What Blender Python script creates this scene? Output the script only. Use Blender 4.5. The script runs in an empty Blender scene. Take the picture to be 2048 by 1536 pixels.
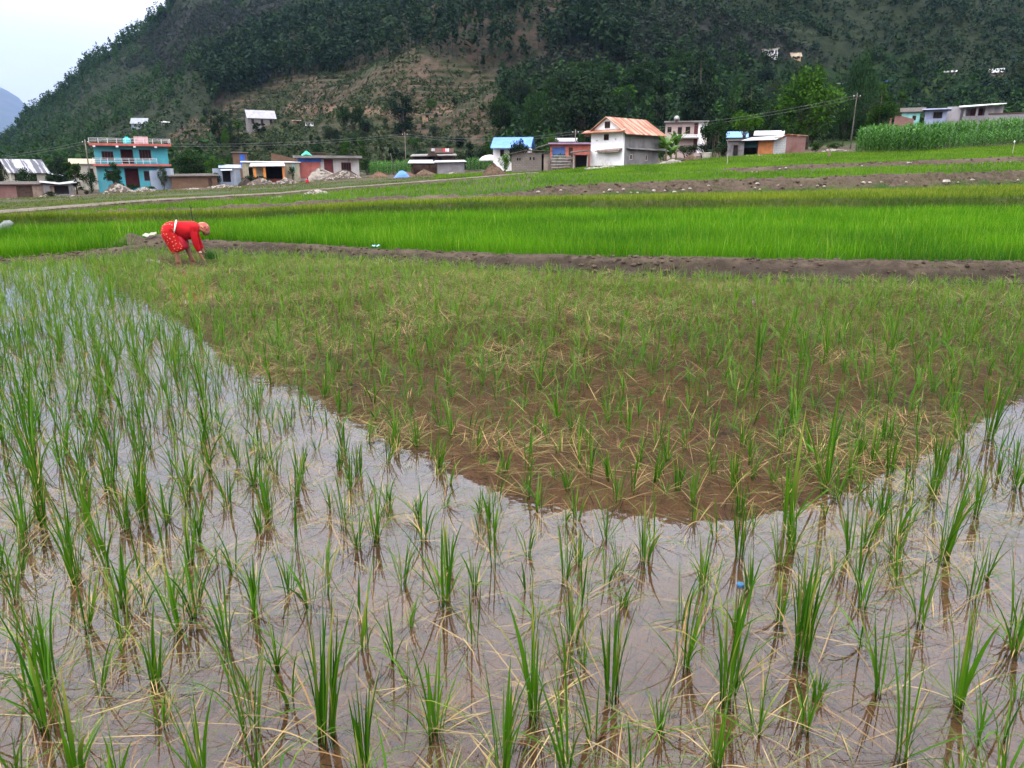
HAZE = 0.00005
import bpy, math, random
import numpy as np
from mathutils import Vector

random.seed(7)
RNG = np.random.default_rng(11)
R = math.radians
SC = bpy.context.scene
COL = SC.collection

# ------------------------------------------------------------------ camera
F = 1490.0                       # focal length in pixels of the 2048 px wide photograph
PITCH = R(15.5)
CAMZ = 1.6
CP, SP = math.cos(PITCH), math.sin(PITCH)
cam_d = bpy.data.cameras.new('camera')
cam_d.sensor_width = 36.0
cam_d.lens = F / 2048 * 36.0
cam_d.clip_start = 0.05
cam_d.clip_end = 20000
cam = bpy.data.objects.new('camera', cam_d)
cam.location = (0, 0, CAMZ)
cam.rotation_euler = (R(90) - PITCH, 0, 0)
COL.objects.link(cam)
SC.camera = cam


def ray(px, py):
    """direction through a photo pixel, scaled so that its world y is 1"""
    u, v = (px - 1024) / F, (768 - py) / F
    dy = CP + v * SP
    return u / dy, (-SP + v * CP) / dy      # s = x/y, e = z/y


def at(px, py, Y):
    s, e = ray(px, py)
    return Vector((s * Y, Y, CAMZ + e * Y))


def flat(px, py, z=0.0):
    s, e = ray(px, py)
    Y = (z - CAMZ) / e
    return Vector((s * Y, Y, z))


def to_px(x, y, z):
    s, e = x / y, (z - CAMZ) / y
    fw = CP - e * SP
    return 1024 + F * s / fw, 768 - F * (SP + e * CP) / fw


# ------------------------------------------------------------------ noise
def make_noise(seed):
    g = np.random.default_rng(seed).random((256, 256))

    def n(x, y):
        x = np.asarray(x, float); y = np.asarray(y, float)
        xi = np.floor(x).astype(int); yi = np.floor(y).astype(int)
        fx = x - xi; fy = y - yi
        fx = fx * fx * (3 - 2 * fx); fy = fy * fy * (3 - 2 * fy)
        a = g[xi % 256, yi % 256]; b = g[(xi + 1) % 256, yi % 256]
        c = g[xi % 256, (yi + 1) % 256]; d = g[(xi + 1) % 256, (yi + 1) % 256]
        return (a * (1 - fx) + b * fx) * (1 - fy) + (c * (1 - fx) + d * fx) * fy
    return n


_N = [make_noise(i) for i in range(6)]


def fbm(x, y, octv=4, seed=0):
    t, a, s = 0.0, 0.5, 0.0
    for o in range(octv):
        t = t + a * _N[(seed + o) % 6](np.asarray(x) * 2 ** o + 17.3 * o, np.asarray(y) * 2 ** o + 5.1 * o)
        s += a
        a *= 0.5
    return t / s            # 0..1


# ------------------------------------------------------------------ tags
def tag(o, label=None, cat=None, group=None, kind=None):
    if label: o['label'] = label
    if cat: o['category'] = cat
    if group: o['group'] = group
    if kind: o['kind'] = kind
    return o


def empty(name, loc, rz=0.0):
    o = bpy.data.objects.new(name, None)
    o.empty_display_size = 0.2
    o.location = loc
    o.rotation_euler = (0, 0, rz)
    COL.objects.link(o)
    return o


# ------------------------------------------------------------------ materials
def _new(name):
    m = bpy.data.materials.new(name)
    m.use_nodes = True
    nt = m.node_tree
    for n in list(nt.nodes):
        nt.nodes.remove(n)
    out = nt.nodes.new('ShaderNodeOutputMaterial')
    return m, nt, out


def nd(nt, typ, **kw):
    n = nt.nodes.new(typ)
    for k, v in kw.items():
        if k.startswith('i_'):
            n.inputs[k[2:].replace('_', ' ')].default_value = v
        else:
            setattr(n, k, v)
    return n


def mixc(nt, fac, a, b, mode='MIX'):
    m = nt.nodes.new('ShaderNodeMix')
    m.data_type = 'RGBA'
    m.blend_type = mode
    for sock, val in ((m.inputs[0], fac), (m.inputs[6], a), (m.inputs[7], b)):
        if hasattr(val, 'is_linked') or hasattr(val, 'node'):
            nt.links.new(val, sock)
        elif isinstance(val, (int, float)):
            sock.default_value = val
        else:
            sock.default_value = (*val[:3], 1)
    return m.outputs[2]


def ramp(nt, src, p0, p1):
    r = nt.nodes.new('ShaderNodeMapRange')
    r.interpolation_type = 'SMOOTHSTEP'
    r.inputs[1].default_value = p0
    r.inputs[2].default_value = p1
    nt.links.new(src, r.inputs[0])
    return r.outputs[0]


def coords(nt, space='Object'):
    return nt.nodes.new('ShaderNodeTexCoord').outputs[space]


def noise(nt, scale, detail=4, rough=0.6, space='Object', vec=None, stretch=None):
    v = vec if vec is not None else coords(nt, space)
    if stretch:
        mp = nt.nodes.new('ShaderNodeMapping')
        mp.inputs['Scale'].default_value = stretch
        nt.links.new(v, mp.inputs[0])
        v = mp.outputs[0]
    n = nd(nt, 'ShaderNodeTexNoise')
    n.inputs['Scale'].default_value = scale
    n.inputs['Detail'].default_value = detail
    n.inputs['Roughness'].default_value = rough
    nt.links.new(v, n.inputs['Vector'])
    return n.outputs[0]


def bump(nt, h, strength, dist):
    b = nt.nodes.new('ShaderNodeBump')
    b.inputs['Strength'].default_value = strength
    b.inputs['Distance'].default_value = dist
    nt.links.new(h, b.inputs['Height'])
    return b.outputs[0]


_mats = {}


def M(name, col, rough=0.85, col2=None, scale=1.5, lo=0.4, hi=0.65, bmp=0.0, bdist=0.03, stain=None, stain_scale=0.6, metal=0.0, bscale=None):
    """painted / earthen surface: two tones mixed by noise, optional stains, optional bump"""
    if name in _mats: return _mats[name]
    m, nt, out = _new(name)
    p = nd(nt, 'ShaderNodeBsdfPrincipled')
    p.inputs['Roughness'].default_value = rough
    p.inputs['Metallic'].default_value = metal
    p.inputs['Specular IOR Level'].default_value = 0.25
    if col2 is None: col2 = tuple(c * 0.72 for c in col)
    n = noise(nt, scale, 5)
    c = mixc(nt, ramp(nt, n, lo, hi), col, col2)
    if stain:
        n2 = noise(nt, stain_scale, 6, 0.7, stretch=(1, 1, 0.35))
        c = mixc(nt, ramp(nt, n2, 0.52, 0.68), c, stain)
    nt.links.new(c, p.inputs['Base Color'])
    if bmp:
        nb = noise(nt, bscale or scale * 6, 5)
        nt.links.new(bump(nt, nb, bmp, bdist), p.inputs['Normal'])
    nt.links.new(p.outputs[0], out.inputs[0])
    _mats[name] = m
    return m


def M_brick(name, c1, c2, mortar, bw=0.4, bh=0.18, msize=0.02):
    if name in _mats: return _mats[name]
    m, nt, out = _new(name)
    p = nd(nt, 'ShaderNodeBsdfPrincipled')
    p.inputs['Roughness'].default_value = 0.9
    p.inputs['Specular IOR Level'].default_value = 0.2
    co = coords(nt)
    sx = nt.nodes.new('ShaderNodeSeparateXYZ'); nt.links.new(co, sx.inputs[0])
    ad = nd(nt, 'ShaderNodeMath', operation='ADD'); nt.links.new(sx.outputs[0], ad.inputs[0]); nt.links.new(sx.outputs[1], ad.inputs[1])
    cb = nt.nodes.new('ShaderNodeCombineXYZ'); nt.links.new(ad.outputs[0], cb.inputs[0]); nt.links.new(sx.outputs[2], cb.inputs[1])
    b = nt.nodes.new('ShaderNodeTexBrick')
    nt.links.new(cb.outputs[0], b.inputs['Vector'])
    b.inputs['Color1'].default_value = (*c1, 1); b.inputs['Color2'].default_value = (*c2, 1); b.inputs['Mortar'].default_value = (*mortar, 1)
    b.inputs['Scale'].default_value = 1; b.inputs['Brick Width'].default_value = bw; b.inputs['Row Height'].default_value = bh; b.inputs['Mortar Size'].default_value = msize
    c = mixc(nt, ramp(nt, noise(nt, 0.8, 5), 0.4, 0.7), b.outputs[0], tuple(x * 0.6 for x in c1))
    nt.links.new(c, p.inputs['Base Color'])
    nt.links.new(bump(nt, b.outputs['Fac'], -0.5, 0.02), p.inputs['Normal'])
    nt.links.new(p.outputs[0], out.inputs[0])
    _mats[name] = m
    return m


def M_tin(name, col, rust=None, lo=0.5, hi=0.62, rough=0.45, axis=0):
    """corrugated sheet; ridges run across the given local axis"""
    if name in _mats: return _mats[name]
    m, nt, out = _new(name)
    p = nd(nt, 'ShaderNodeBsdfPrincipled')
    p.inputs['Roughness'].default_value = rough
    p.inputs['Specular IOR Level'].default_value = 0.4
    co = coords(nt)
    w = nd(nt, 'ShaderNodeTexWave', bands_direction='XYZ'[axis], wave_profile='SIN')
    w.inputs['Scale'].default_value = 2.2
    nt.links.new(co, w.inputs['Vector'])
    c = mixc(nt, ramp(nt, noise(nt, 0.9, 5), 0.35, 0.7), col, tuple(x * 0.75 for x in col))
    if rust:
        st = (1.4, 0.25, 0.25) if axis == 0 else (0.25, 1.4, 0.25)
        n2 = noise(nt, 1.0, 5, 0.65, stretch=st)
        c = mixc(nt, ramp(nt, n2, lo, hi), c, rust)
    nt.links.new(c, p.inputs['Base Color'])
    nt.links.new(bump(nt, w.outputs[0], 0.6, 0.05), p.inputs['Normal'])
    nt.links.new(p.outputs[0], out.inputs[0])
    _mats[name] = m
    return m


def M_leaf(name, dark, light, trans=0.3, rough=0.55, spec=0.3, obj_random=0.0, tip=None):
    """leaf blades: tone from the per-blade 'tint' attribute, with light coming through"""
    if name in _mats: return _mats[name]
    m, nt, out = _new(name)
    a = nd(nt, 'ShaderNodeAttribute', attribute_name='tint')
    c = mixc(nt, a.outputs['Fac'], dark, light)
    if tip:
        b = nd(nt, 'ShaderNodeAttribute', attribute_name='dry')
        c = mixc(nt, b.outputs['Fac'], c, tip)
    if obj_random:
        oi = nt.nodes.new('ShaderNodeObjectInfo')
        mr = nt.nodes.new('ShaderNodeMapRange'); mr.inputs[3].default_value = 1 - obj_random; mr.inputs[4].default_value = 1 + obj_random
        nt.links.new(oi.outputs['Random'], mr.inputs[0])
        hs = nt.nodes.new('ShaderNodeHueSaturation'); nt.links.new(mr.outputs[0], hs.inputs['Value']); nt.links.new(c, hs.inputs['Color'])
        c = hs.outputs[0]
    p = nd(nt, 'ShaderNodeBsdfPrincipled')
    p.inputs['Roughness'].default_value = rough
    p.inputs['Specular IOR Level'].default_value = spec
    nt.links.new(c, p.inputs['Base Color'])
    t = nt.nodes.new('ShaderNodeBsdfTranslucent')
    nt.links.new(c, t.inputs['Color'])
    mx = nt.nodes.new('ShaderNodeMixShader')
    mx.inputs[0].default_value = trans
    nt.links.new(p.outputs[0], mx.inputs[1]); nt.links.new(t.outputs[0], mx.inputs[2])
    nt.links.new(mx.outputs[0], out.inputs[0])
    _mats[name] = m
    return m


# ------------------------------------------------------------------ mesh from arrays
def np_mesh(name, V, Q, tint=None, dry=None, smooth=False):
    me = bpy.data.meshes.new(name)
    V = np.ascontiguousarray(V, np.float32); Q = np.ascontiguousarray(Q, np.int32)
    k = Q.shape[1]
    me.vertices.add(len(V)); me.vertices.foreach_set('co', V.ravel())
    me.loops.add(Q.size); me.loops.foreach_set('vertex_index', Q.ravel())
    me.polygons.add(len(Q)); me.polygons.foreach_set('loop_start', np.arange(0, Q.size, k, dtype=np.int32))
    if smooth: me.polygons.foreach_set('use_smooth', np.ones(len(Q), bool))
    for nm, arr in (('tint', tint), ('dry', dry)):
        if arr is not None:
            at_ = me.attributes.new(nm, 'FLOAT', 'POINT')
            at_.data.foreach_set('value', np.ascontiguousarray(arr, np.float32))
    me.update(calc_edges=True)
    return me


def link(name, me, mat=None, parent=None, loc=None):
    o = bpy.data.objects.new(name, me)
    if mat is not None and not me.materials: me.materials.append(mat)
    COL.objects.link(o)
    if parent is not None: o.parent = parent
    if loc is not None: o.location = loc
    return o


def blades(base, L, az, lean, bend, W, segs, twist=None, wp=None):
    """ribbons: (N,3) roots -> vertices (N*(segs+1)*2,3), quads"""
    N = len(L)
    t = np.linspace(0, 1, segs + 1)
    ang = lean[:, None] + bend[:, None] * t[None, :] ** 1.4
    mid = 0.5 * (ang[:, 1:] + ang[:, :-1])
    dl = (L / segs)[:, None]
    h = np.concatenate([np.zeros((N, 1)), np.cumsum(np.sin(mid) * dl, 1)], 1)
    z = np.concatenate([np.zeros((N, 1)), np.cumsum(np.cos(mid) * dl, 1)], 1)
    ca, sa = np.cos(az)[:, None], np.sin(az)[:, None]
    cx = base[:, 0:1] + h * ca; cy = base[:, 1:2] + h * sa; cz = base[:, 2:3] + z
    if wp is None: wp = np.minimum(1, 0.45 + 1.6 * t) * (1 - t ** 2.6) + 0.04
    w = 0.5 * W[:, None] * wp[None, :]
    tw = np.zeros(N) if twist is None else twist
    # side vector: horizontal perpendicular, turned about the vertical by twist
    sx = -np.sin(az + tw)[:, None]; sy = np.cos(az + tw)[:, None]
    V = np.empty((N, segs + 1, 2, 3))
    V[:, :, 0, 0] = cx - sx * w; V[:, :, 0, 1] = cy - sy * w; V[:, :, 0, 2] = cz
    V[:, :, 1, 0] = cx + sx * w; V[:, :, 1, 1] = cy + sy * w; V[:, :, 1, 2] = cz
    i = np.arange(N)[:, None] * (segs + 1) * 2 + np.arange(segs)[None, :] * 2
    Q = np.stack([i, i + 1, i + 3, i + 2], -1).reshape(-1, 4)
    return V.reshape(-1, 3), Q


def leaf_quads(P, size, rng, up=0.3):
    """randomly turned diamond leaves (two-sided) at points P"""
    N = len(P)
    n = rng.normal(size=(N, 3)); n[:, 2] = np.abs(n[:, 2]) + up
    n /= np.linalg.norm(n, axis=1)[:, None]
    a = rng.normal(size=(N, 3)); a -= (a * n).sum(1)[:, None] * n
    a /= np.linalg.norm(a, axis=1)[:, None]
    b = np.cross(n, a)
    s = np.asarray(size) * (0.6 + 0.8 * rng.random(N))
    s = s[:, None]
    V = np.stack([P - a * s, P - b * s * 0.55, P + a * s, P + b * s * 0.55], 1).reshape(-1, 3)
    Q = np.arange(4 * N).reshape(N, 4)
    return V, Q


# ------------------------------------------------------------------ small mesh builder
class MB:
    def __init__(self): self.v = []; self.f = []

    def add(self, vs, fs):
        b = len(self.v)
        self.v += [tuple(x) for x in vs]
        self.f += [tuple(b + i for i in q) for q in fs]
        return self

    def box(self, x0, x1, y0, y1, z0, z1):
        vs = [(x0, y0, z0), (x1, y0, z0), (x1, y1, z0), (x0, y1, z0), (x0, y0, z1), (x1, y0, z1), (x1, y1, z1), (x0, y1, z1)]
        return self.add(vs, [(3, 2, 1, 0), (4, 5, 6, 7), (0, 1, 5, 4), (1, 2, 6, 5), (2, 3, 7, 6), (3, 0, 4, 7)])

    def hexa(self, p):            # eight corners, bottom four then top four
        return self.add(p, [(3, 2, 1, 0), (4, 5, 6, 7), (0, 1, 5, 4), (1, 2, 6, 5), (2, 3, 7, 6), (3, 0, 4, 7)])

    def slab(self, a, b, c, d, t):  # a quad given a thickness t downwards
        lo = [(q[0], q[1], q[2] - t) for q in (a, b, c, d)]
        return self.hexa(lo + [a, b, c, d])

    def tube(self, pts, radii, n=6, cap=True):
        pts = [Vector(p) for p in pts]
        rings = []
        for i, p in enumerate(pts):
            d = (pts[min(i + 1, len(pts) - 1)] - pts[max(i - 1, 0)]).normalized()
            u = d.cross(Vector((0.3, 1, 0.2))).normalized(); w = d.cross(u)
            r = radii[i] if hasattr(radii, '__len__') else radii
            rings.append([p + u * math.cos(2 * math.pi * j / n) * r + w * math.sin(2 * math.pi * j / n) * r for j in range(n)])
        vs = [q for r_ in rings for q in r_]
        fs = []
        for i in range(len(pts) - 1):
            for j in range(n):
                fs.append((i * n + j, i * n + (j + 1) % n, (i + 1) * n + (j + 1) % n, (i + 1) * n + j))
        if cap:
            fs.append(tuple(reversed(range(n)))); fs.append(tuple(range((len(pts) - 1) * n, len(pts) * n)))
        return self.add(vs, fs)

    def rings(self, rs, cap=True):   # rings: list of lists of points
        n = len(rs[0])
        vs = [q for r_ in rs for q in r_]
        fs = []
        for i in range(len(rs) - 1):
            for j in range(n):
                fs.append((i * n + j, i * n + (j + 1) % n, (i + 1) * n + (j + 1) % n, (i + 1) * n + j))
        if cap:
            fs.append(tuple(reversed(range(n)))); fs.append(tuple(range((len(rs) - 1) * n, len(rs) * n)))
        return self.add(vs, fs)

    def rock(self, c, r, seed=None, squash=0.65):
        rg = random.Random(seed if seed is not None else random.random())
        n, m = 7, 4
        vs = []
        ph = [rg.random() * 6.28 for _ in range(4)]
        for i in range(m + 1):
            th = math.pi * i / m
            for j in range(n):
                a = 2 * math.pi * j / n
                k = r * (0.8 + 0.22 * math.sin(2 * a + ph[0]) * math.sin(th + ph[1]) + 0.12 * math.cos(3 * a + ph[2]) + rg.uniform(-0.1, 0.1))
                vs.append((c[0] + k * math.sin(th) * math.cos(a), c[1] + k * math.sin(th) * math.sin(a) * 0.85, c[2] + k * math.cos(th) * squash))
        fs = []
        for i in range(m):
            for j in range(n):
                fs.append((i * n + j, (i + 1) * n + j, (i + 1) * n + (j + 1) % n, i * n + (j + 1) % n))
        return self.add(vs, fs)

    def mesh(self, name, smooth=False):
        me = bpy.data.meshes.new(name)
        me.from_pydata(self.v, [], self.f)
        me.validate()
        if smooth: me.polygons.foreach_set('use_smooth', [True] * len(me.polygons))
        me.update()
        return me

    def build(self, name, mat, parent=None, smooth=False, loc=None):
        return link(name, self.mesh(name, smooth), mat, parent, loc)
# ------------------------------------------------------------------ terrain profile: lines across the valley floor
NS = 760
S = np.linspace(-1.12, 1.12, NS)


def line(pts, h=0.0):
    """(px, py[, Y]) along a line of the land -> depth and height per column; h = crop standing on it in the photo"""
    s_, Y_, Z_ = [], [], []
    for p in pts:
        s, e = ray(p[0], p[1])
        Y = p[2] if len(p) > 2 else -CAMZ / e
        s_.append(s); Y_.append(Y); Z_.append(CAMZ + e * Y - h)
    return np.interp(S, s_, Y_), np.interp(S, s_, Z_)


def off(ln, dY, dz): return ln[0] + dY, ln[1] + dz


L0 = line([(-500, 545), (-200, 535), (0, 527), (120, 520), (250, 508), (340, 497), (450, 502), (600, 508), (750, 516), (1000, 533), (1250, 545), (1500, 552), (1750, 558), (2048, 562), (2500, 568)])
_c = line([(-500, 537), (0, 519), (120, 511), (250, 496), (340, 483), (450, 484), (600, 491), (750, 500), (1000, 512), (1250, 517), (1500, 521), (1750, 525), (2048, 528), (2500, 534)])
# the crest heights follow from its pixel line at the foot's depth + 0.4 m
_ce = (_c[1] - CAMZ) / _c[0]
L1 = (L0[0] + 0.42, CAMZ + _ce * (L0[0] + 0.42)) if False else None
_pts = [(-500, 537), (0, 519), (120, 511), (250, 496), (340, 483), (450, 484), (600, 491), (750, 500), (1000, 512), (1250, 517), (1500, 521), (1750, 525), (2048, 528), (2500, 534)]
_cs = np.array([ray(*p)[0] for p in _pts]); _cE = np.array([ray(*p)[1] for p in _pts])
L1Y = L0[0] + 0.42
L1 = (L1Y, CAMZ + np.interp(S, _cs, _cE) * L1Y)
L1b = off(L1, 0.34, 0.0)
L2 = (L1b[0] + 0.3, np.minimum(L1b[1] - 0.10, 0.12))
L3 = line([(-500, 450, 22), (0, 441, 24), (250, 437, 26), (500, 430, 30), (750, 415, 33), (1000, 409, 33), (1250, 408, 34), (1500, 407, 34), (1750, 405, 34), (2048, 402, 34), (2500, 397, 34)], 0.42)
L4 = line([(-500, 448, 22.8), (0, 439, 24.8), (250, 434, 26.8), (500, 427, 30.7), (750, 412, 33.7), (1000, 404, 33.8), (1250, 403, 34.8), (1500, 401, 34.8), (1750, 399, 34.8), (2048, 395, 34.8), (2500, 390, 34.8)])
L5 = line([(-500, 446, 24), (0, 437, 26), (250, 428, 30), (500, 418, 36), (750, 401, 42), (1000, 391, 42), (1250, 386, 42), (1500, 379, 42), (1750, 373, 42), (2048, 363, 42), (2500, 357, 42)], 0.3)
L6 = line([(-500, 442, 26), (0, 433, 28), (250, 423, 32), (500, 412, 38), (700, 401, 43), (760, 395, 43.4), (950, 393, 43.4), (1000, 389, 43.2), (1050, 383, 43.4), (1110, 372, 43.6), (1250, 366, 43.6), (1500, 359, 43.6), (1750, 351, 43.6), (2048, 343, 43.6), (2500, 335, 43.6)])
L6b = off(L6, 0.7, 0.0)
L7 = off(L6, 1.4, -0.28)
PATH = [(-500, 452, 28), (-200, 440, 32), (0, 428, 36), (100, 420, 40), (200, 411, 45), (400, 397, 60), (560, 388, 68), (680, 377, 76), (760, 371, 79), (850, 364, 82), (950, 356, 84), (1000, 352, 85), (1060, 347, 86)]
_b3 = [(1250, 348, 72), (1400, 343, 63), (1430, 339, 63), (1600, 330, 63), (1750, 325, 63), (2048, 313, 63), (2500, 300, 63)]
L9 = line(PATH + _b3)
_bank = np.interp(S, [-1.2, -0.55, -0.1, 0.02, 0.2, 0.27, 0.3, 1.2], [0.28, 0.3, 0.3, 0.1, 0.1, 0.15, 0.45, 0.5])
L8 = (L9[0] - 0.8, L9[1] - _bank)
_pw = np.interp(S, [-1.2, -0.02, 0.03, 0.1, 1.2], [2.2, 2.2, 2.0, 0.7, 0.7])
L9b = (L9[0] + _pw, L9[1] + 0.02)
L10 = off(L9b, 0.7, -0.15)
L11 = line([(-500, 425, 52), (0, 414, 56), (200, 402, 64), (400, 391, 76), (560, 384, 84), (680, 374, 86), (850, 361, 89), (1000, 349, 90.5), (1100, 344, 90.5), (1180, 338, 85), (1400, 328, 78), (1560, 319, 78), (1660, 313, 78), (1750, 311, 78), (2048, 300, 79), (2500, 290, 79)])
L11b = off(L11, 0.8, 0.0)
L12 = line([(-500, 402, 105), (0, 396, 106), (130, 391, 107), (330, 378, 112), (500, 369, 117), (720, 353, 119), (880, 348, 116), (1000, 346, 96), (1100, 343, 93), (1180, 335, 90), (1320, 331, 90), (1420, 316, 95), (1500, 310, 93), (1600, 306, 93), (1700, 305, 84), (1800, 302, 85), (2048, 289, 90), (2500, 280, 92)])
L13 = line([(-500, 392, 140), (0, 384, 140), (330, 367, 140), (720, 346, 140), (1000, 338, 135), (1250, 322, 135), (1500, 300, 130), (1750, 285, 130), (2048, 262, 130), (2500, 250, 130)])
Lm = (L0[0] - 0.35, L0[1] - 0.14)
LINES = [Lm, L0, L1, L1b, L2, L3, L4, L5, L6, L6b, L7, L8, L9, L9b, L10, L11, L11b, L12, L13]
#        0   1   2   3    4   5   6   7   8   9    10  11  12  13   14   15   16    17   18
ROWS = [3, 8, 4, 5, 14, 4, 7, 7, 4, 4, 8, 4, 4, 4, 12, 4, 12, 8]
#  soil share (1 bare earth, 0 grassy) at each line, and how lumpy it is
SOIL = [1, 1, 0.9, 0.7, 0.6, 0.3, 0.45, 0.3, 1.0, 0.9, 0.35, 0.9, 1.0, 1.0, 0.3, 0.75, 0.4, 0.75, 0.5]
LUMP = [0.04, 0.12, 0.08, 0.05, 0.03, 0.03, 0.10, 0.05, 0.26, 0.16, 0.04, 0.14, 0.08, 0.05, 0.08, 0.12, 0.06, 0.12, 0.3]
LY = np.array([l[0] for l in LINES]); LZ = np.array([l[1] for l in LINES])
for k in range(1, len(LINES)):
    LY[k] = np.maximum(LY[k], LY[k - 1] + 0.08)

MOUND = at(268, 484, 18.2)
RIDGE_A = at(0, 478, 20.0)


def extra(x, y):
    """single features of the valley floor: the mound beside the woman, the low bund to its left"""
    z = 0.34 * np.exp(-((x - MOUND.x) / 0.75) ** 2 - ((y - MOUND.y) / 0.45) ** 2)
    s = x / y
    wl = np.clip((-0.5 - s) / 0.06, 0, 1)
    z = z + 0.2 * wl * np.exp(-((y - 19.6) / 0.5) ** 2)
    return z


# ------------------------------------------------------------------ the hill behind the village
def reflected(px, py):
    s, e = ray(px, py)
    return s, -e


_vis = [ray(*p) for p in [(-500, 352), (-300, 348), (-100, 330), (-40, 318), (0, 303), (40, 256), (60, 226), (115, 192), (150, 156), (175, 128), (225, 98), (260, 74), (300, 43), (335, 12)]]
_ref = [reflected(*p) for p in [(440, 708), (500, 738), (600, 768), (650, 798), (720, 845), (780, 885), (850, 903), (920, 945), (1010, 985), (1080, 1012), (1200, 1022), (1330, 1033), (1460, 1042), (1560, 1015), (1690, 985), (1800, 930), (1900, 878), (1990, 815), (2048, 780), (2400, 700)]]
_rd = sorted(_vis + _ref)
_rs = np.array([a for a, b in _rd]); _re = np.array([b for a, b in _rd])


def ridge_e(s): return np.interp(s, _rs, _re)
def ridge_Y(s): return np.interp(s, [-1.2, -0.7, -0.45, 0, 0.35, 0.7, 1.3], [640, 620, 640, 700, 720, 660, 640])


def inside(poly, x, y):
    r = np.zeros(np.shape(x), bool)
    j = len(poly) - 1
    for i in range(len(poly)):
        xi, yi = poly[i]; xj, yj = poly[j]
        c = ((yi > y) != (yj > y)) & (x < (xj - xi) * (y - yi) / (yj - yi + 1e-9) + xi)
        r ^= c
        j = i
    return r


BROWN = [(380, 250), (520, 165), (620, 130), (700, 118), (780, 125), (850, 85), (900, 125), (1000, 148), (1055, 180), (1040, 235), (1060, 345), (420, 350), (300, 300), (350, 268)]
PINE = [(385, 205), (420, 150), (520, 90), (640, 40), (760, -30), (1000, -60), (1180, -60), (1235, 60), (1250, 125), (1000, 150), (900, 122), (860, 80), (790, 140), (640, 150), (520, 165), (430, 220)]
GREY = [(330, 20), (480, 0), (640, 0), (560, 60), (440, 120), (330, 170), (270, 130)]
GREY2 = [(1040, 180), (1150, 40), (1400, 20), (1660, 100), (1480, 150), (1300, 130), (1140, 150)]
BELT = [(1010, 190), (1150, 150), (1290, 110), (1400, 90), (1500, 125), (1640, 130), (1760, 100), (2100, 160), (2400, 170), (2400, 330), (1000, 330)]
BARE = [(574, 209), (690, 209), (800, 218), (905, 207), (905, 226), (800, 236), (690, 228), (574, 222)]


def cover(x, y, z):
    """land cover from where a point lies on the slope -> brown, pine, grey, belt, bare (0..1)"""
    px, py = to_px(x, y, z)
    jx = (fbm(x / 26, y / 26, 4, 1) - 0.5) * 110
    jy = (fbm(x / 26 + 40, y / 26 + 9, 4, 2) - 0.5) * 70
    f = lambda poly, k=1.0: inside(poly, px + jx * k, py + jy * k).astype(float)
    return f(BROWN), f(PINE), np.maximum(f(GREY), f(GREY2)), f(BELT), f(BARE, 0.12)


HS = 520
HT = np.concatenate([[-0.03], np.linspace(0, 0.45, 190), np.linspace(0.45, 1.0, 130)[1:], [1.03, 1.08, 1.16]])
SH = np.linspace(-1.12, 1.12, HS)


def hill_z(x, y):
    x = np.asarray(x, float); y = np.asarray(y, float)
    s = x / y
    Yb = np.interp(s, S, LY[-1]); Zb = np.interp(s, S, LZ[-1])
    Rr = ridge_Y(s)
    t = (y - Yb) / (Rr - Yb)
    eb = (Zb - CAMZ) / Yb
    er = ridge_e(s)
    tt = np.clip(t, 0, 1)
    e = eb + (er - eb) * tt
    z = CAMZ + e * y
    z = np.where(t > 1, CAMZ + er * Rr - (t - 1) * (Rr - Yb) * 0.5, z)
    w = np.clip(tt * 4, 0, 1) * np.clip((1 - tt) * 6, 0, 1)
    hgt = np.clip(er * Rr / 250, 0.08, 1.2)
    z = z + w * hgt * ((fbm(x / 130, y / 130, 3, 3) - 0.5) * 50 + (fbm(x / 38, y / 38, 3, 4) - 0.5) * 16)
    z = z + np.clip(tt * 6, 0, 1) * np.clip(er * 8, 0.1, 1) * (fbm(x / 9, y / 9, 3, 5) - 0.5) * 3.0
    return z


def terrace(x, y, z):
    """old field terraces cut into the lower brown slope"""
    px, py = to_px(x, y, z)
    w = np.clip((np.minimum(px - 330, 1080 - px)) / 90, 0, 1) * np.clip((py - 140) / 40, 0, 1)
    h = 2.0
    zz = z + (fbm(x / 40, y / 40, 2, 2) - 0.5) * 2.5
    q = zz / h
    fr = q - np.floor(q)
    st = np.clip((fr - 0.62) / 0.38, 0, 1)
    return z + w * 0.85 * ((np.floor(q) + st * st * (3 - 2 * st)) * h - zz)


def surf_z(x, y):
    """height of the ground anywhere in front of the camera"""
    x = np.atleast_1d(np.asarray(x, float)); y = np.atleast_1d(np.asarray(y, float))
    s = x / y
    K = len(LY)
    out = np.full(s.shape, -0.03)
    Yk = np.array([np.interp(s, S, LY[k]) for k in range(K)])
    Zk = np.array([np.interp(s, S, LZ[k]) for k in range(K)])
    for k in range(K - 1):
        m = (y >= Yk[k]) & (y < Yk[k + 1])
        f = (y - Yk[k]) / (Yk[k + 1] - Yk[k])
        out = np.where(m, Zk[k] + (Zk[k + 1] - Zk[k]) * f, out)
    out = np.where(y < Yk[-1], out + np.where(y > Yk[1], extra(x, y), 0), out)
    hz = hill_z(x, y)
    hz = terrace(x, y, hz)
    return np.where(y >= Yk[-1], hz, out)


def hit(px, py, y0=20.0, y1=700.0, step=0.5):
    """where the line of sight through a photo pixel meets the ground"""
    s, e = ray(px, py)
    ys = np.arange(y0, y1, step)
    g = surf_z(s * ys, ys)
    b = np.nonzero(g >= CAMZ + e * ys)[0]
    i = b[0] if len(b) else len(ys) - 1
    return Vector((s * ys[i], ys[i], float(g[i])))


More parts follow.
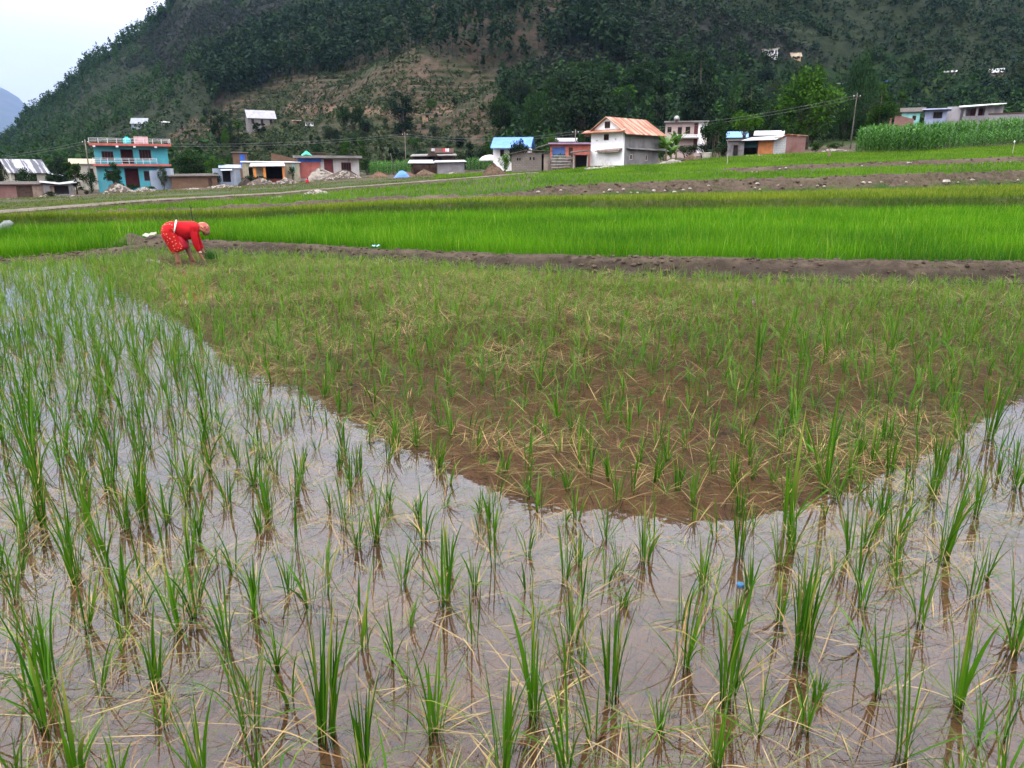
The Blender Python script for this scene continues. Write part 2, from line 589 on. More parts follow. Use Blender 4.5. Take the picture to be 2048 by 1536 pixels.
# ------------------------------------------------------------------ materials of the land
def M_terrain():
    m, nt, out = _new('terrain_soil_and_grass')
    so = nd(nt, 'ShaderNodeAttribute', attribute_name='soil')
    n1 = noise(nt, 0.9, 6, 0.65); n2 = noise(nt, 4.0, 6, 0.75); n3 = noise(nt, 0.16, 3)
    soil = mixc(nt, ramp(nt, n2, 0.35, 0.7), (0.082, 0.060, 0.042), (0.024, 0.017, 0.011))
    soil = mixc(nt, ramp(nt, n3, 0.5, 0.7), soil, (0.098, 0.070, 0.053))
    grass = mixc(nt, ramp(nt, n2, 0.3, 0.7), (0.030, 0.062, 0.008), (0.015, 0.030, 0.005))
    grass = mixc(nt, ramp(nt, n3, 0.45, 0.65), grass, (0.050, 0.058, 0.017))
    ad = nd(nt, 'ShaderNodeMath', operation='ADD'); nt.links.new(so.outputs['Fac'], ad.inputs[0]); nt.links.new(n1, ad.inputs[1])
    c = mixc(nt, ramp(nt, ad.outputs[0], 0.92, 1.18), grass, soil)
    we = nd(nt, 'ShaderNodeAttribute', attribute_name='wet_and_undercut_shade')
    c = mixc(nt, we.outputs['Fac'], c, (0.030, 0.022, 0.016))
    p = nd(nt, 'ShaderNodeBsdfPrincipled'); p.inputs['Roughness'].default_value = 0.95; p.inputs['Specular IOR Level'].default_value = 0.15
    nt.links.new(c, p.inputs['Base Color'])
    nt.links.new(bump(nt, noise(nt, 14.0, 6, 0.7), 0.9, 0.06), p.inputs['Normal'])
    nt.links.new(p.outputs[0], out.inputs[0])
    return m


def M_hill():
    m, nt, out = _new('hillside')
    at_ = lambda n: nd(nt, 'ShaderNodeAttribute', attribute_name=n).outputs['Fac']
    nb = noise(nt, 0.035, 5, 0.6); ns = noise(nt, 0.25, 5, 0.7)
    scrub = mixc(nt, ramp(nt, ns, 0.35, 0.65), (0.007, 0.012, 0.005), (0.017, 0.024, 0.011))
    brown = mixc(nt, ramp(nt, ns, 0.38, 0.62), (0.044, 0.034, 0.023), (0.078, 0.053, 0.037))
    brown = mixc(nt, ramp(nt, nb, 0.45, 0.62), brown, (0.030, 0.036, 0.015))
    grey = mixc(nt, ramp(nt, ns, 0.4, 0.62), (0.010, 0.013, 0.010), (0.022, 0.022, 0.018))
    c = mixc(nt, at_('grey'), scrub, grey)
    c = mixc(nt, at_('pine'), c, mixc(nt, ramp(nt, ns, 0.42, 0.6), (0.016, 0.018, 0.011), (0.040, 0.028, 0.021)))
    brown = mixc(nt, at_('riser'), brown, (0.014, 0.020, 0.008))
    c = mixc(nt, at_('brown'), c, brown)
    c = mixc(nt, at_('belt'), c, mixc(nt, ramp(nt, nb, 0.5, 0.6), (0.010, 0.022, 0.006), (0.030, 0.050, 0.012)))
    c = mixc(nt, at_('bare'), c, (0.115, 0.075, 0.052))
    p = nd(nt, 'ShaderNodeBsdfPrincipled'); p.inputs['Roughness'].default_value = 0.95; p.inputs['Specular IOR Level'].default_value = 0.1
    nt.links.new(c, p.inputs['Base Color'])
    nt.links.new(bump(nt, ns, 0.8, 1.2), p.inputs['Normal'])
    nt.links.new(p.outputs[0], out.inputs[0])
    return m


def add_attr(me, name, arr):
    a = me.attributes.new(name, 'FLOAT', 'POINT')
    a.data.foreach_set('value', np.ascontiguousarray(arr, np.float32).ravel())


def grid_faces(nr, nc):
    i = np.arange(nr - 1)[:, None] * nc + np.arange(nc - 1)[None, :]
    return np.stack([i, i + 1, i + nc + 1, i + nc], -1).reshape(-1, 4)


# valley floor
Ys, Zs, So, Lu = [], [], [], []
for k in range(len(LINES) - 1):
    n = ROWS[k]
    for i in range(n + (1 if k == len(LINES) - 2 else 0)):
        f = i / n
        g = f * f * (3 - 2 * f) if k in (2, 8, 12) else f
        Ys.append(LY[k] + (LY[k + 1] - LY[k]) * f); Zs.append(LZ[k] + (LZ[k + 1] - LZ[k]) * f)
        So.append(np.full(NS, SOIL[k] + (SOIL[k + 1] - SOIL[k]) * f)); Lu.append(np.full(NS, LUMP[k] + (LUMP[k + 1] - LUMP[k]) * f))
Ys = np.array(Ys); Zs = np.array(Zs); So = np.array(So); Lu = np.array(Lu)
Xs = S[None, :] * Ys
Zs = Zs + extra(Xs, Ys) + Lu * (1.5 * (fbm(Xs * 1.1, Ys * 1.6, 3, 0) - 0.5) + 1.3 * (fbm(Xs * 5, Ys * 6, 3, 2) - 0.5))
# no bund between the green strips left of the bare bund; the low bunds fade out to grass
sx = S[None, :]
So = np.where((sx > 0.03) & (sx < 0.27) & (np.arange(len(Ys))[:, None] > 62) & (np.arange(len(Ys))[:, None] < 92), So * 0.5, So)
So = np.maximum(So, np.exp(-((Xs - MOUND.x) / 0.9) ** 2 - ((Ys - MOUND.y) / 0.6) ** 2))
tm = np_mesh('terrain', np.stack([Xs, Ys, Zs], -1).reshape(-1, 3), grid_faces(len(Ys), NS), smooth=True)
add_attr(tm, 'soil', So)
Y0_ = LY[1][None, :]
add_attr(tm, 'wet_and_undercut_shade', np.clip((0.34 + 0.3 * (fbm(Xs * 2, Ys * 2, 3, 1) - .5) - (Ys - Y0_)) / 0.16, 0, 0.8))  # bund face darkened in colour for wet soil and its undercut's shade
terrain = tag(link('terrain', tm, M_terrain()), kind='structure')

# the dirt path along the foot of the village
sel = np.nonzero(S < 0.035)[0]
pr = []
for f in np.linspace(0.03, 0.97, 9):
    y_ = LY[12][sel] + (LY[13][sel] - LY[12][sel]) * f
    x_ = S[sel] * y_
    pr.append(np.stack([x_, y_, surf_z(x_, y_) + 0.12 + 0.05 * (fbm(x_ * 1.3, y_ * 1.3, 3, 2) - 0.5) - 0.10 * abs(f - 0.5) * 2], -1))
pm = np_mesh('path', np.array(pr).reshape(-1, 3), grid_faces(9, len(sel)), smooth=True)
tag(link('path', pm, M('dirt_path', (0.125, 0.104, 0.080), 0.95, (0.080, 0.065, 0.050), 1.2, bmp=0.5)), kind='structure')

# hillside
hs, ht = np.meshgrid(SH, HT)
hYb = np.interp(hs, S, LY[-1]); hY = hYb + (ridge_Y(hs) - hYb) * ht
hX = hs * hY
hZ = hill_z(hX, hY)
hZ = terrace(hX, hY, hZ)
hZ[0] -= 1.0
hm = np_mesh('hill', np.stack([hX, hY, hZ], -1).reshape(-1, 3), grid_faces(len(HT), HS), smooth=True)
cb, cp, cg, cbelt, cbare = cover(hX, hY, hZ)
_q = (hill_z(hX, hY) + (fbm(hX / 40, hY / 40, 2, 2) - 0.5) * 2.5) / 2.0
_q = _q - np.floor(_q)
add_attr(hm, 'riser', np.clip((_q - 0.55) / 0.15, 0, 1) * (fbm(hX / 14, hY / 8, 3, 1) > 0.33))


def blur(a):
    for _ in range(2):
        p = np.pad(a, 1, mode='edge')
        a = (p[:-2, 1:-1] + p[2:, 1:-1] + p[1:-1, :-2] + p[1:-1, 2:] + 2 * a) / 6
    return a


for nm, a in (('brown', cb), ('pine', cp), ('grey', cg), ('belt', cbelt)):
    add_attr(hm, nm, blur(a))
add_attr(hm, 'bare', cbare)
hill = tag(link('hill', hm, M_hill()), kind='structure')

# the far blue mountain at the end of the valley
ms = np.linspace(-2.4, -0.35, 160); mY = np.concatenate([np.linspace(6500, 8500, 40), np.linspace(8550, 9700, 8)])
mg, my = np.meshgrid(ms, mY)
_mp = [ray(*p) for p in [(-900, 120), (-400, 130), (-150, 150), (-40, 160), (0, 173), (30, 190), (55, 212), (80, 255), (130, 300), (300, 335)]]
me_ = np.interp(mg, [a for a, b in _mp], [b for a, b in _mp])
mt = np.clip((my - 6500) / 2000, 0, 1)
mx = mg * my
mz = (me_ * 8500) * mt ** 0.8 - np.clip(my - 8500, 0, None) * 0.4 + 150 * (fbm(mx / 650, my / 650, 4, 1) - 0.5) * np.clip(mt * 3, 0, 1)
mz = np.where(mt <= 0, -2, mz)
mm = np_mesh('mountain', np.stack([mx, my, mz], -1).reshape(-1, 3), grid_faces(len(mY), len(ms)), smooth=True)
mountain = tag(link('mountain', mm, M('mountain_forest', (0.018, 0.028, 0.020), 0.95, (0.035, 0.036, 0.028), 0.006)), kind='structure')

# the plain below everything, out past the valley floor
g = MB().add([(-24000, -300, -1.2), (12000, -300, -1.2), (12000, 10500, -1.2), (-24000, 10500, -1.2)], [(0, 1, 2, 3)])
ground = tag(g.build('ground', M('ground_grass', (0.03, 0.05, 0.012), 0.95, (0.045, 0.036, 0.024), 0.02)), kind='structure')

# ------------------------------------------------------------------ the flooded paddy: mud bed and water
gx = np.arange(-19, 19.01, 0.075); gy = np.arange(-2.0, 19.0, 0.075)
GX, GY = np.meshgrid(gx, gy)
clod = fbm(GX * 2.2, GY * 2.2, 4, 1)
fine = fbm(GX * 9, GY * 9, 3, 3)
GZ = -0.052 + 0.045 * (clod - 0.5) + 0.022 * (fine - 0.5)
mud_me = np_mesh('mud', np.stack([GX, GY, GZ], -1).reshape(-1, 3), grid_faces(len(gy), len(gx)), smooth=True)
g = MB()
g.add([(-60, -60, -0.09), (60, -60, -0.09), (60, -1.5, -0.09), (-60, -1.5, -0.09)], [(0, 1, 2, 3)])
g.add([(18, -1.5, -0.09), (60, -1.5, -0.09), (60, 12, -0.09), (18, 12, -0.09)], [(0, 1, 2, 3)])
g.add([(-60, -1.5, -0.09), (-18, -1.5, -0.09), (-18, 12, -0.09), (-60, 12, -0.09)], [(0, 1, 2, 3)])


def M_mud():
    m, nt, out = _new('paddy_mud')
    n1 = noise(nt, 1.3, 6, 0.65); n2 = noise(nt, 16, 5, 0.7); n3 = noise(nt, 0.35, 3); n4 = noise(nt, 5.0, 4, 0.6)
    c = mixc(nt, ramp(nt, n1, 0.35, 0.68), (0.138, 0.069, 0.035), (0.098, 0.049, 0.025))
    c = mixc(nt, ramp(nt, n2, 0.5, 0.75), c, (0.045, 0.029, 0.020))
    c = mixc(nt, ramp(nt, n4, 0.60, 0.72), c, (0.030, 0.021, 0.016))
    c = mixc(nt, ramp(nt, n3, 0.45, 0.7), c, (0.150, 0.079, 0.041))
    p = nd(nt, 'ShaderNodeBsdfPrincipled'); p.inputs['Roughness'].default_value = 0.9; p.inputs['Specular IOR Level'].default_value = 0.1
    nt.links.new(c, p.inputs['Base Color'])
    nt.links.new(bump(nt, n2, 0.7, 0.02), p.inputs['Normal'])
    nt.links.new(p.outputs[0], out.inputs[0])
    return m


mud_mat = M_mud()
mud = tag(link('mud', mud_me, mud_mat), kind='structure')
outer = tag(g.build('mud', mud_mat), kind='structure')


def M_water():
    m, nt, out = _new('paddy_water')
    t = nd(nt, 'ShaderNodeBsdfTransparent'); t.inputs[0].default_value = (0.93, 0.94, 0.92, 1)
    gl = nd(nt, 'ShaderNodeBsdfGlossy'); gl.inputs['Roughness'].default_value = 0.02; gl.inputs[0].default_value = (0.84, 0.94, 1.0, 1)
    fr = nd(nt, 'ShaderNodeFresnel'); fr.inputs['IOR'].default_value = 1.46
    b = bump(nt, noise(nt, 3.2, 3, 0.55), 0.30, 0.004)
    nt.links.new(b, gl.inputs['Normal'])
    mx = nt.nodes.new('ShaderNodeMixShader')
    nt.links.new(fr.outputs[0], mx.inputs[0]); nt.links.new(t.outputs[0], mx.inputs[1]); nt.links.new(gl.outputs[0], mx.inputs[2])
    nt.links.new(mx.outputs[0], out.inputs[0])
    return m


edge = [(float(s * (Y + 0.05)), float(Y + 0.05), 0.0) for s, Y in zip(S[::6], L0[0][::6])]
poly = [(-60, -60, 0), (60, -60, 0), (60, edge[-1][1], 0)] + edge[::-1] + [(-60, edge[0][1], 0)]
wm = bpy.data.meshes.new('water'); wm.from_pydata(poly, [], [tuple(range(len(poly)))]); wm.update()
water = tag(link('water', wm, M_water()), kind='structure')

# ------------------------------------------------------------------ sky, sun, air
SUN_EL, SUN_AZ = R(58), R(215)      # high, behind the camera and to its left, behind thick cloud
w = bpy.data.worlds.new('World'); SC.world = w; w.use_nodes = True
nt = w.node_tree
for n in list(nt.nodes): nt.nodes.remove(n)
out = nt.nodes.new('ShaderNodeOutputWorld'); bg = nt.nodes.new('ShaderNodeBackground')
sky = nt.nodes.new('ShaderNodeTexSky'); sky.sky_type = 'NISHITA'; sky.sun_disc = False
sky.sun_elevation = SUN_EL; sky.sun_rotation = SUN_AZ; sky.air_density = 1.0; sky.dust_density = 2.0
hs_ = nt.nodes.new('ShaderNodeHueSaturation'); hs_.inputs['Saturation'].default_value = 0.35
nt.links.new(sky.outputs[0], hs_.inputs['Color'])
co = nt.nodes.new('ShaderNodeTexCoord').outputs['Generated']
cl = noise(nt, 2.2, 6, 0.55, vec=co, stretch=(1, 1, 2.6))
cloud = mixc(nt, ramp(nt, cl, 0.35, 0.68), (12.6, 12.5, 13.3), (15.5, 15.4, 15.9))
sz = nt.nodes.new('ShaderNodeSeparateXYZ'); nt.links.new(co, sz.inputs[0])
gr = nt.nodes.new('ShaderNodeMapRange'); gr.interpolation_type = 'SMOOTHSTEP'
gr.inputs[1].default_value = 0.06; gr.inputs[2].default_value = 0.52; gr.inputs[3].default_value = 0.30; gr.inputs[4].default_value = 1.5
nt.links.new(sz.outputs[2], gr.inputs[0])          # an overcast sky is brightest overhead
cloud = mixc(nt, 1.0, cloud, gr.outputs[0], 'MULTIPLY')
c = mixc(nt, 0.85, hs_.outputs[0], cloud)
nt.links.new(c, bg.inputs[0]); bg.inputs[1].default_value = 0.085
nt.links.new(bg.outputs[0], out.inputs[0])

sl = bpy.data.lights.new('sun', 'SUN'); sl.energy = 0.7; sl.angle = R(25); sl.color = (1.0, 0.96, 0.9)
so_ = bpy.data.objects.new('sun', sl); COL.objects.link(so_)
sd = Vector((math.sin(SUN_AZ) * math.cos(SUN_EL), math.cos(SUN_AZ) * math.cos(SUN_EL), math.sin(SUN_EL)))
so_.rotation_euler = sd.to_track_quat('Z', 'Y').to_euler()

if HAZE:
    hz = MB().box(-24500, 12500, -320, 10700, -2.5, 1900).build('haze', None)
    m, nt, out = _new('haze')
    pv = nd(nt, 'ShaderNodeVolumePrincipled')
    pv.inputs['Color'].default_value = (0.36, 0.56, 1.0, 1); pv.inputs['Density'].default_value = HAZE; pv.inputs['Anisotropy'].default_value = 0.2
    nt.links.new(pv.outputs[0], out.inputs[1])
    hz.data.materials.append(m)
    tag(hz, kind='stuff')
    hz['label'] = 'thin blue haze in the valley air'

vs = SC.view_settings
vs.view_transform = 'Standard'; vs.look = 'None'; vs.exposure = 1.4; vs.gamma = 1.0; vs.use_curve_mapping = False
SC.render.engine = 'CYCLES'
SC.cycles.use_denoising = True
SC.cycles.max_bounces = 8
SC.cycles.diffuse_bounces = 2
SC.cycles.glossy_bounces = 2
SC.cycles.transparent_max_bounces = 16
SC.cycles.transmission_bounces = 2
SC.cycles.volume_bounces = 0
SC.cycles.caustics_reflective = False
SC.cycles.sample_clamp_indirect = 4.0
# ------------------------------------------------------------------ rice in the flooded paddy
def rice_mat():
    return M_leaf('rice_leaf', (0.014, 0.068, 0.002), (0.078, 0.190, 0.006), trans=0.35, rough=0.5, spec=0.18, tip=(0.36, 0.30, 0.075))


def straw_mat():
    return M_leaf('dry_straw', (0.20, 0.105, 0.038), (0.46, 0.34, 0.15), trans=0.15, rough=0.7, spec=0.2)


def rice_arrays(rng, tillers, height, spread, fine=True):
    """one clump: upright tillers with arching blades -> vertices, quads, tint, dry"""
    B, L, A, Le, Be, W, T = [], [], [], [], [], [], []
    for i in range(tillers):
        a0 = rng.random() * 6.283
        r0 = 0.022 * math.sqrt(rng.random())
        bx, by = r0 * math.cos(a0), r0 * math.sin(a0)
        nl = rng.integers(1, 3)
        la = a0 + rng.normal() * 0.5
        lean0 = abs(rng.normal()) * 0.06 * spread + 0.01
        hh = height * rng.uniform(0.6, 1.0)
        for j in range(nl):
            B.append((bx, by, -0.04 if j == 0 else -0.02)); L.append(hh * (1.0 if j == 0 else rng.uniform(0.55, 0.95)) + 0.04)
            A.append(la + (rng.normal() * 1.1 if j else 0)); Le.append(lean0 + (0 if j == 0 else abs(rng.normal()) * 0.11 * spread))
            big = rng.random()
            Be.append((abs(rng.normal()) * 0.34 if big < 0.76 else rng.uniform(0.7, 2.3)) * spread)
            W.append(rng.uniform(0.0042, 0.0095) * (1.6 if rng.random() < 0.2 else 1)); T.append(np.clip(rng.normal(0.42, 0.26), 0, 1))
    # a few thin low leaves that sprawl on the water
    for i in range(rng.integers(3, 8)):
        B.append((rng.normal() * 0.012, rng.normal() * 0.012, 0.0)); L.append(rng.uniform(0.12, 0.28)); A.append(rng.random() * 6.283)
        Le.append(rng.uniform(0.5, 1.1)); Be.append(rng.uniform(0.2, 0.9)); W.append(rng.uniform(0.003, 0.006)); T.append(rng.uniform(0.3, 0.9))
    segs = 6 if fine else 3
    N = len(L)
    V, Q = blades(np.array(B), np.array(L), np.array(A), np.array(Le), np.array(Be), np.array(W), segs, twist=rng.normal(size=N) * 0.6)
    per = (segs + 1) * 2
    tint = np.repeat(np.array(T), per)
    t = np.tile(np.repeat(np.linspace(0, 1, segs + 1), 2), N)
    dryb = np.repeat((rng.random(N) < 0.18) * rng.uniform(0.3, 1.0, N), per)
    dry = np.clip(dryb * np.clip((t - 0.3) / 0.7, 0, 1), 0, 1)
    V[:, 2] = np.maximum(V[:, 2], np.where(t < 0.25, -0.05, 0.003))
    return V, Q, tint, dry


def dry_arrays(rng):
    N = int(rng.integers(4, 9))
    L = rng.uniform(0.10, 0.30, N)
    base = np.stack([rng.normal(size=N) * 0.015, rng.normal(size=N) * 0.015, np.full(N, 0.004)], 1)
    V, Q = blades(base, L, rng.random(N) * 6.283, rng.uniform(0.5, 1.35, N), rng.uniform(0.0, 0.7, N), rng.uniform(0.0022, 0.005, N), 4, twist=rng.normal(size=N) * 0.4)
    V[:, 2] = np.maximum(V[:, 2], 0.003)
    return V, Q, np.repeat(rng.random(N), 10)


rng = np.random.default_rng(5)
RICE = []       # (green mesh, dry mesh, natural height)
for i in range(18):
    hh = 0.40
    V, Q, t, d = rice_arrays(rng, int([3, 5, 7, 9, 12][i % 5]), hh, [0.7, 1.0, 1.35][i % 3])
    RICE.append((np_mesh('rice_plant', V, Q, t, d), np_mesh('dry_leaves', *dry_arrays(rng))))
    RICE[-1][0].materials.append(rice_mat()); RICE[-1][1].materials.append(straw_mat())

# clumps one can single out in the photograph: root pixel, pixel of the highest tip
SEEN = [(95, 1450, 1130), (310, 1360, 1180), (325, 1450, 1330), (455, 1285, 1080), (500, 1458, 1150), (655, 1465, 1110), (730, 1525, 1310), (715, 1235, 1120),
        (285, 1160, 1000), (140, 1085, 900), (395, 1078, 960), (520, 1066, 985), (590, 1092, 960), (690, 1052, 920), (870, 1465, 1230), (825, 1368, 1250), (945, 1288, 1110),
        (805, 1172, 1020), (890, 1202, 985), (850, 1078, 930), (1055, 1112, 1010), (1070, 1425, 1110), (1000, 1540, 1260), (1135, 1545, 1240), (1145, 1275, 1130), (1225, 1392, 1150),
        (1075, 1242, 1110), (1130, 1162, 1010), (1320, 1465, 1370), (1270, 1545, 1350), (1365, 1330, 1080), (1310, 1088, 940), (1455, 1392, 1060), (1500, 1178, 1080), (1430, 1530, 1370),
        (1605, 1312, 1030), (1612, 1455, 1300), (1730, 1292, 1130), (1760, 1385, 1180), (1840, 1245, 1040), (1808, 1515, 1210), (1915, 1405, 1140), (1885, 1108, 870), (1700, 1112, 920),
        (1970, 1155, 1040), (2030, 1300, 1150), (1945, 1195, 1040), (1575, 1052, 790), (1650, 972, 720), (1780, 952, 840), (1838, 922, 800), (1930, 908, 790), (1980, 872, 690),
        (1425, 882, 780), (1390, 1042, 940), (1515, 735, 600), (1655, 712, 590), (1780, 702, 600), (60, 900, 690), (75, 960, 640), (160, 1010, 860), (30, 1200, 1060), (150, 1160, 980), (280, 940, 770),
        (210, 1130, 960), (30, 1545, 1430), (1270, 980, 880), (1235, 1000, 900), (1080, 770, 660), (905, 870, 770), (1480, 1110, 970), (1560, 1130, 1000), (1215, 1080, 970), (950, 1180, 1060)]
spots = []
for (bx, by, ty) in SEEN:
    p = flat(bx, by)
    s, e = ray(bx, ty)
    spots.append((p.x, p.y, float(np.clip((CAMZ + e * p.y) * 0.97, 0.14, 0.75)), True))
placed = np.array([(a, b) for a, b, *_ in spots])


def near_edge(x, y): return np.interp(x / y, S, L0[0])


cand = []
sp = 0.175
for r_ in range(4, 125):
    y0 = 1.35 + (r_ - 4) * sp * 0.95
    for c_ in range(-100, 101):
        x = c_ * sp + (sp / 2 if r_ % 2 else 0) + rng.normal() * 0.045; y = y0 + rng.normal() * 0.05
        if abs(x / max(y, 0.3)) > 0.86 + 1.3 / max(y, 0.5) or y > near_edge(x, y) - 0.25: continue
        if np.min((placed[:, 0] - x) ** 2 + (placed[:, 1] - y) ** 2) < 0.15 ** 2: continue
        px, py = to_px(x, y, 0)
        dens = 0.8 + 0.2 * (x / y < -0.35)
        # thinner planting in the middle of the paddy, none round the woman's feet
        if 640 < px < 1500 and 700 < py < 1060: dens = 0.75
        if (px - 375) ** 2 / 60 ** 2 + (py - 520) ** 2 / 16 ** 2 < 1: dens = 0.12
        if y > 7 and dens > .5: dens = 1.0
        if rng.random() > dens: continue
        tall = np.clip(rng.normal(0.255, 0.07), 0.11, 0.48)
        if x / y < -0.42: tall *= 1.22
        if 640 < px < 1500 and 640 < py < 1060: tall *= 0.82
        if y > 8: tall *= 0.72
        if ((px - 390) / 110) ** 2 + ((py - 535) / 30) ** 2 < 1: tall *= 0.7
        cand.append((x, y, float(tall), False))
cand.sort(key=lambda q: q[0] ** 2 + q[1] ** 2)
inview = [q for q in cand if abs(q[0] / q[1]) < 0.75 and to_px(q[0], q[1], 0)[1] < 1640]
n_ind = 300 - len(spots)
single = spots + inview[:n_ind]
rest = [q for q in cand if q not in set(inview[:n_ind])]


def rice_label(px, py, h):
    if py > 1330:
        base = 'tall' if h > 0.40 else ('short' if h < 0.27 else 'mid height')
        side = 'left corner' if px < 480 else ('middle' if px < 1250 else 'right corner')
        return f'{base} green rice clump in clear shallow water at the bottom {side}'
    wedge = np.interp(px, [0, 450, 600, 840, 1010, 1450, 1700, 2040], [400, 720, 770, 900, 990, 1040, 985, 800])
    if py < wedge: return 'green rice clump rising among straw from the brown unlit water mid paddy'
    if px < 700: return 'green rice clump in sky-reflecting water, left of the brown wedge'
    if px < 1350: return 'green rice clump in grey reflecting water below the tip of the brown wedge'
    return 'green rice clump in grey reflecting water right of the brown wedge'


for i, (x, y, h, seen) in enumerate(single):
    gm, dm = RICE[int(rng.integers(0, len(RICE)))]
    if seen and h > 0.38: gm, dm = RICE[[2, 3, 4, 7, 8, 9, 12, 13, 14, 17][i % 10]]
    o = bpy.data.objects.new('rice_plant', gm); COL.objects.link(o)
    k = h / 0.42
    o.location = (x, y, 0); o.rotation_euler = (rng.normal() * 0.03, rng.normal() * 0.03, rng.random() * 6.283)
    kk = 0.5 + 0.5 * k
    o.scale = (kk, kk, k)
    px, py = to_px(x, y, 0)
    tag(o, rice_label(px, py, h), 'rice plant', 'rice clumps in the flooded paddy')
    d = bpy.data.objects.new('dry_leaves', dm); COL.objects.link(d); d.parent = o

# the rest of the clumps, far across the paddy: one mass
VV, QQ, TT, DD = [], [], [], []
rest_proto = []
for i in range(24):
    rest_proto.append(rice_arrays(rng, int(rng.integers(3, 7)), 0.40, rng.uniform(0.8, 1.6), fine=False))
nb = 0
for (x, y, h, _) in rest:
    V, Q, t, d = rest_proto[int(rng.integers(0, 24))]
    a = rng.random() * 6.283; ca, sa = math.cos(a), math.sin(a)
    k = h / 0.42; kk = (0.55 + 0.45 * k) * (1 + 0.02 * y)
    W = np.empty_like(V); W[:, 0] = x + kk * (V[:, 0] * ca - V[:, 1] * sa); W[:, 1] = y + kk * (V[:, 0] * sa + V[:, 1] * ca); W[:, 2] = V[:, 2] * k
    VV.append(W); QQ.append(Q + nb); nb += len(V)
    warm = np.clip((y - 5) / 8, 0, 1) * 0.45
    TT.append(np.clip(t + warm, 0, 1.3)); DD.append(np.clip(d * 0.6 + warm * rng.random() * 0.35, 0, 1))
me = np_mesh('rice_seedlings', np.concatenate(VV), np.concatenate(QQ), np.concatenate(TT), np.concatenate(DD))
o = tag(link('rice_seedlings', me, rice_mat()), 'thin rice seedlings far across the flooded paddy toward the earth bund', 'rice', kind='stuff')

# loose straw and leaf litter lying on the water
def litter(name, label, n, mat, ymax, lmin, lmax, wmin, wmax, wedge_bias, z0=0.002, z1=0.012, even=False):
    xs, ys = [], []
    while len(xs) < n:
        s = rng.uniform(-0.8, 0.8); y = 1.6 + (ymax - 1.6) * rng.random() ** 0.8
        x = s * y
        if y > near_edge(x, y) - 0.1: continue
        px, py = to_px(x, y, 0)
        wedge = np.interp(px, [0, 450, 600, 840, 1010, 1450, 1700, 2040], [500, 720, 770, 900, 990, 1040, 985, 800])
        p = 0.16 + 0.84 * (fbm(x * 0.9, y * 0.9, 3, 4) > 0.54) if py < wedge + 40 else wedge_bias * (0.4 + 1.2 * (fbm(x * 1.2, y * 1.2, 3, 4) > 0.55))
        if even or rng.random() < p: xs.append(x); ys.append(y)
    N = len(xs)
    base = np.stack([xs, ys, rng.uniform(z0, z1, N)], 1)
    L = rng.uniform(lmin, lmax, N) * (1 + 0.03 * np.array(ys))
    V, Q = blades(base, L, rng.random(N) * 6.283, rng.uniform(1.2, 1.6, N), rng.uniform(-0.3, 0.4, N), rng.uniform(wmin, wmax, N) * (1 + 0.04 * np.array(ys)), 3, twist=rng.normal(size=N) * 0.8)
    V[:, 2] = np.clip(V[:, 2], z0, 0.09) if z0 > 0 else np.clip(V[:, 2], z0, -0.004)
    return tag(link(name, np_mesh(name, V, Q, np.repeat(rng.random(N), 8)), mat), label, 'litter', kind='stuff')


litter('straw', 'dry straw scattered over the shallow water of the paddy', 13000, straw_mat(), 15, 0.06, 0.34, 0.0014, 0.0036, 0.36)
litter('rice_litter', 'limp green rice leaves lying flat on the water', 15000, M_leaf('limp_leaf', (0.06, 0.11, 0.016), (0.20, 0.23, 0.06), trans=0.25), 15, 0.05, 0.25, 0.0014, 0.0036, 0.50)

litter('sunken_straw_and_reflections', 'dark rotting stems and strands standing for leaf reflections, on the mud under water', 15000, M('rotten_stem_and_reflection', (0.026, 0.017, 0.011), 0.9), 9, 0.05, 0.24, 0.002, 0.0045, 1, -0.026, -0.012, True)  # dark strands serve both as sunken stems and as painted leaf reflections


# ------------------------------------------------------------------ rice standing thick in the terraces behind the bund
def crop(name, label, k0, k1, n, h, w, dark, light, tipc, smin=-0.8, smax=0.8, segs=3, lean=0.22, f0=0.0, f1=1.0, keep=None, pw=1.0):
    s = rng.uniform(smin, smax, n)
    f = f0 + (f1 - f0) * rng.random(n) ** pw
    Y0 = np.interp(s, S, LY[k0]); Y1 = np.interp(s, S, LY[k1])
    y = Y0 + (Y1 - Y0) * f; x = s * y
    if keep is not None:
        m = keep(s, x, y); x, y, s = x[m], y[m], s[m]
    N = len(x)
    z = surf_z(x, y) - 0.03
    patch = fbm(x / 2.6, y / 2.6, 3, 1)
    hh = h * rng.uniform(0.6, 1.1, N) * (0.85 + 0.3 * patch)
    W = rng.uniform(0.6, 1.3, N) * w * (y / y.mean())
    az = rng.random(N) * 6.283
    flop = rng.random(N) < 0.10
    V, Q = blades(np.stack([x, y, z], 1), hh, az, np.abs(rng.normal(size=N)) * lean, np.where(flop, rng.uniform(0.7, 1.6, N), np.abs(rng.normal(size=N)) * 0.35), W, segs, twist=rng.normal(size=N) * 0.5)
    per = (segs + 1) * 2
    tint = np.repeat(np.clip(rng.normal(0.45, 0.25, N) + (patch - 0.5) * 2.0, 0, 1), per)
    t = np.tile(np.repeat(np.linspace(0, 1, segs + 1), 2), N)
    dry = np.repeat(rng.random(N) ** 3, per) * t * 0.8
    mat = M_leaf(label[:24] + '_leaf', dark, light, trans=0.35, rough=0.6, spec=0.10, tip=tipc)
    return tag(link(name, np_mesh(name, V, Q, tint, dry), mat), label, 'rice', kind='stuff')


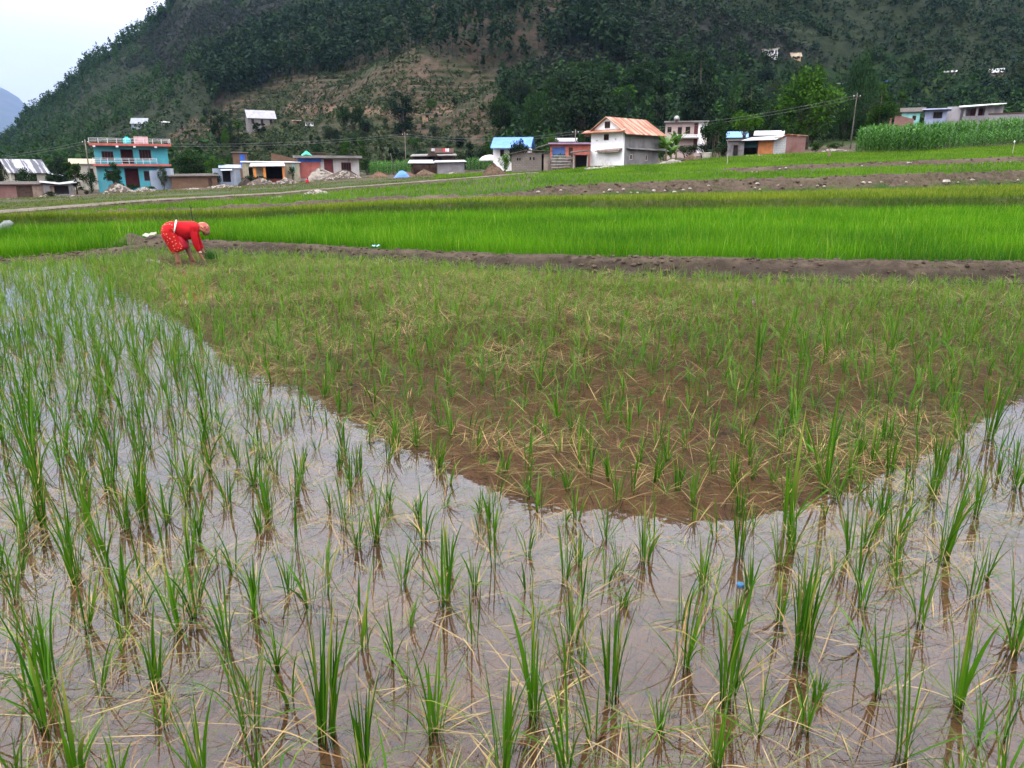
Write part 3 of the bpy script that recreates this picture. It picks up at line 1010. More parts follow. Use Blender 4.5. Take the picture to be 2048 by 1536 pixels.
GY_ = (0.20, 0.30, 0.03)
crop('rice_field', 'dense bright green rice right behind the nearest earth bund', 4, 5, 150000, 0.44, 0.011, (0.012, 0.095, 0.001), (0.070, 0.230, 0.002), (0.22, 0.32, 0.012), f0=0.0, f1=0.97, pw=1.25,
     keep=lambda s, x, y: ~(((x - MOUND.x) / 0.95) ** 2 + ((y - MOUND.y) / 0.6) ** 2 < 1))
crop('rice_field', 'longer pale blades bending over the top of the bright green rice', 4, 5, 4500, 0.54, 0.010, (0.08, 0.22, 0.01), (0.20, 0.36, 0.04), (0.40, 0.44, 0.08), f0=0.0, f1=0.97, pw=1.3, lean=0.35)  # pale colour stands in for highlights on the blades
crop('grass', 'dull grass on the low bank behind the bright green rice', 5, 6, 20000, 0.22, 0.020, (0.036, 0.080, 0.004), (0.095, 0.145, 0.012), (0.16, 0.15, 0.05), keep=lambda s, x, y: fbm(x / 2.2, y / 2.2, 3, 5) > 0.22)
crop('rice_field', 'yellowish rice strip below the long brown stony bund', 6, 7, 60000, 0.33, 0.022, (0.050, 0.115, 0.004), (0.140, 0.200, 0.010), (0.36, 0.34, 0.06), smin=-0.78, smax=0.78, f1=0.96)
crop('rice_field', 'light green rice terrace above the long brown stony bund', 10, 11, 50000, 0.34, 0.032, (0.032, 0.110, 0.002), (0.090, 0.210, 0.005), GY_, f1=0.97)
crop('rice_field', 'pale green rice terrace between the two upper bunds and the dirt path', 14, 15, 45000, 0.32, 0.045, (0.040, 0.120, 0.004), (0.105, 0.220, 0.008), GY_, f1=0.97, smin=-0.06)
crop('rice_field', 'farthest low rice terrace in front of the houses', 16, 17, 30000, 0.30, 0.06, (0.040, 0.110, 0.005), (0.105, 0.200, 0.010), GY_, f0=0.02, f1=0.82, smin=-0.1)
crop('grass', 'rough grass verge between the dirt path and the left houses', 16, 17, 16000, 0.22, 0.06, (0.040, 0.075, 0.010), (0.095, 0.130, 0.025), (0.25, 0.21, 0.08), smax=-0.1, f1=0.8,
     keep=lambda s, x, y: fbm(x / 5, y / 5, 3, 2) > 0.42)
# tufts along the banks
crop('grass', 'grass strip between the dirt path and the bank above it', 14, 15, 22000, 0.2, 0.05, (0.040, 0.085, 0.008), (0.105, 0.150, 0.022), (0.25, 0.21, 0.08), smax=-0.06, f0=0.08, keep=lambda s, x, y: fbm(x / 6, y / 4, 3, 1) > 0.44)
crop('grass', 'sparse weeds on the crest and sides of the nearest earth bund', 1, 4, 2600, 0.12, 0.008, (0.05, 0.11, 0.012), (0.14, 0.19, 0.04), (0.3, 0.24, 0.1),
     keep=lambda s, x, y: fbm(x / 0.8, y / 0.5, 3, 3) > 0.50)
crop('grass', 'sparse weeds on the long brown stony bund', 7, 10, 5000, 0.16, 0.018, (0.05, 0.10, 0.012), (0.13, 0.17, 0.04), (0.3, 0.24, 0.1), smin=0.0,
     keep=lambda s, x, y: fbm(x / 1.6, y / 1.2, 3, 3) > 0.50)
crop('grass', 'weeds on the bank of the dirt path', 11, 12, 5000, 0.2, 0.03, (0.05, 0.10, 0.012), (0.12, 0.16, 0.04), (0.3, 0.24, 0.1), smax=0.05,
     keep=lambda s, x, y: fbm(x / 2.5, y / 2, 3, 3) > 0.5)

# ------------------------------------------------------------------ trees
LEAF = {
    'dark': ((0.004, 0.012, 0.006), (0.017, 0.036, 0.013)),
    'deep': ((0.005, 0.016, 0.004), (0.020, 0.052, 0.009)),
    'mid': ((0.008, 0.028, 0.003), (0.036, 0.085, 0.008)),
    'ash': ((0.008, 0.013, 0.008), (0.026, 0.034, 0.022)),
    'verdant': ((0.008, 0.033, 0.002), (0.042, 0.100, 0.007)),
    'bright': ((0.016, 0.055, 0.003), (0.065, 0.160, 0.008)),
    'olive': ((0.012, 0.022, 0.009), (0.038, 0.054, 0.020)),
}


def leafmat(k): return M_leaf('foliage_' + k, *LEAF[k], trans=0.22, rough=0.7, spec=0.06, obj_random=0.25)


def crown_points(rng, n, blobs):
    """points spread through ellipsoidal clumps, denser toward each clump's outside"""
    w = np.array([b[3] ** 2 for b in blobs]); w = w / w.sum()
    idx = rng.choice(len(blobs), n, p=w)
    C = np.array([b[:3] for b in blobs])[idx]; Rr = np.array([b[3] for b in blobs])[idx]
    d = rng.normal(size=(n, 3)); d /= np.linalg.norm(d, axis=1)[:, None]
    r = rng.random(n) ** 0.45
    P = C + d * (Rr * r)[:, None] * np.array([1, 1, 0.8])
    return P, idx


def make_tree(rng, kind):
    """unit tree (height 10): trunk builder and crown arrays"""
    H = 10.0
    tr = MB(); blobs = []
    P = dict(
        broad=(0.16, 5.2, 4.6, 30, 4200, 0.23), tall=(0.12, 3.3, 4.9, 26, 3200, 0.22), loose=(0.20, 2.2, 4.8, 14, 1000, 0.26),
        umbrella=(0.42, 5.4, 2.6, 16, 1800, 0.28), bush=(0.02, 6.2, 4.8, 16, 1500, 0.36), pine=(0.35, 2.0, 3.6, 13, 800, 0.27))[kind]
    z0, rx, rz, nbl, nl, size = P
    zc = H - rz
    for i in range(nbl):
        for _ in range(30):
            q = rng.uniform(-1, 1, 3)
            if 0.25 < np.dot(q, q) < 1: break
        taper = 1.0 - 0.35 * max(q[2], 0) - (0.25 * max(-q[2], 0) if kind != 'umbrella' else 0)
        br = rx * rng.uniform(0.20, 0.40)
        blobs.append((q[0] * (rx - br * 0.6) * taper, q[1] * (rx - br * 0.6) * taper, zc + q[2] * (rz - br * 0.5), br))
    blobs.append((0, 0, zc, rx * 0.5))
    V_, idx = crown_points(rng, nl, blobs)
    V_[:, 2] = np.maximum(V_[:, 2], 0.15)
    V, Q = leaf_quads(V_, size, rng)
    bt = rng.random(len(blobs))
    tint = np.repeat(np.clip(0.55 * bt[idx] + 0.45 * rng.random(nl), 0, 1), 4)
    if kind != 'bush':
        r0 = 0.24 if kind in ('broad', 'tall') else 0.15
        fork = H * max(z0, 0.22)
        nst = 3 if kind == 'umbrella' else 1
        for k in range(nst):
            ox = (k - (nst - 1) / 2) * 0.5
            tr.tube([(ox, 0, -0.6), (ox * 1.3 + rng.normal() * 0.1, rng.normal() * 0.1, fork * 0.5), (ox * 2 + rng.normal() * 0.2, rng.normal() * 0.2, fork), (ox * 2.2, 0, zc)], [r0 * 1.3, r0, r0 * 0.8, r0 * 0.4], 7)
        for b in blobs[:9]:
            ox = rng.choice([-0.9, 0, 0.9]) * (nst == 3)
            mid = (b[0] * 0.45 + ox * 0.5, b[1] * 0.45, fork + (b[2] - fork) * 0.55)
            tr.tube([(ox, 0, fork * 0.9), mid, (b[0], b[1], b[2])], [r0 * 0.55, r0 * 0.36, 0.03], 5)
    else:
        for b in blobs[:6]:
            tr.tube([(0, 0, -0.4), (b[0] * 0.5, b[1] * 0.5, b[2] * 0.5), (b[0], b[1], b[2])], [0.16, 0.1, 0.03], 4)
    return (V, Q, tint), tr


trng = np.random.default_rng(21)
ARCH = {}
for kind in ('broad', 'tall', 'loose', 'umbrella', 'bush', 'pine'):
    ARCH[kind] = [make_tree(trng, kind) for _ in range(3)]
_tm = {}
BARK = M('bark', (0.075, 0.058, 0.042), 0.95, (0.035, 0.028, 0.022), 3.0)


def tree(name, label, kind, leaf, loc, H, Wd, group=None, cat='tree', var=None, parts=True):
    """H height, Wd crown width in metres"""
    var = int(trng.integers(0, 3)) if var is None else var
    key = (kind, var, leaf)
    if key not in _tm:
        (V, Q, t), tr = ARCH[kind][var]
        me = np_mesh('crown', V, Q, t); me.materials.append(leafmat(leaf))
        tk = ('trunk', kind, var)
        if tk not in _tm:
            t2 = tr.mesh('trunk', True); t2.materials.append(BARK); _tm[tk] = t2
        _tm[key] = (me, _tm[tk])
    cm, tk = _tm[key]
    nat = dict(broad=10.0, tall=6.6, loose=4.6, umbrella=10.6, bush=12.0, pine=4.2)[kind]
    r = empty(name, loc, trng.random() * 6.283)
    sx = Wd / nat
    r.scale = (sx, sx, H / 10.0)
    tag(r, label, cat, group)
    c = bpy.data.objects.new('crown', cm); COL.objects.link(c); c.parent = r
    k = bpy.data.objects.new('trunk' if kind != 'bush' else 'stems', tk); COL.objects.link(k); k.parent = r
    return r


def tree_px(name, label, kind, leaf, px, base, top, wpx, Y, group=None, cat='tree', var=None):
    s, e = ray(px, base)
    x = s * Y
    z = float(surf_z([x], [Y])[0])
    k = Y / 1546.0
    ztop = CAMZ + ray(px, top)[1] * Y
    return tree(name, label, kind, leaf, (x, Y, z - 0.1), max(ztop - z, 0.8), wpx * k * math.cos(math.atan(s)), group, cat, var)


TG = 'trees behind the houses'
for args in [
    ('tree', 'huge round dark green broadleaf tree behind the brick shed, tallest by the village', 'broad', 'verdant', 1612, 292, 122, 156, 108),
    ('tree', 'slim upright bushy tree beside the leaning utility pole, left of the maize', 'tall', 'verdant', 1752, 296, 163, 70, 104),
    ('tree', 'wide dark mango-like tree towering behind the white house with rusty roof', 'broad', 'dark', 1168, 285, 142, 178, 135),
    ('tree', 'very tall dark tree behind the pink house', 'tall', 'dark', 1398, 270, 98, 92, 150),
    ('tree', 'narrow dark tree between the mango-like tree and the very tall one', 'loose', 'dark', 1312, 262, 124, 56, 160),
    ('tree', 'flat-topped bright green tree with bare forked stems above the small blue roof', 'umbrella', 'bright', 1486, 300, 219, 80, 104),
    ('tree', 'rounded deep green tree standing up-slope, right of the huge round tree', 'broad', 'deep', 1722, 190, 98, 88, 215),
    ('tree', 'lone dark tree on the brown terraces at the centre of the slope', 'tall', 'dark', 806, 250, 170, 62, 215),
    ('tree', 'small pale green tree right of the lone dark tree on the terraces', 'umbrella', 'mid', 866, 222, 195, 26, 235),
    ('tree', 'thin dark sapling on the terrace above the small brown hut', 'loose', 'deep', 912, 228, 188, 20, 235),
    ('tree', 'green tree left of the turquoise house, beside the utility pole', 'loose', 'mid', 152, 372, 300, 52, 108),
    ('tree', 'dark leafy tree growing in front of the turquoise house', 'tall', 'deep', 232, 376, 318, 46, 107),
    ('tree', 'bushy green tree right of the turquoise house, behind the mud shed', 'broad', 'deep', 385, 345, 292, 92, 122),
    ('tree', 'second bushy green tree right of the turquoise house, nearer the tin hut', 'broad', 'mid', 432, 352, 308, 60, 116),
    ('tree', 'dark round tree in front of the blue-roofed house', 'broad', 'dark', 1040, 318, 273, 54, 101),
    ('tree', 'small neat round bright tree between the blue roof and the coral house', 'broad', 'mid', 1104, 292, 259, 36, 118),
    ('tree', 'dark spreading tree in front of the pink house wall', 'umbrella', 'deep', 1428, 312, 236, 62, 100),
    ('tree', 'dark tall narrow tree on the terraces left of the blue-roofed house', 'loose', 'dark', 938, 322, 272, 28, 140),
    ('tree', 'dark narrow tree beside the leaning white post', 'loose', 'dark', 786, 330, 278, 28, 142),
    ('tree', 'dark leafy tree left of the hillside house with long tin roof', 'tall', 'dark', 436, 268, 212, 42, 200),
    ('tree', 'dark bush-like tree in front of the hillside house with long tin roof', 'loose', 'dark', 520, 268, 236, 34, 205),
    ('tree', 'pale yellow-green small tree below the hillside house with long tin roof', 'broad', 'mid', 451, 275, 248, 20, 190),
    ('tree', 'left one of two rounded trees beside the bare earth terrace', 'broad', 'deep', 690, 240, 208, 34, 225),
    ('tree', 'right one of two rounded trees beside the bare earth terrace', 'broad', 'deep', 718, 240, 205, 36, 226),
    ('tree', 'dark shaggy tree between the flat-topped tree and the huge round tree', 'tall', 'deep', 1500, 265, 160, 76, 165),
    ('tree', 'leafy tree half covering the left windows of the pink house', 'loose', 'mid', 1342, 310, 258, 30, 110),
    ('tree', 'dark leafy tree with crooked stems covering the right end of the pink house', 'umbrella', 'dark', 1412, 312, 250, 46, 106),
    ('tree', 'tall deep green tree directly behind the small light blue roof', 'tall', 'deep', 1462, 290, 175, 54, 140),
    ('tree', 'broad dark tree behind the white tin roof and left of the huge round tree', 'broad', 'deep', 1540, 285, 190, 80, 138),
    ('tree', 'bushy tree between the huge round tree and the slim upright tree', 'broad', 'deep', 1685, 292, 205, 60, 122),
    ('tree', 'large dark tree left of the mango-like tree, at the edge of the brown slope', 'broad', 'deep', 1075, 262, 175, 80, 170),
    ('tree', 'dark wide tree at the far left edge beside the patchy white roof', 'broad', 'deep', 5, 352, 300, 80, 128),
    ('tree', 'dark rounded tree behind the small pale house with brown roof', 'broad', 'dark', 120, 350, 305, 60, 135),
    ('tree', 'dark tree filling the gap right of the mud brick shed', 'broad', 'deep', 470, 335, 300, 50, 136),
    ('tree', 'tree with thin crown right of the slim upright tree, near the brick hut', 'loose', 'mid', 1795, 235, 165, 36, 150),
]:
    tree_px(*args)
BG = 'bushes by the houses'
for args in [
    ('bush', 'dark bush hiding the front of the patchy white roofed house', 'bush', 'deep', 48, 370, 334, 62, 112),
    ('bush', 'dark bush right of the patchy white roofed house', 'bush', 'dark', 112, 368, 340, 52, 110),
    ('bush', 'bush at the left foot of the turquoise house', 'bush', 'deep', 180, 372, 335, 36, 109),
    ('bush', 'low bush on the rubble left of the turquoise house', 'bush', 'olive', 101, 402, 386, 40, 100),
    ('bush', 'small bush on the rubble in front of the turquoise house', 'bush', 'olive', 174, 402, 388, 18, 100),
    ('bush', 'bush at the porch of the turquoise house', 'bush', 'deep', 266, 384, 366, 34, 105),
    ('bush', 'low bush in front of the right window of the turquoise house', 'bush', 'mid', 300, 384, 371, 28, 105),
    ('bush', 'tall grey-green shrub at the right corner of the turquoise house', 'bush', 'olive', 328, 378, 330, 24, 108),
    ('bush', 'shrub covering the grey tin fence at the left of the orange posts', 'bush', 'olive', 498, 368, 345, 32, 112),
    ('bush', 'bright shrub in front of the blue-roofed house wall', 'bush', 'bright', 1008, 322, 298, 30, 100),
    ('bush', 'green shrub behind the stacked stone fence', 'bush', 'mid', 1118, 326, 300, 34, 96),
    ('bush', 'dark shrub between the pink house and the grey hut', 'bush', 'dark', 1446, 318, 280, 42, 97),
    ('bush', 'low round bush right of the brick shed', 'bush', 'mid', 1632, 302, 280, 36, 96),
    ('bush', 'pale scrub bush under the huge round tree', 'bush', 'mid', 1670, 300, 284, 40, 100),
    ('bush', 'leafy bush under the slim upright tree', 'bush', 'deep', 1740, 300, 262, 56, 106),
    ('bush', 'dark bush above the coral house roof', 'bush', 'deep', 1160, 292, 262, 34, 112),
    ('bush', 'shrub beside the blue wall of the shop with orange posts', 'bush', 'deep', 585, 352, 326, 16, 114),
    ('bush', 'dark shrub at the foot of the orange posts', 'bush', 'olive', 522, 372, 350, 40, 111),
    ('bush', 'broad bush covering the foot of the pink house', 'bush', 'deep', 1372, 314, 284, 52, 106),
    ('bush', 'dark bush at the right foot of the pink house, by the stone trough', 'bush', 'dark', 1404, 315, 280, 44, 103),
    ('bush', 'mid green bush between the rusty roof house and the pink house', 'bush', 'mid', 1328, 316, 272, 34, 96),
    ('bush', 'olive bush right of the stone trough', 'bush', 'olive', 1440, 318, 288, 40, 96),
    ('bush', 'leafy bush above the white tin roof behind the brick shed', 'bush', 'deep', 1585, 288, 252, 46, 112),
    ('bush', 'dark bush behind the shelter at the left of the white house', 'bush', 'dark', 1162, 312, 282, 40, 113),
    ('bush', 'deep green bush between the mud brick shed and the grey tin hut', 'bush', 'deep', 436, 372, 344, 34, 112),
    ('bush', 'bush behind the red shutters house, at its right end', 'bush', 'deep', 734, 346, 316, 40, 128),
]:
    tree_px(*args, group=BG, cat='bush')

# many more trees and bushes in the green belt on the lower slope
HOUSE_KEEP = []      # pixel boxes kept clear so that the hillside houses stay in view


def clear_of_houses(px, py, top, wpx):
    for (x0, y0, x1, y1) in [(1515, 96, 1565, 130), (1575, 100, 1610, 128), (1880, 136, 1912, 158), (1968, 135, 2010, 160), (1755, 152, 1785, 170), (1905, 178, 1945, 196), (1338, 180, 1368, 198), (1370, 190, 1392, 206),
                             (1770, 205, 2040, 300), (1512, 258, 1562, 275), (1320, 240, 1412, 300), (1668, 160, 1690, 176), (1455, 258, 1492, 276)]:
        if px + wpx * 0.5 > x0 and px - wpx * 0.5 < x1 and py > y0 and top < y1: return False
    return True


n = 0
while n < 95:
    px = trng.uniform(1000, 2150); py = trng.uniform(150, 295)
    p = hit(px, py, 95)
    b = cover(np.array([p.x]), np.array([p.y]), np.array([p.z]))[3][0]
    if not b and trng.random() > 0.15: continue
    H = trng.uniform(5, 11); W = H * trng.uniform(0.65, 1.1)
    k = 1546 / p.y
    if not clear_of_houses(px, py + 3, py - H * k, W * k): continue
    kind = ['broad', 'tall', 'loose', 'bush', 'broad'][int(trng.integers(0, 5))]
    leaf = ['dark', 'deep', 'dark', 'mid', 'deep', 'olive', 'bright'][int(trng.integers(0, 7))] if trng.random() < 0.7 else 'deep'
    if kind == 'bush': H *= 0.55
    zone = 'left of the very tall dark tree' if px < 1380 else ('around the huge round tree' if px < 1700 else 'above the big porch house')
    tone = {'dark': 'dark', 'deep': 'deep green', 'mid': 'mid green', 'olive': 'olive', 'bright': 'bright green'}[leaf]
    shape = {'broad': 'rounded tree', 'tall': 'upright tree', 'loose': 'thin-crowned tree', 'bush': 'low bush'}[kind]
    tree(shape.split()[-1], f'{tone} {shape} in the wooded slope {zone}', kind, leaf, (p.x, p.y, p.z - 0.2), H, W, 'trees of the wooded lower slope', shape.split()[-1])
    n += 1
# scattered bushes and small trees on the brown terraces
n = 0
while n < 60:
    px = trng.uniform(330, 1060); py = trng.uniform(225, 345)
    p = hit(px, py, 95)
    if p.y < 128: continue
    H = trng.uniform(1.6, 4.2); W = H * trng.uniform(0.9, 1.6); k = 1546 / p.y
    if any(x0 < px < x1 and py > y0 and py - H * k < y1 for x0, y0, x1, y1 in [(490, 215, 560, 262), (585, 230, 635, 256), (840, 218, 890, 242), (575, 205, 900, 232)]): continue
    kind = 'bush' if trng.random() < 0.7 else 'loose'
    leaf = ['dark', 'olive', 'deep', 'mid'][int(trng.integers(0, 4))]
    tone = {'dark': 'dark', 'deep': 'deep green', 'mid': 'mid green', 'olive': 'olive'}[leaf]
    shape = 'low bush' if kind == 'bush' else 'thin small tree'
    side = 'left of the lone dark tree' if px < 780 else 'right of the lone dark tree'
    tree(shape.split()[-1], f'{tone} {shape} on the brown terraced slope {side}', kind, leaf, (p.x, p.y, p.z - 0.1), H * (1.6 if kind == 'loose' else 1), W * (0.5 if kind == 'loose' else 1), 'bushes on the terraced slope', shape.split()[-1])
    n += 1

# ------------------------------------------------------------------ the wooded hill: far forest and scrub as masses
def scatter(n, want, y_lo=0.02, y_hi=1.0, pw=0.75, py_lo=-220):
    """points on the slope kept with probability want(cover, px, py)"""
    X, Y, Z = [], [], []
    tot = 0
    while tot < n:
        s = trng.uniform(-0.95, 1.0, n); t = y_lo + (y_hi - y_lo) * trng.random(n) ** pw
        Yb = np.interp(s, S, LY[-1]); y = Yb + (ridge_Y(s) - Yb) * t; x = s * y
        z = terrace(x, y, hill_z(x, y))
        px, py = to_px(x, y, z)
        pr = want(cover(x, y, z), px, py, t, x, y)
        m = (trng.random(n) < pr) & (px > -250) & (px < 2300) & (py > py_lo)
        X.append(x[m]); Y.append(y[m]); Z.append(z[m]); tot += m.sum()
    return np.concatenate(X)[:n], np.concatenate(Y)[:n], np.concatenate(Z)[:n]


def mass(name, label, pts, h, wd, nq, size, zc, rz, leaf, trunk=False, cat='trees', umbrella=False):
    X, Y, Z = pts
    N = len(X)
    Hh = h * trng.uniform(0.6, 1.25, N); Ww = wd * trng.uniform(0.7, 1.3, N) * (Hh / h) ** 0.5
    idx = np.repeat(np.arange(N), nq)
    d = trng.normal(size=(N * nq, 3)); d /= np.linalg.norm(d, axis=1)[:, None]
    r = trng.random(N * nq) ** 0.5
    # two or three lobes per tree so that outlines are uneven
    lob = trng.uniform(-0.5, 0.5, (N, 3, 3)); which = trng.integers(0, 3, N * nq)
    c = lob[idx, which]
    P = np.empty((N * nq, 3))
    P[:, 0] = X[idx] + (c[:, 0] + d[:, 0] * r * 0.62) * Ww[idx] * 0.5
    P[:, 1] = Y[idx] + (c[:, 1] + d[:, 1] * r * 0.62) * Ww[idx] * 0.5
    P[:, 2] = Z[idx] + Hh[idx] * (zc + (c[:, 2] + d[:, 2] * r * 0.62) * rz)
    V, Q = leaf_quads(P, size * np.sqrt(Hh[idx] / h), trng)
    tint = np.repeat(np.clip(0.5 * trng.random(N)[idx] + 0.5 * trng.random(N * nq), 0, 1), 4)
    if trunk:
        lean = trng.normal(size=(N, 2)) * 0.25
        w_ = 0.13
        b = np.stack([X, Y, Z - 0.5], 1); tp = np.stack([X + lean[:, 0], Y + lean[:, 1], Z + Hh * zc], 1)
        ang = np.array([0, 2.1, 4.2])
        ring = np.stack([np.cos(ang), np.sin(ang), 0 * ang], 1)
        TV = np.concatenate([b[:, None, :] + ring[None] * w_, tp[:, None, :] + ring[None] * w_ * 0.5], 1).reshape(-1, 3)
        i = np.arange(N)[:, None] * 6
        TQ = np.concatenate([np.concatenate([i + j, i + (j + 1) % 3, i + 3 + (j + 1) % 3, i + 3 + j], 1) for j in range(3)])
        Q = np.concatenate([Q, TQ + len(V)]); V = np.concatenate([V, TV]); tint = np.concatenate([tint, np.full(len(TV), 0.9)])
    lm = M_leaf('hill_foliage_' + leaf, *[tuple(v * 1.25 for v in q) for q in LEAF[leaf]], trans=0.22, rough=0.7, spec=0.06)
    return tag(link(name, np_mesh(name, V, Q, tint), lm), label, cat, kind='stuff')


def riser_q(x, y):
    q = (hill_z(x, y) + (fbm(x / 40, y / 40, 2, 2) - 0.5) * 2.5) / 2.0
    return q - np.floor(q)


def ridge_w(t): return np.clip((t - 0.86) / 0.08, 0, 1)


mass('forest', 'tall thin pines covering the upper centre of the hill', scatter(2300, lambda c, px, py, t, x, y: c[1] * (0.25 + 0.75 * (fbm(x / 45, y / 45, 3, 2) > 0.45)), pw=0.9), 11, 4.2, 34, 0.85, 0.68, 0.55, 'dark', True)
mass('forest', 'row of trees along the skyline of the hill', scatter(1300, lambda c, px, py, t, x, y: (t > 0.9) * (0.35 + 0.65 * (px < 700)), y_lo=0.9, y_hi=1.0, pw=1.0, py_lo=-2000), 8.5, 5.5, 46, 0.8, 0.62, 0.62, 'deep', True)
mass('forest', 'dark broadleaf wood on the left flank of the hill', scatter(2300, lambda c, px, py, t, x, y: (1 - c[0]) * (1 - c[1]) * (px < 560) * (0.15 + 0.85 * (fbm(x / 50, y / 50, 3, 5) > 0.5)) * (1 - 0.55 * c[2])), 5.5, 5.0, 34, 0.62, 0.5, 0.9, 'deep')
mass('undergrowth', 'low scrub all over the hillside', scatter(19000, lambda c, px, py, t, x, y: (1 - 0.75 * c[0]) * (1 - 0.2 * c[2]) * (0.75 + 0.25 * (fbm(x / 20, y / 20, 3, 1) > 0.48))), 1.7, 3.2, 11, 0.5, 0.4, 0.9, 'olive')
mass('undergrowth', 'dark thicket spread over the right half of the hill', scatter(10500, lambda c, px, py, t, x, y: (px > 1000) * (1 - c[1]) * (1 - 0.35 * c[2]) * (0.5 + 0.5 * (fbm(x / 35, y / 35, 3, 4) > 0.47))), 3.6, 4.2, 22, 0.62, 0.5, 0.9, 'dark')
mass('undergrowth', 'green wood undergrowth on the lower right slope', scatter(1500, lambda c, px, py, t, x, y: c[3] * 1.0, y_hi=0.5), 4.0, 5.0, 34, 0.62, 0.45, 0.9, 'deep')
mass('undergrowth', 'ashy grey scrub on the bare rocky parts of the hill', scatter(6000, lambda c, px, py, t, x, y: c[2] * (0.35 + 0.65 * (fbm(x / 18, y / 18, 3, 3) > 0.45))), 2.2, 4.0, 14, 0.62, 0.4, 0.9, 'ash')
mass('undergrowth', 'small tufts and bushes edging the brown terraces', scatter(6500, lambda c, px, py, t, x, y: c[0] * (riser_q(x, y) > 0.6) * (0.2 + 0.8 * (fbm(x / 14, y / 8, 3, 3) > 0.42)), y_hi=0.7), 1.0, 1.8, 9, 0.36, 0.4, 0.9, 'olive')


# ------------------------------------------------------------------ hedgerow of dark crops on a terrace, maize
def maize_arrays(rng, H=2.6):
    n = 11
    B = np.stack([np.zeros(n), np.zeros(n), np.linspace(0.25, H * 0.85, n)], 1)
    L = rng.uniform(0.7, 1.1, n) * (0.75 + 0.25 * np.sin(np.linspace(0.4, 2.6, n)))
    az = np.arange(n) * math.pi + rng.normal(size=n) * 0.5 + rng.random() * 6
    V, Q = blades(B, L, az, rng.uniform(0.45, 0.85, n), rng.uniform(1.0, 2.0, n), rng.uniform(0.10, 0.15, n), 5, wp=np.array([0.6, 0.95, 1, 0.85, 0.5, 0.06]))
    t = np.repeat(rng.random(n), 12)
    st, sq = blades(np.zeros((2, 3)), np.full(2, H), np.array([0, 1.57]), np.full(2, 0.02), np.full(2, 0.03), np.full(2, 0.05), 5, wp=np.ones(6) * 0.8)
    Q = np.concatenate([Q, sq + len(V)]); V = np.concatenate([V, st]); t = np.concatenate([t, np.full(24, 0.5)])
    return V, Q, t


MZ = M_leaf('maize_leaf', (0.012, 0.070, 0.005), (0.090, 0.230, 0.028), trans=0.3, rough=0.5, spec=0.2, obj_random=0.2)
MZM = []
for i in range(6):
    me = np_mesh('maize_plant', *maize_arrays(trng)); me.materials.append(MZ); MZM.append(me)
cnt = 0
rows = []
for r_ in range(9):
    for c_ in range(60):
        px = 1712 + c_ * 7.4 + trng.normal() * 2 + r_ * 1.5
        Y = float(np.interp(px, [1700, 1850, 2048, 2200], [82.5, 83, 88.5, 93])) + r_ * 0.75 + trng.normal() * 0.12
        s, e = ray(px, 300)
        rows.append((s * Y, Y, px, r_))
for (x, Y, px, r_) in rows:
    if px > 2130 or cnt >= 298: continue
    z = float(surf_z([x], [Y])[0])
    o = bpy.data.objects.new('maize_plant', MZM[cnt % 6]); COL.objects.link(o)
    k = trng.uniform(0.85, 1.1) * (1.0 if px < 1890 else 0.72)
    o.location = (x, Y, z - 0.05); o.scale = (k, k, k); o.rotation_euler = (0, 0, trng.random() * 6.28)
    tag(o, 'tall leafy maize plant at the left end of the maize field' if px < 1890 else 'shorter leafy maize plant in the right part of the maize field', 'maize', 'maize plants at the edge of the field')
    cnt += 1
VV, QQ, TT = [], [], []; nb = 0
arrs = [maize_arrays(trng) for _ in range(6)]
for i in range(620):
    px = trng.uniform(1725, 2180); Y = float(np.interp(px, [1700, 1850, 2048, 2200], [87, 88, 94, 98])) + trng.uniform(0, 11)
    s, e = ray(px, 300); x = s * Y; z = float(surf_z([x], [Y])[0])
    V, Q, t = arrs[i % 6]; a = trng.random() * 6.28; k = trng.uniform(0.9, 1.15)
    W = np.stack([x + k * (V[:, 0] * math.cos(a) - V[:, 1] * math.sin(a)), Y + k * (V[:, 0] * math.sin(a) + V[:, 1] * math.cos(a)), z + V[:, 2] * k], 1)
    VV.append(W); QQ.append(Q + nb); TT.append(t); nb += len(V)
tag(link('maize', np_mesh('maize', np.concatenate(VV), np.concatenate(QQ), np.concatenate(TT)), MZ), 'rear of the maize field rising toward the porch house', 'maize', kind='stuff')


def crop_patch(label, boxes, n, H):
    VV, QQ, TT = [], [], []; nb = 0
    for i in range(n):
        x0, x1, y0, y1, Ya, Yb = boxes[i % len(boxes)]
        px = trng.uniform(x0, x1); Y = trng.uniform(Ya, Yb)
        s, e = ray(px, 0.5 * (y0 + y1)); x = s * Y; z = float(surf_z([x], [Y])[0])
        V, Q, t = arrs[i % 6]; a = trng.random() * 6.28; k = trng.uniform(0.8, 1.15) * H / 2.6
        VV.append(np.stack([x + k * (V[:, 0] * math.cos(a) - V[:, 1] * math.sin(a)), Y + k * (V[:, 0] * math.sin(a) + V[:, 1] * math.cos(a)), z + V[:, 2] * k], 1)); QQ.append(Q + nb); TT.append(t); nb += len(V)
    tag(link('maize', np_mesh('maize', np.concatenate(VV), np.concatenate(QQ), np.concatenate(TT)), MZ), label, 'maize', kind='stuff')


crop_patch('small maize patch left of the hut with white tin roof', [(738, 822, 330, 345, 122, 130)], 130, 2.0)
crop_patch('small maize patch right of the hut with white tin roof', [(932, 985, 325, 335, 124, 130)], 70, 2.0)


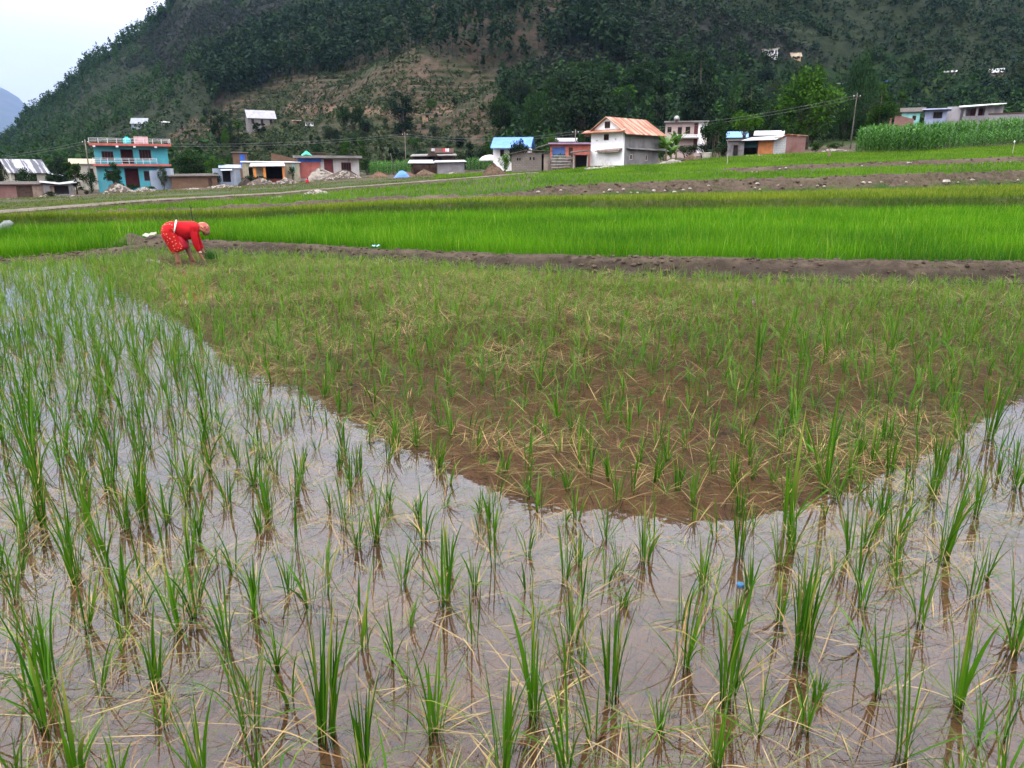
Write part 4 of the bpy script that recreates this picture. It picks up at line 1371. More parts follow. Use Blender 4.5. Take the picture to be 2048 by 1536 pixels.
def banana(label, px, base, H, Y, seed):
    r2 = np.random.default_rng(seed)
    s, e = ray(px, base); x = s * Y; z = float(surf_z([x], [Y])[0])
    root = tag(empty('banana_plant', (x, Y, z - 0.1), r2.random() * 6), label, 'banana plant', 'banana plants')
    n = 10
    B = np.stack([r2.normal(size=n) * 0.08, r2.normal(size=n) * 0.08, np.full(n, H * 0.5) + r2.uniform(-.2, .2, n)], 1)
    V, Q = blades(B, r2.uniform(0.5, 0.75, n) * H, np.arange(n) * 2.4, r2.uniform(0.15, 0.6, n), r2.uniform(0.8, 1.9, n), r2.uniform(0.38, 0.55, n), 7, wp=np.array([0.12, 0.75, 1, 1, 0.95, 0.8, 0.5, 0.08]))
    link('crown', np_mesh('crown', V, Q, np.repeat(r2.random(n), 16)), M_leaf('banana_leaf', (0.035, 0.10, 0.012), (0.12, 0.24, 0.035), trans=0.3, rough=0.4, spec=0.4), root)
    MB().tube([(0, 0, -0.3), (0.03, 0, H * 0.3), (0, 0.02, H * 0.58)], [0.13, 0.11, 0.07], 7).build('trunk', M('banana_stem', (0.13, 0.15, 0.06), 0.7), root, True)


banana('banana plant touching the right wall of the white house', 1332, 318, 3.6, 91, 1)
banana('taller banana plant midway between the white and pink houses', 1352, 318, 4.0, 94, 2)
banana('smallest banana plant by the stone heap', 1342, 322, 2.4, 90, 3)
banana('banana plant in the trees above the brick hut on the right', 1812, 205, 4.5, 150, 4)
banana('second banana plant in the trees above the brick hut, farther right', 1826, 208, 4.2, 152, 5)
banana('banana plant on the wooded slope left of the very tall tree', 1262, 232, 5.0, 175, 6)


def clods(name, label, n, k0, k1, rmin, rmax, smin, smax, mat):
    mb = MB(); r5 = random.Random(n)
    for i in range(n):
        s_ = r5.uniform(smin, smax); f = r5.random() ** 0.8
        y = float(np.interp(s_, S, LY[k0]) * (1 - f) + np.interp(s_, S, LY[k1]) * f); x = s_ * y
        r = rmin + (rmax - rmin) * r5.random() ** 2.5
        mb.rock((x, y, float(surf_z([x], [y])[0]) + r * 0.2), r, r5.random(), .6)
    tag(mb.build(name, mat), label, 'clods', kind='stuff')


CLOD = M('clod_earth', (0.088, 0.064, 0.045), 0.95, (0.036, 0.026, 0.018), 6, bmp=0.6)
clods('clods', 'crumbly earth clods along the nearest bund', 1000, 1, 3, 0.012, 0.065, -0.75, 0.75, CLOD)
clods('clods', 'earth clods along the long brown stony bund', 320, 7, 9, 0.03, 0.15, 0.02, 0.75, CLOD)
clods('clods', 'earth clods along the narrow upper bund', 150, 11, 13, 0.04, 0.16, 0.25, 0.75, CLOD)
# ------------------------------------------------------------------ buildings
class House:
    """a building whose local x runs along its front, y away from the viewer, z up; sizes given in photo pixels x k"""

    def __init__(s, name, label, cat, px, py, Y, turn=0.0, group=None, ground=True):
        sl, e = ray(px, py)
        s.k = Y / 1546.0
        s.c = math.cos(math.atan(sl))
        z = CAMZ + e * Y
        s.root = tag(empty(name, (sl * Y, Y, z), -math.atan(sl) + turn), label, cat, group)

    def part(s, name, mb, mat, parent=None, label=None, smooth=False):
        o = mb.build(name, mat, parent if parent is not None else s.root, smooth)
        if label: o['label'] = label
        return o


def wall_holes(mb, x0, x1, z0, z1, y0, y1, holes):
    """front wall x0..x1, z0..z1 with rectangular openings (x0,x1,z0,z1)"""
    xs = sorted({x0, x1} | {h[0] for h in holes} | {h[1] for h in holes})
    for a, b in zip(xs, xs[1:]):
        hs = sorted([h for h in holes if h[0] <= a + 1e-6 and h[1] >= b - 1e-6], key=lambda h: h[2])
        z = z0
        for h in hs:
            if h[2] > z + 1e-4: mb.box(a, b, y0, y1, z, h[2])
            z = max(z, h[3])
        if z < z1 - 1e-4: mb.box(a, b, y0, y1, z, z1)


def shell(x0, x1, d, z1, holes=(), th=0.22, base=-1.5, z0=None):
    mb = MB()
    wall_holes(mb, x0, x1, base if z0 is None else z0, z1, 0, th, list(holes))
    b = base if z0 is None else z0
    mb.box(x0, x0 + th, th, d - th, b, z1); mb.box(x1 - th, x1, th, d - th, b, z1)
    mb.box(x0, x1, d - th, d, b, z1)
    return mb


WHITE = M('white_limewash', (0.84, 0.82, 0.84), 0.9, (0.74, 0.72, 0.74), 0.9, stain=(0.52, 0.48, 0.44), stain_scale=0.5)
CREAM = M('cream_plaster', (0.370, 0.343, 0.290), 0.9, (0.290, 0.264, 0.224), 0.7, stain=(0.185, 0.165, 0.139))
GREYP = M('grey_cement', (0.198, 0.188, 0.191), 0.95, (0.132, 0.125, 0.129), 0.8, bmp=0.5, stain=(0.092, 0.086, 0.086))
MUDBR = M_brick('mud_brick', (0.172, 0.102, 0.063), (0.132, 0.079, 0.053), (0.099, 0.066, 0.050))
BLOCK = M_brick('grey_brick', (0.178, 0.149, 0.129), (0.139, 0.119, 0.109), (0.106, 0.092, 0.086), 0.42, 0.2)
REDBR = M_brick('red_brick', (0.238, 0.112, 0.092), (0.191, 0.086, 0.076), (0.158, 0.125, 0.119), 0.3, 0.13)
WBLOCK = M_brick('white_block', (0.363, 0.370, 0.370), (0.304, 0.310, 0.317), (0.224, 0.224, 0.224), 0.42, 0.2)
PBLOCK = M_brick('concrete_block', (0.264, 0.251, 0.264), (0.218, 0.211, 0.224), (0.145, 0.139, 0.145), 0.42, 0.2)
TURQ = M('turquoise_paint', (0.066, 0.330, 0.396), 0.8, (0.056, 0.277, 0.343), 0.8, stain=(0.106, 0.238, 0.277))
CORAL = M('coral_band', (0.409, 0.112, 0.092), 0.8)
PINK = M('pale_pink_paint', (0.409, 0.304, 0.290), 0.85, (0.343, 0.264, 0.257), 0.6, stain=(0.231, 0.178, 0.172))
ORANGE = M('orange_paint', (0.62, 0.22, 0.05), 0.8, stain=(0.35, 0.14, 0.06))
DARK = M('dark_opening', (0.018, 0.016, 0.018), 0.9)  # near-black colour stands in for shade inside openings; the forked stick shares it
WOOD = M('dark_wood', (0.075, 0.045, 0.032), 0.8, (0.04, 0.026, 0.02), 3)
REDW = M('red_shutter', (0.42, 0.13, 0.11), 0.75, (0.33, 0.10, 0.09), 1.2)
MAROON = M('maroon_frame', (0.13, 0.03, 0.035), 0.7)
BLUEP = M('blue_paint', (0.045, 0.13, 0.50), 0.7)
METALW = M('white_rail', (0.66, 0.66, 0.68), 0.5)
CONC = M('concrete_slab', (0.198, 0.185, 0.178), 0.95, (0.132, 0.122, 0.119), 1.0)
TIN = M_tin('white_tin', (0.46, 0.46, 0.49), rough=0.4)
TINR = M_tin('rusty_tin', (0.60, 0.42, 0.32), (0.30, 0.095, 0.045), 0.40, 0.58, 0.7)
TINB = M_tin('blue_tin', (0.075, 0.22, 0.62), rough=0.5)
TINP = M_tin('patchy_tin', (0.36, 0.36, 0.40), (0.07, 0.07, 0.09), 0.48, 0.54, 0.6)
TING = M_tin('grey_blue_tin', (0.24, 0.29, 0.38), (0.34, 0.36, 0.40), 0.5, 0.65, 0.5)
THATCH = M('weathered_thatch', (0.099, 0.083, 0.073), 0.95, (0.053, 0.044, 0.040), 2.5, bmp=0.8, bdist=0.1)
GLASS = M('window_glass', (0.03, 0.035, 0.05), 0.15)
STONE = M('field_stone', (0.277, 0.251, 0.218), 0.95, (0.172, 0.155, 0.139), 1.3, bmp=0.5)
RUBBLE = M('pale_rubble', (0.264, 0.231, 0.198), 0.95, (0.132, 0.112, 0.099), 0.8, bmp=0.6)
TEALP = M('teal_paint', (0.22, 0.46, 0.44), 0.8)
TANT = M_tin('tan_tin', (0.330, 0.264, 0.185), (0.224, 0.158, 0.106), 0.5, 0.65, 0.7)
HAY = M('old_hay', (0.125, 0.083, 0.053), 0.95, (0.066, 0.045, 0.032), 4.0, bmp=0.9, bdist=0.15, bscale=9)
TARPG = M('green_tarp', (0.03, 0.42, 0.24), 0.5, (0.02, 0.33, 0.19), 0.6)
TARPB = M('blue_tarp', (0.08, 0.20, 0.62), 0.45, (0.05, 0.14, 0.48), 0.5)


def window(h, x0, x1, z0, z1, fm=WOOD, bars=1, fr=0.07, yq=0.03, pane=DARK):
    """frame set in its opening, bars across, dark pane behind"""
    mb = MB()
    mb.box(x0, x0 + fr, -yq, 0.09, z0, z1); mb.box(x1 - fr, x1, -yq, 0.09, z0, z1)
    mb.box(x0 + fr, x1 - fr, -yq, 0.09, z0, z0 + fr); mb.box(x0 + fr, x1 - fr, -yq, 0.09, z1 - fr, z1)
    for i in range(bars):
        xc = x0 + (x1 - x0) * (i + 1) / (bars + 1)
        mb.box(xc - 0.025, xc + 0.025, -yq + 0.01, 0.06, z0 + fr, z1 - fr)
    w_ = h.part('window', mb, fm)
    h.part('pane', MB().box(x0 + 0.01, x1 - 0.01, 0.10, 0.13, z0 + 0.01, z1 - 0.01), pane, w_)
    return w_


def door(h, x0, x1, z0, z1, m=DARK, y=0.12, name='door'):
    d_ = h.part(name, MB().box(x0 + 0.005, x1 - 0.005, y, y + 0.05, z0, z1 - 0.005), m)
    h.part('frame', MB().box(x0, x0 + 0.07, -0.03, y - 0.005, z0, z1).box(x1 - 0.07, x1, -0.03, y - 0.005, z0, z1).box(x0 + 0.07, x1 - 0.07, -0.03, y - 0.005, z1 - 0.07, z1), WOOD, d_)
    return d_


def gable_x(h, x0, x1, y0, y1, ze, zr, mat, ov=0.35, t=0.07, wallmat=None, name='roof'):
    """ridge along x"""
    ym = 0.5 * (y0 + y1)
    mb = MB()
    dz = (zr - ze) / (ym - y0) * ov
    mb.slab((x0 - ov, y0 - ov, ze - dz), (x1 + ov, y0 - ov, ze - dz), (x1 + ov, ym, zr), (x0 - ov, ym, zr), t)
    mb.slab((x0 - ov, ym, zr), (x1 + ov, ym, zr), (x1 + ov, y1 + ov, ze - dz), (x0 - ov, y1 + ov, ze - dz), t)
    r = h.part(name, mb, mat)
    if wallmat is not None:
        g = MB()
        for xa, xb in ((x0, x0 + 0.2), (x1 - 0.2, x1)):
            g.add([(xa, y0 + .01, ze), (xa, y1 - .01, ze), (xa, ym, zr - t - .02), (xb, y0 + .01, ze), (xb, y1 - .01, ze), (xb, ym, zr - t - .02)], [(0, 2, 1), (3, 4, 5), (0, 1, 4, 3), (1, 2, 5, 4), (2, 0, 3, 5)])
        h.part('gable', g, wallmat)
    return r


def mono(h, x0, x1, y0, y1, zf, zb, mat, ov=0.3, t=0.06, zf2=None, zb2=None, name='roof'):
    """single pitch; zf front height, zb back height, optionally different at the right end"""
    zf2 = zf if zf2 is None else zf2; zb2 = zb if zb2 is None else zb2
    return h.part(name, MB().slab((x0 - ov, y0 - ov, zf), (x1 + ov, y0 - ov, zf2), (x1 + ov, y1 + ov, zb2), (x0 - ov, y1 + ov, zb), t), mat)


VG = None
# ---- turquoise two-storey house
h = House('house', 'two-storey turquoise house with coral bands, white railings and a water tank', 'house', 272, 375, 112)
kx = h.k * h.c * 1.0; k = h.k
X = lambda p: (p - 265) * kx
Z = lambda p: (375 - p) * k
D = 7.0
xl, xr = X(192), X(338)
lo = [(X(246), X(274), 0.0, Z(338)), (X(284), X(310), Z(362), Z(343)), (X(210), X(232), Z(362), Z(343))]
up = [(X(206), X(229), Z(323), Z(306)), (X(243), X(268), Z(329), Z(302)), (X(280), X(304), Z(321), Z(302))]
wall = shell(xl, xr, D, Z(296), lo + up)
h.part('wall', wall, TURQ)
h.part('balcony_floor', MB().box(xl - 0.3, xr + 0.25, -1.1, -0.002, Z(334), Z(330)), CORAL)
h.part('roof', MB().box(xl - 0.45, xr + 0.55, -1.25, D + 0.4, Z(296), Z(291.5)), CORAL)
for hx in lo[1:]: window(h, *hx, fm=MAROON, bars=1)
for hx in (up[0], up[2]): window(h, *hx, fm=MAROON, bars=3)
door(h, *lo[0], m=MAROON, y=1.5)
door(h, *up[1], m=MAROON, y=1.5)
for (nm, y_, za, zb, xa, xb) in (('roof_railing', -1.15, Z(291.5), Z(282), xl - 0.4, xr + 0.45), ('balcony_railing', -1.02, Z(330), Z(319), xl - 0.2, xr - 1.6)):
    mb = MB(); n_ = 9
    for i in range(n_ + 1):
        xx = xa + (xb - xa) * i / n_
        mb.box(xx - 0.03, xx + 0.03, y_ - 0.03, y_ + 0.03, za, zb)
    for f in (0.45, 0.75, 1.0): mb.box(xa + .031, xb - .031, y_ - 0.022, y_ + 0.022, za + (zb - za) * f - 0.04, za + (zb - za) * f)
    if nm == 'roof_railing':
        for f in (0.45, 0.75, 1.0): mb.box(xb - 0.03, xb + 0.03, y_ + 0.04, D, za + (zb - za) * f - 0.04, za + (zb - za) * f)
    h.part(nm, mb, METALW)
mb = MB()
for p_ in (192, 236, 270, 312): mb.box(X(p_), X(p_) + 0.32, -1.27, -0.9, Z(299), Z(296) - 0.003)
h.part('beam_end', mb, METALW)
h.part('stair_room', MB().box(X(273), X(302), 2.2, 5.2, Z(291.5), Z(276)), M('faded_pink_plaster', (0.46, 0.33, 0.34), 0.9))
tk = House('water_tank', 'round turquoise plastic water tank on the roof of the turquoise house', 'water tank', 255, 291.5, 113.5)
rr = []
for zz, r_ in ((0, .50), (.15, .53), (.3, .50), (.45, .53), (.6, .50), (.75, .53), (.9, .50), (1.0, .44), (1.1, .24), (1.12, .2), (1.2, .2)):
    rr.append([(r_ * math.cos(a * math.pi / 8), r_ * math.sin(a * math.pi / 8), zz) for a in range(16)])
tk.part('tank_body', MB().rings(rr), M('tank_plastic', (0.02, 0.48, 0.50), 0.4), smooth=True)
tk.part('lid', MB().rings([[(0.22 * math.cos(a * math.pi / 6), 0.22 * math.sin(a * math.pi / 6), z_) for a in range(12)] for z_ in (1.2, 1.27)]), M('tank_lid', (0.02, 0.40, 0.42), 0.4))
h = House('tin_fence', 'grey blue corrugated sheet fence at the right corner of the turquoise house', 'fence', 327, 378, 108.5, 0.12)
for i in range(3):
    h.part('sheet', MB().box(-1.55 + i * 1.05, -0.52 + i * 1.05, 0.02 * (i % 2), 0.05 + 0.02 * (i % 2), -0.5, 2.5 + 0.15 * ((i * 7) % 3)), TING)
h.part('post', MB().box(-1.6, -1.56, 0.06, 0.12, -0.5, 2.5).box(1.6, 1.66, 0.06, 0.12, -0.5, 2.6), WOOD)

# ---- mud brick shed right of it
h = House('shed', 'long low mud brick shed right of the turquoise house', 'shed', 391, 378, 109, 0.06)
kx = h.k * h.c; W_ = 92 * kx
h.part('wall', shell(-W_ / 2, W_ / 2, 4.0, 1.75, [(W_ * 0.30, W_ * 0.38, 0, 1.5)]), MUDBR)
h.part('door', MB().box(W_ * 0.30, W_ * 0.38, 0.12, 0.17, 0, 1.49), WOOD)
h.part('roof', MB().slab((-W_ / 2 - .4, -.4, 1.78), (W_ / 2 + .4, -.4, 1.86), (W_ / 2 + .4, 4.3, 2.2), (-W_ / 2 - .4, 4.3, 2.05), .1), THATCH)

# ---- houses at the far left
h = House('house', 'cream house with large patchy white and black tin roof at the far left', 'house', 62, 372, 128, 0.35)
h.part('wall', shell(-2.7, 2.6, 4.6, 2.5, [(-2.2, -1.4, 0.9, 1.9), (0.2, 1.1, 0.0, 1.9)]), CREAM)
window(h, -2.2, -1.4, 0.9, 1.9); door(h, 0.2, 1.1, 0, 1.9)
gable_x(h, -2.7, 2.6, 0, 4.6, 2.5, 4.3, TINP, 0.5, wallmat=CREAM)
h.part('lean_to_roof', MB().slab((3.05, -0.6, 1.9), (5.0, -0.6, 1.7), (5.0, 3.6, 2.2), (3.05, 3.6, 2.4), .06), TIN)
h = House('shed', 'low shed with curled white tin roof left of the turquoise house', 'shed', 122, 388, 106)
h.part('wall', shell(-2.0, 1.6, 2.6, 1.25, [(-1.2, 1.0, 0, 1.1)]), GREYP)
h.part('roof', MB().slab((-2.3, -.5, 1.6), (0, -.6, 1.33), (0, 2.8, 1.5), (-2.3, 2.8, 1.75), .05).slab((0.003, -.6, 1.33), (2.1, -.5, 1.55), (2.1, 2.8, 1.8), (0.003, 2.8, 1.5), .05), TIN)
h = House('house', 'low red and brown brick house half hidden at the left edge of the photo', 'house', 50, 398, 104)
h.part('wall', shell(-5.5, 3.6, 4.0, 1.9, [(-0.8, 1.0, 0, 1.7), (-4.0, -2.9, 0.8, 1.6)]), REDBR)
door(h, -0.8, 1.0, 0, 1.7, m=WOOD); window(h, -4.0, -2.9, .8, 1.6)
h.part('plaster_panel', MB().box(1.05, 3.58, -0.03, -0.003, -0.5, 1.85), M('brown_plaster', (0.26, 0.19, 0.15), 0.9, stain=(0.16, 0.12, 0.10)))
h.part('painted_panel', MB().box(-5.5, -4.05, -0.03, -0.003, 0.75, 1.85), M('deep_red_paint', (0.22, 0.035, 0.04), 0.8))
h.part('painted_panel', MB().box(-5.5, -4.05, -0.03, -0.003, -0.2, 0.70), BLUEP)
mono(h, -5.5, 3.6, 0, 4.0, 1.95, 2.3, THATCH, 0.4)
h = House('house', 'small pale house with brown tin roof behind the tree beside the utility pole', 'house', 170, 360, 125)
h.part('wall', shell(-1.6, 3.0, 4, 2.6, [(0.6, 1.4, 0.8, 1.8)]), CREAM); window(h, .6, 1.4, .8, 1.8)
mono(h, -1.6, 3.0, 0, 4, 2.5, 3.4, TANT, .4)

# ---- small huts
h = House('hut', 'grey blue tin hut with small awning, right of the bushy trees', 'hut', 455, 364, 113)
h.part('wall', shell(-1.9, 1.9, 3.0, 1.9, [(-0.6, 0.5, 0, 1.7)], th=0.08), TING)
h.part('door', MB().box(-.6, .5, 0.9, .95, 0, 1.69), DARK)
mono(h, -0.8, 1.9, 0, 3, 2.0, 2.5, TING, .25)
h.part('awning', MB().slab((-.8, -.9, 1.62), (.8, -.9, 1.66), (.8, -.09, 1.86), (-.8, -.09, 1.82), .04), TIN)
h = House('hut', 'small brown brick hut with bright blue door and dark roof edge', 'hut', 482, 337, 124)
h.part('wall', shell(-1.1, 1.1, 2.4, 2.4, [(-0.05, 0.75, 0, 2.15)]), MUDBR)
h.part('door', MB().box(-.045, .745, .03, .08, 0, 2.14), BLUEP)
mono(h, -1.1, 1.1, 0, 2.4, 2.45, 2.6, THATCH, .25)
h = House('shop', 'open shop with orange posts and white tin awning', 'shop', 540, 368, 114)
kx = h.k * h.c; k = h.k
X = lambda p: (p - 540) * kx; Z = lambda p: (368 - p) * k
h.part('wall', shell(X(488), X(602), 4.5, Z(327), [(X(534), X(567), 0, Z(334)), (X(500), X(508), 0.3, Z(336)), (X(588), X(593), Z(345), Z(329))]), M('pale_yellow_plaster', (0.330, 0.297, 0.218), 0.9, stain=(0.198, 0.178, 0.139)))
h.part('shade_panel', MB().box(X(534), X(567), 2.6, 2.7, 0, Z(330)), DARK)  # dark sheet behind the bay, the shop's interior shade put into its colour
h.part('counter', MB().box(X(538), X(564), 1.2, 1.7, 0, 0.75), M('red_goods', (0.36, 0.09, 0.06), 0.8, (0.12, 0.06, 0.05), 3.5))
for p_ in (512, 531, 569):
    h.part('post', MB().box(X(p_) - 0.17, X(p_) + 0.17, -1.3, -0.95, -0.8, Z(333.5)), ORANGE)
h.part('awning', MB().slab((X(503), -1.7, Z(334)), (X(573), -1.7, Z(333)), (X(571), -0.01, Z(326)), (X(505), -0.01, Z(327)), .06), TIN)
h.part('window', MB().box(X(588), X(593), 0.05, 0.1, Z(345), Z(329)), TEALP)
mono(h, X(488), X(602), 0, 4.5, Z(326), Z(323), TIN, .25)
h = House('hut', 'ruined brown mud wall with slanting top behind the orange-post shop', 'hut', 568, 330, 128)
h.part('wall', MB().hexa([(-2.0, 0, -.5), (2.2, 0, -.5), (2.2, .4, -.5), (-2.0, .4, -.5), (-1.9, 0, 1.9), (2.2, 0, .9), (2.2, .4, .9), (-1.9, .4, 1.9)]), MUDBR)

# ---- long white house with red shutters
h = House('house', 'long white flat-roofed house with red shutters and a blue lintel', 'house', 660, 357, 119)
kx = h.k * h.c; k = h.k
X = lambda p: (p - 660) * kx; Z = lambda p: (357 - p) * k
holes = [(X(602), X(643), 0, Z(325.5)), (X(650), X(668), 0, Z(320)), (X(684), X(704), Z(345), Z(326))]
h.part('wall', shell(X(597), X(720), 6.0, Z(318), holes), M('off_white_plaster', (0.396, 0.376, 0.370), 0.9, (0.330, 0.310, 0.304), .7, stain=(0.211, 0.191, 0.185)))
h.part('roof', MB().box(X(590), X(727), -1.0, 6.4, Z(318), Z(313.5)), CONC)
for a, b in ((602, 622.3), (622.7, 643)):
    h.part('shutter', MB().box(X(a), X(b), 0.06, 0.11, 0, Z(325.7)), REDW)
h.part('lintel_board', MB().box(X(600), X(645), -0.06, -0.003, Z(325.3), Z(319)), BLUEP)
door(h, *holes[1], m=MAROON, y=.12)
window(h, *holes[2], fm=MAROON, bars=3, fr=.12)
h.part('steps', MB().box(X(646), X(672), -0.8, -0.003, -1, -0.02), CONC)
t = House('tarp', 'crumpled green tarp draped on the roof of the long white house', 'tarp', 615, 313.5, 119.5)
mb = MB(); r2 = random.Random(4)
NX, NY = 9, 6
vs_ = [((i / (NX - 1) - .5) * 1.75, (j / (NY - 1) - .5) * 1.5, max(0.02, (1.0 * (1 - abs(i / (NX - 1) - .42) * 1.7) * (1 - abs(j / (NY - 1) - .5) * 1.3) + .10 * r2.random())) + (-0.0 if j else 0)) for j in range(NY) for i in range(NX)]
vs_ = [(a, b, c) for a, b, c in vs_]
mb.add(vs_, [(j * NX + i, j * NX + i + 1, (j + 1) * NX + i + 1, (j + 1) * NX + i) for j in range(NY - 1) for i in range(NX - 1)])
to = t.part('cloth', mb, TARPG)
sm_ = to.modifiers.new('thick', 'SOLIDIFY'); sm_.thickness = .02
st = House('woodpile', 'stacked planks and poles on the roof beside the green tarp', 'woodpile', 640, 313.5, 121)
for i in range(7):
    st.part('plank', MB().box(-1.6 + r2.uniform(-.3, .3), 1.0 + r2.uniform(-.4, .6), (i % 3) * .3, (i % 3) * .3 + .2, 0.16 * (i // 2) + .01 * i, 0.16 * (i // 2) + .01 * i + .12), WOOD)

# ---- hut with white tin roof and grey block wall
h = House('hut', 'hut with white tin roof, dark porch and grey block wall', 'hut', 876, 348, 116)
kx = h.k * h.c; k = h.k
X = lambda p: (p - 876) * kx; Z = lambda p: (348 - p) * k
h.part('wall', MB().box(X(875), X(929), 0, .25, -1, Z(326.5)).box(X(923), X(929), .252, 4, -1, Z(326.5)), PBLOCK)
h.part('porch', shell(X(823), X(874), 4.0, Z(329), [(X(828), X(858), 0, Z(331)), (X(861), X(873), 0, Z(331))], th=.12), WOOD)
h.part('roof', MB().slab((X(817), -.9, Z(327)), (X(869), -.9, Z(327)), (X(866), 2.5, Z(320)), (X(819), 2.5, Z(320.5)), .05), TIN)
h.part('roof', MB().slab((X(868), -.5, Z(325.5)), (X(934), -.5, Z(324)), (X(930), 3, Z(320)), (X(870), 3, Z(321)), .05), TIN)
h = House('house', 'dark wooden house with small carved porch gable behind the white tin roof hut', 'house', 872, 330, 121)
k = h.k; kx = h.k * h.c
X = lambda p: (p - 872) * kx; Z = lambda p: (330 - p) * k
h.part('wall', shell(X(826), X(908), 4, Z(312), [(X(857), X(869), 0, Z(314)), (X(876), X(884), .5, Z(316))]), M('brown_timber_wall', (0.11, 0.075, 0.06), .85, (0.07, .05, .04), 2))
h.part('roof', MB().slab((X(822), -1, Z(313)), (X(914), -1, Z(311)), (X(912), 4.2, Z(306)), (X(824), 4.2, Z(308)), .12), CONC)
h.part('porch_gable', MB().add([(X(855), -1.2, Z(312)), (X(876), -1.2, Z(312)), (X(865), -1.2, Z(302)), (X(855), -.9, Z(312)), (X(876), -.9, Z(312)), (X(865), -.9, Z(302))], [(0, 1, 2), (5, 4, 3), (0, 3, 4, 1), (1, 4, 5, 2), (2, 5, 3, 0)]), WOOD)
h.part('upper_wall', MB().box(X(862), X(908), 2, 4, Z(306) + .02, Z(297)), M('brown_plank', (0.17, 0.10, 0.085), .9))
cl_ = House('clothesline', 'line of drying clothes, red and white, on a rooftop', 'clothesline', 888, 306, 120)
cl_.part('line', MB().tube([(-2.2, -.3, .72), (0, -.3, .64), (1.2, -.3, .70)], .012, 4), WOOD)
for i, (xa, wd, hh, mt) in enumerate([(-.12, .26, .5, M('red_cloth', (.55, .03, .06), .8)), (.2, .26, .46, M('pale_pink_cloth', (.72, .50, .52), .8)), (.5, .26, .48, M('white_cloth', (.75, .74, .74), .8)), (-1.9, .5, .4, M('grey_cloth', (.45, .45, .47), .8))]):
    cl_.part('garment', MB().box(xa, xa + wd, -.32, -.28, .66 - hh, .66), mt)
cl_.part('post', MB().box(-2.25, -2.2, -.33, -.27, -.1, .85).box(1.2, 1.25, -.33, -.27, -.1, .85), WOOD)

# ---- blue roof house
h = House('house', 'white house with bright blue tin roof', 'house', 1022, 322, 108, -0.15)
k = h.k; X = lambda p: (p - 1022) * h.k; Z = lambda p: (322 - p) * k
h.part('wall', shell(X(986), X(1056), 4.6, Z(296), [(X(1000), X(1008), .6, 1.5), (X(1020), X(1030), 0, 1.7)]), WHITE)
window(h, X(1000), X(1008), .6, 1.5); door(h, X(1020), X(1030), 0, 1.7)
gable_x(h, X(988), X(1056), 0, 4.6, Z(293), Z(275.5), TINB, .45, wallmat=WHITE)
h.part('porch_roof', MB().slab((X(986), -1.6, Z(298)), (X(1062), -1.6, Z(298)), (X(1060), -.46, Z(292.5)), (X(986), -.46, Z(292.5)), .05), TINB)
h = House('tarp', 'light dome of white sheeting left of the blue-roofed house', 'tarp', 980, 322, 112)
rr = [[(1.6 * math.cos(a * math.pi / 7) * c_, 1.2 * math.sin(a * math.pi / 7) * c_, z_) for a in range(14)] for c_, z_ in ((1, 0), (.95, .25), (.75, .55), (.45, .75), (.1, .85))]
h.part('sheet', MB().rings(rr), M('white_sheet', (.66, .68, .66), .6), smooth=True)

# ---- grey brick shed
h = House('shed', 'grey brick shed with sloping roof edge and a door at its right end', 'shed', 1060, 345, 91)
k = h.k; X = lambda p: (p - 1060) * k; Z = lambda p: (345 - p) * k
holes = [(X(1083), X(1096), 0, Z(309)), (X(1034), X(1036.5), Z(322), Z(317)), (X(1038.5), X(1041), Z(322), Z(317)), (X(1059), X(1062), Z(321), Z(315.5)), (X(1066), X(1069), Z(321), Z(315.5))]
mb = MB()
wall_holes(mb, X(1023), X(1100), -1, Z(307), 0, .2, holes)
mb.box(X(1023), X(1023) + .2, .2, 3.8, -1, Z(311)); mb.box(X(1100) - .2, X(1100), .2, 3.8, -1, Z(307)); mb.box(X(1023), X(1100), 3.8, 4, -1, Z(307))
h.part('wall', mb, BLOCK)
h.part('dark_back', MB().box(X(1030), X(1098), 2.4, 2.5, 0, Z(309)), DARK)  # extra sheet inside the shed, interior shade put into its colour
h.part('door', MB().box(X(1087), X(1096), .1, .15, 0, Z(310)), M('weathered_door', (.24, .19, .16), .9))
h.part('roof', MB().slab((X(1018), -.35, Z(309.5)), (X(1048), -.35, Z(302.5)), (X(1048), 4.3, Z(301)), (X(1018), 4.3, Z(309)), .08).slab((X(1048) + .003, -.35, Z(302.5)), (X(1106), -.35, Z(303)), (X(1106), 4.3, Z(301)), (X(1048) + .003, 4.3, Z(301)), .08), THATCH)

# ---- coral and blue house
h = House('house', 'coral and blue low house behind the stacked stones, left of the white house', 'house', 1140, 335, 108)
k = h.k; X = lambda p: (p - 1140) * k; Z = lambda p: (335 - p) * k
holes = [(X(1104), X(1130), .3, Z(296)), (X(1137), X(1145), 0, Z(297))]
h.part('wall', shell(X(1100), X(1182), 5, Z(291), holes), M('coral_paint', (0.436, 0.132, 0.099), .8, stain=(0.297, 0.106, 0.086)))
h.part('panel', MB().box(X(1104), X(1130), .05, .1, .3, Z(296)), M('deep_blue_paint', (.07, .13, .34), .8))
door(h, *holes[1], m=WOOD)
h.part('roof', MB().box(X(1096), X(1184), -.6, 5.3, Z(291), Z(288)), M('purple_slab', (.30, .20, .30), .9))
h.part('side_roof', MB().slab((X(1070), -.5, Z(298)), (X(1099), -.5, Z(290)), (X(1099), 4, Z(286)), (X(1074), 4, Z(293)), .08), THATCH)
h = House('house', 'small house with white roof peeping over the coral house', 'house', 1130, 300, 125)
h.part('wall', shell(-1.7, 1.7, 3, 1.4), GREYP); mono(h, -1.7, 1.7, 0, 3, 1.3, 2.0, TIN, .3)
h = House('shelter', 'open shelter on rough posts leaning at the left of the white house', 'shelter', 1161, 342, 88.5)
k = h.k; X = lambda p: (p - 1161) * k; Z = lambda p: (342 - p) * k
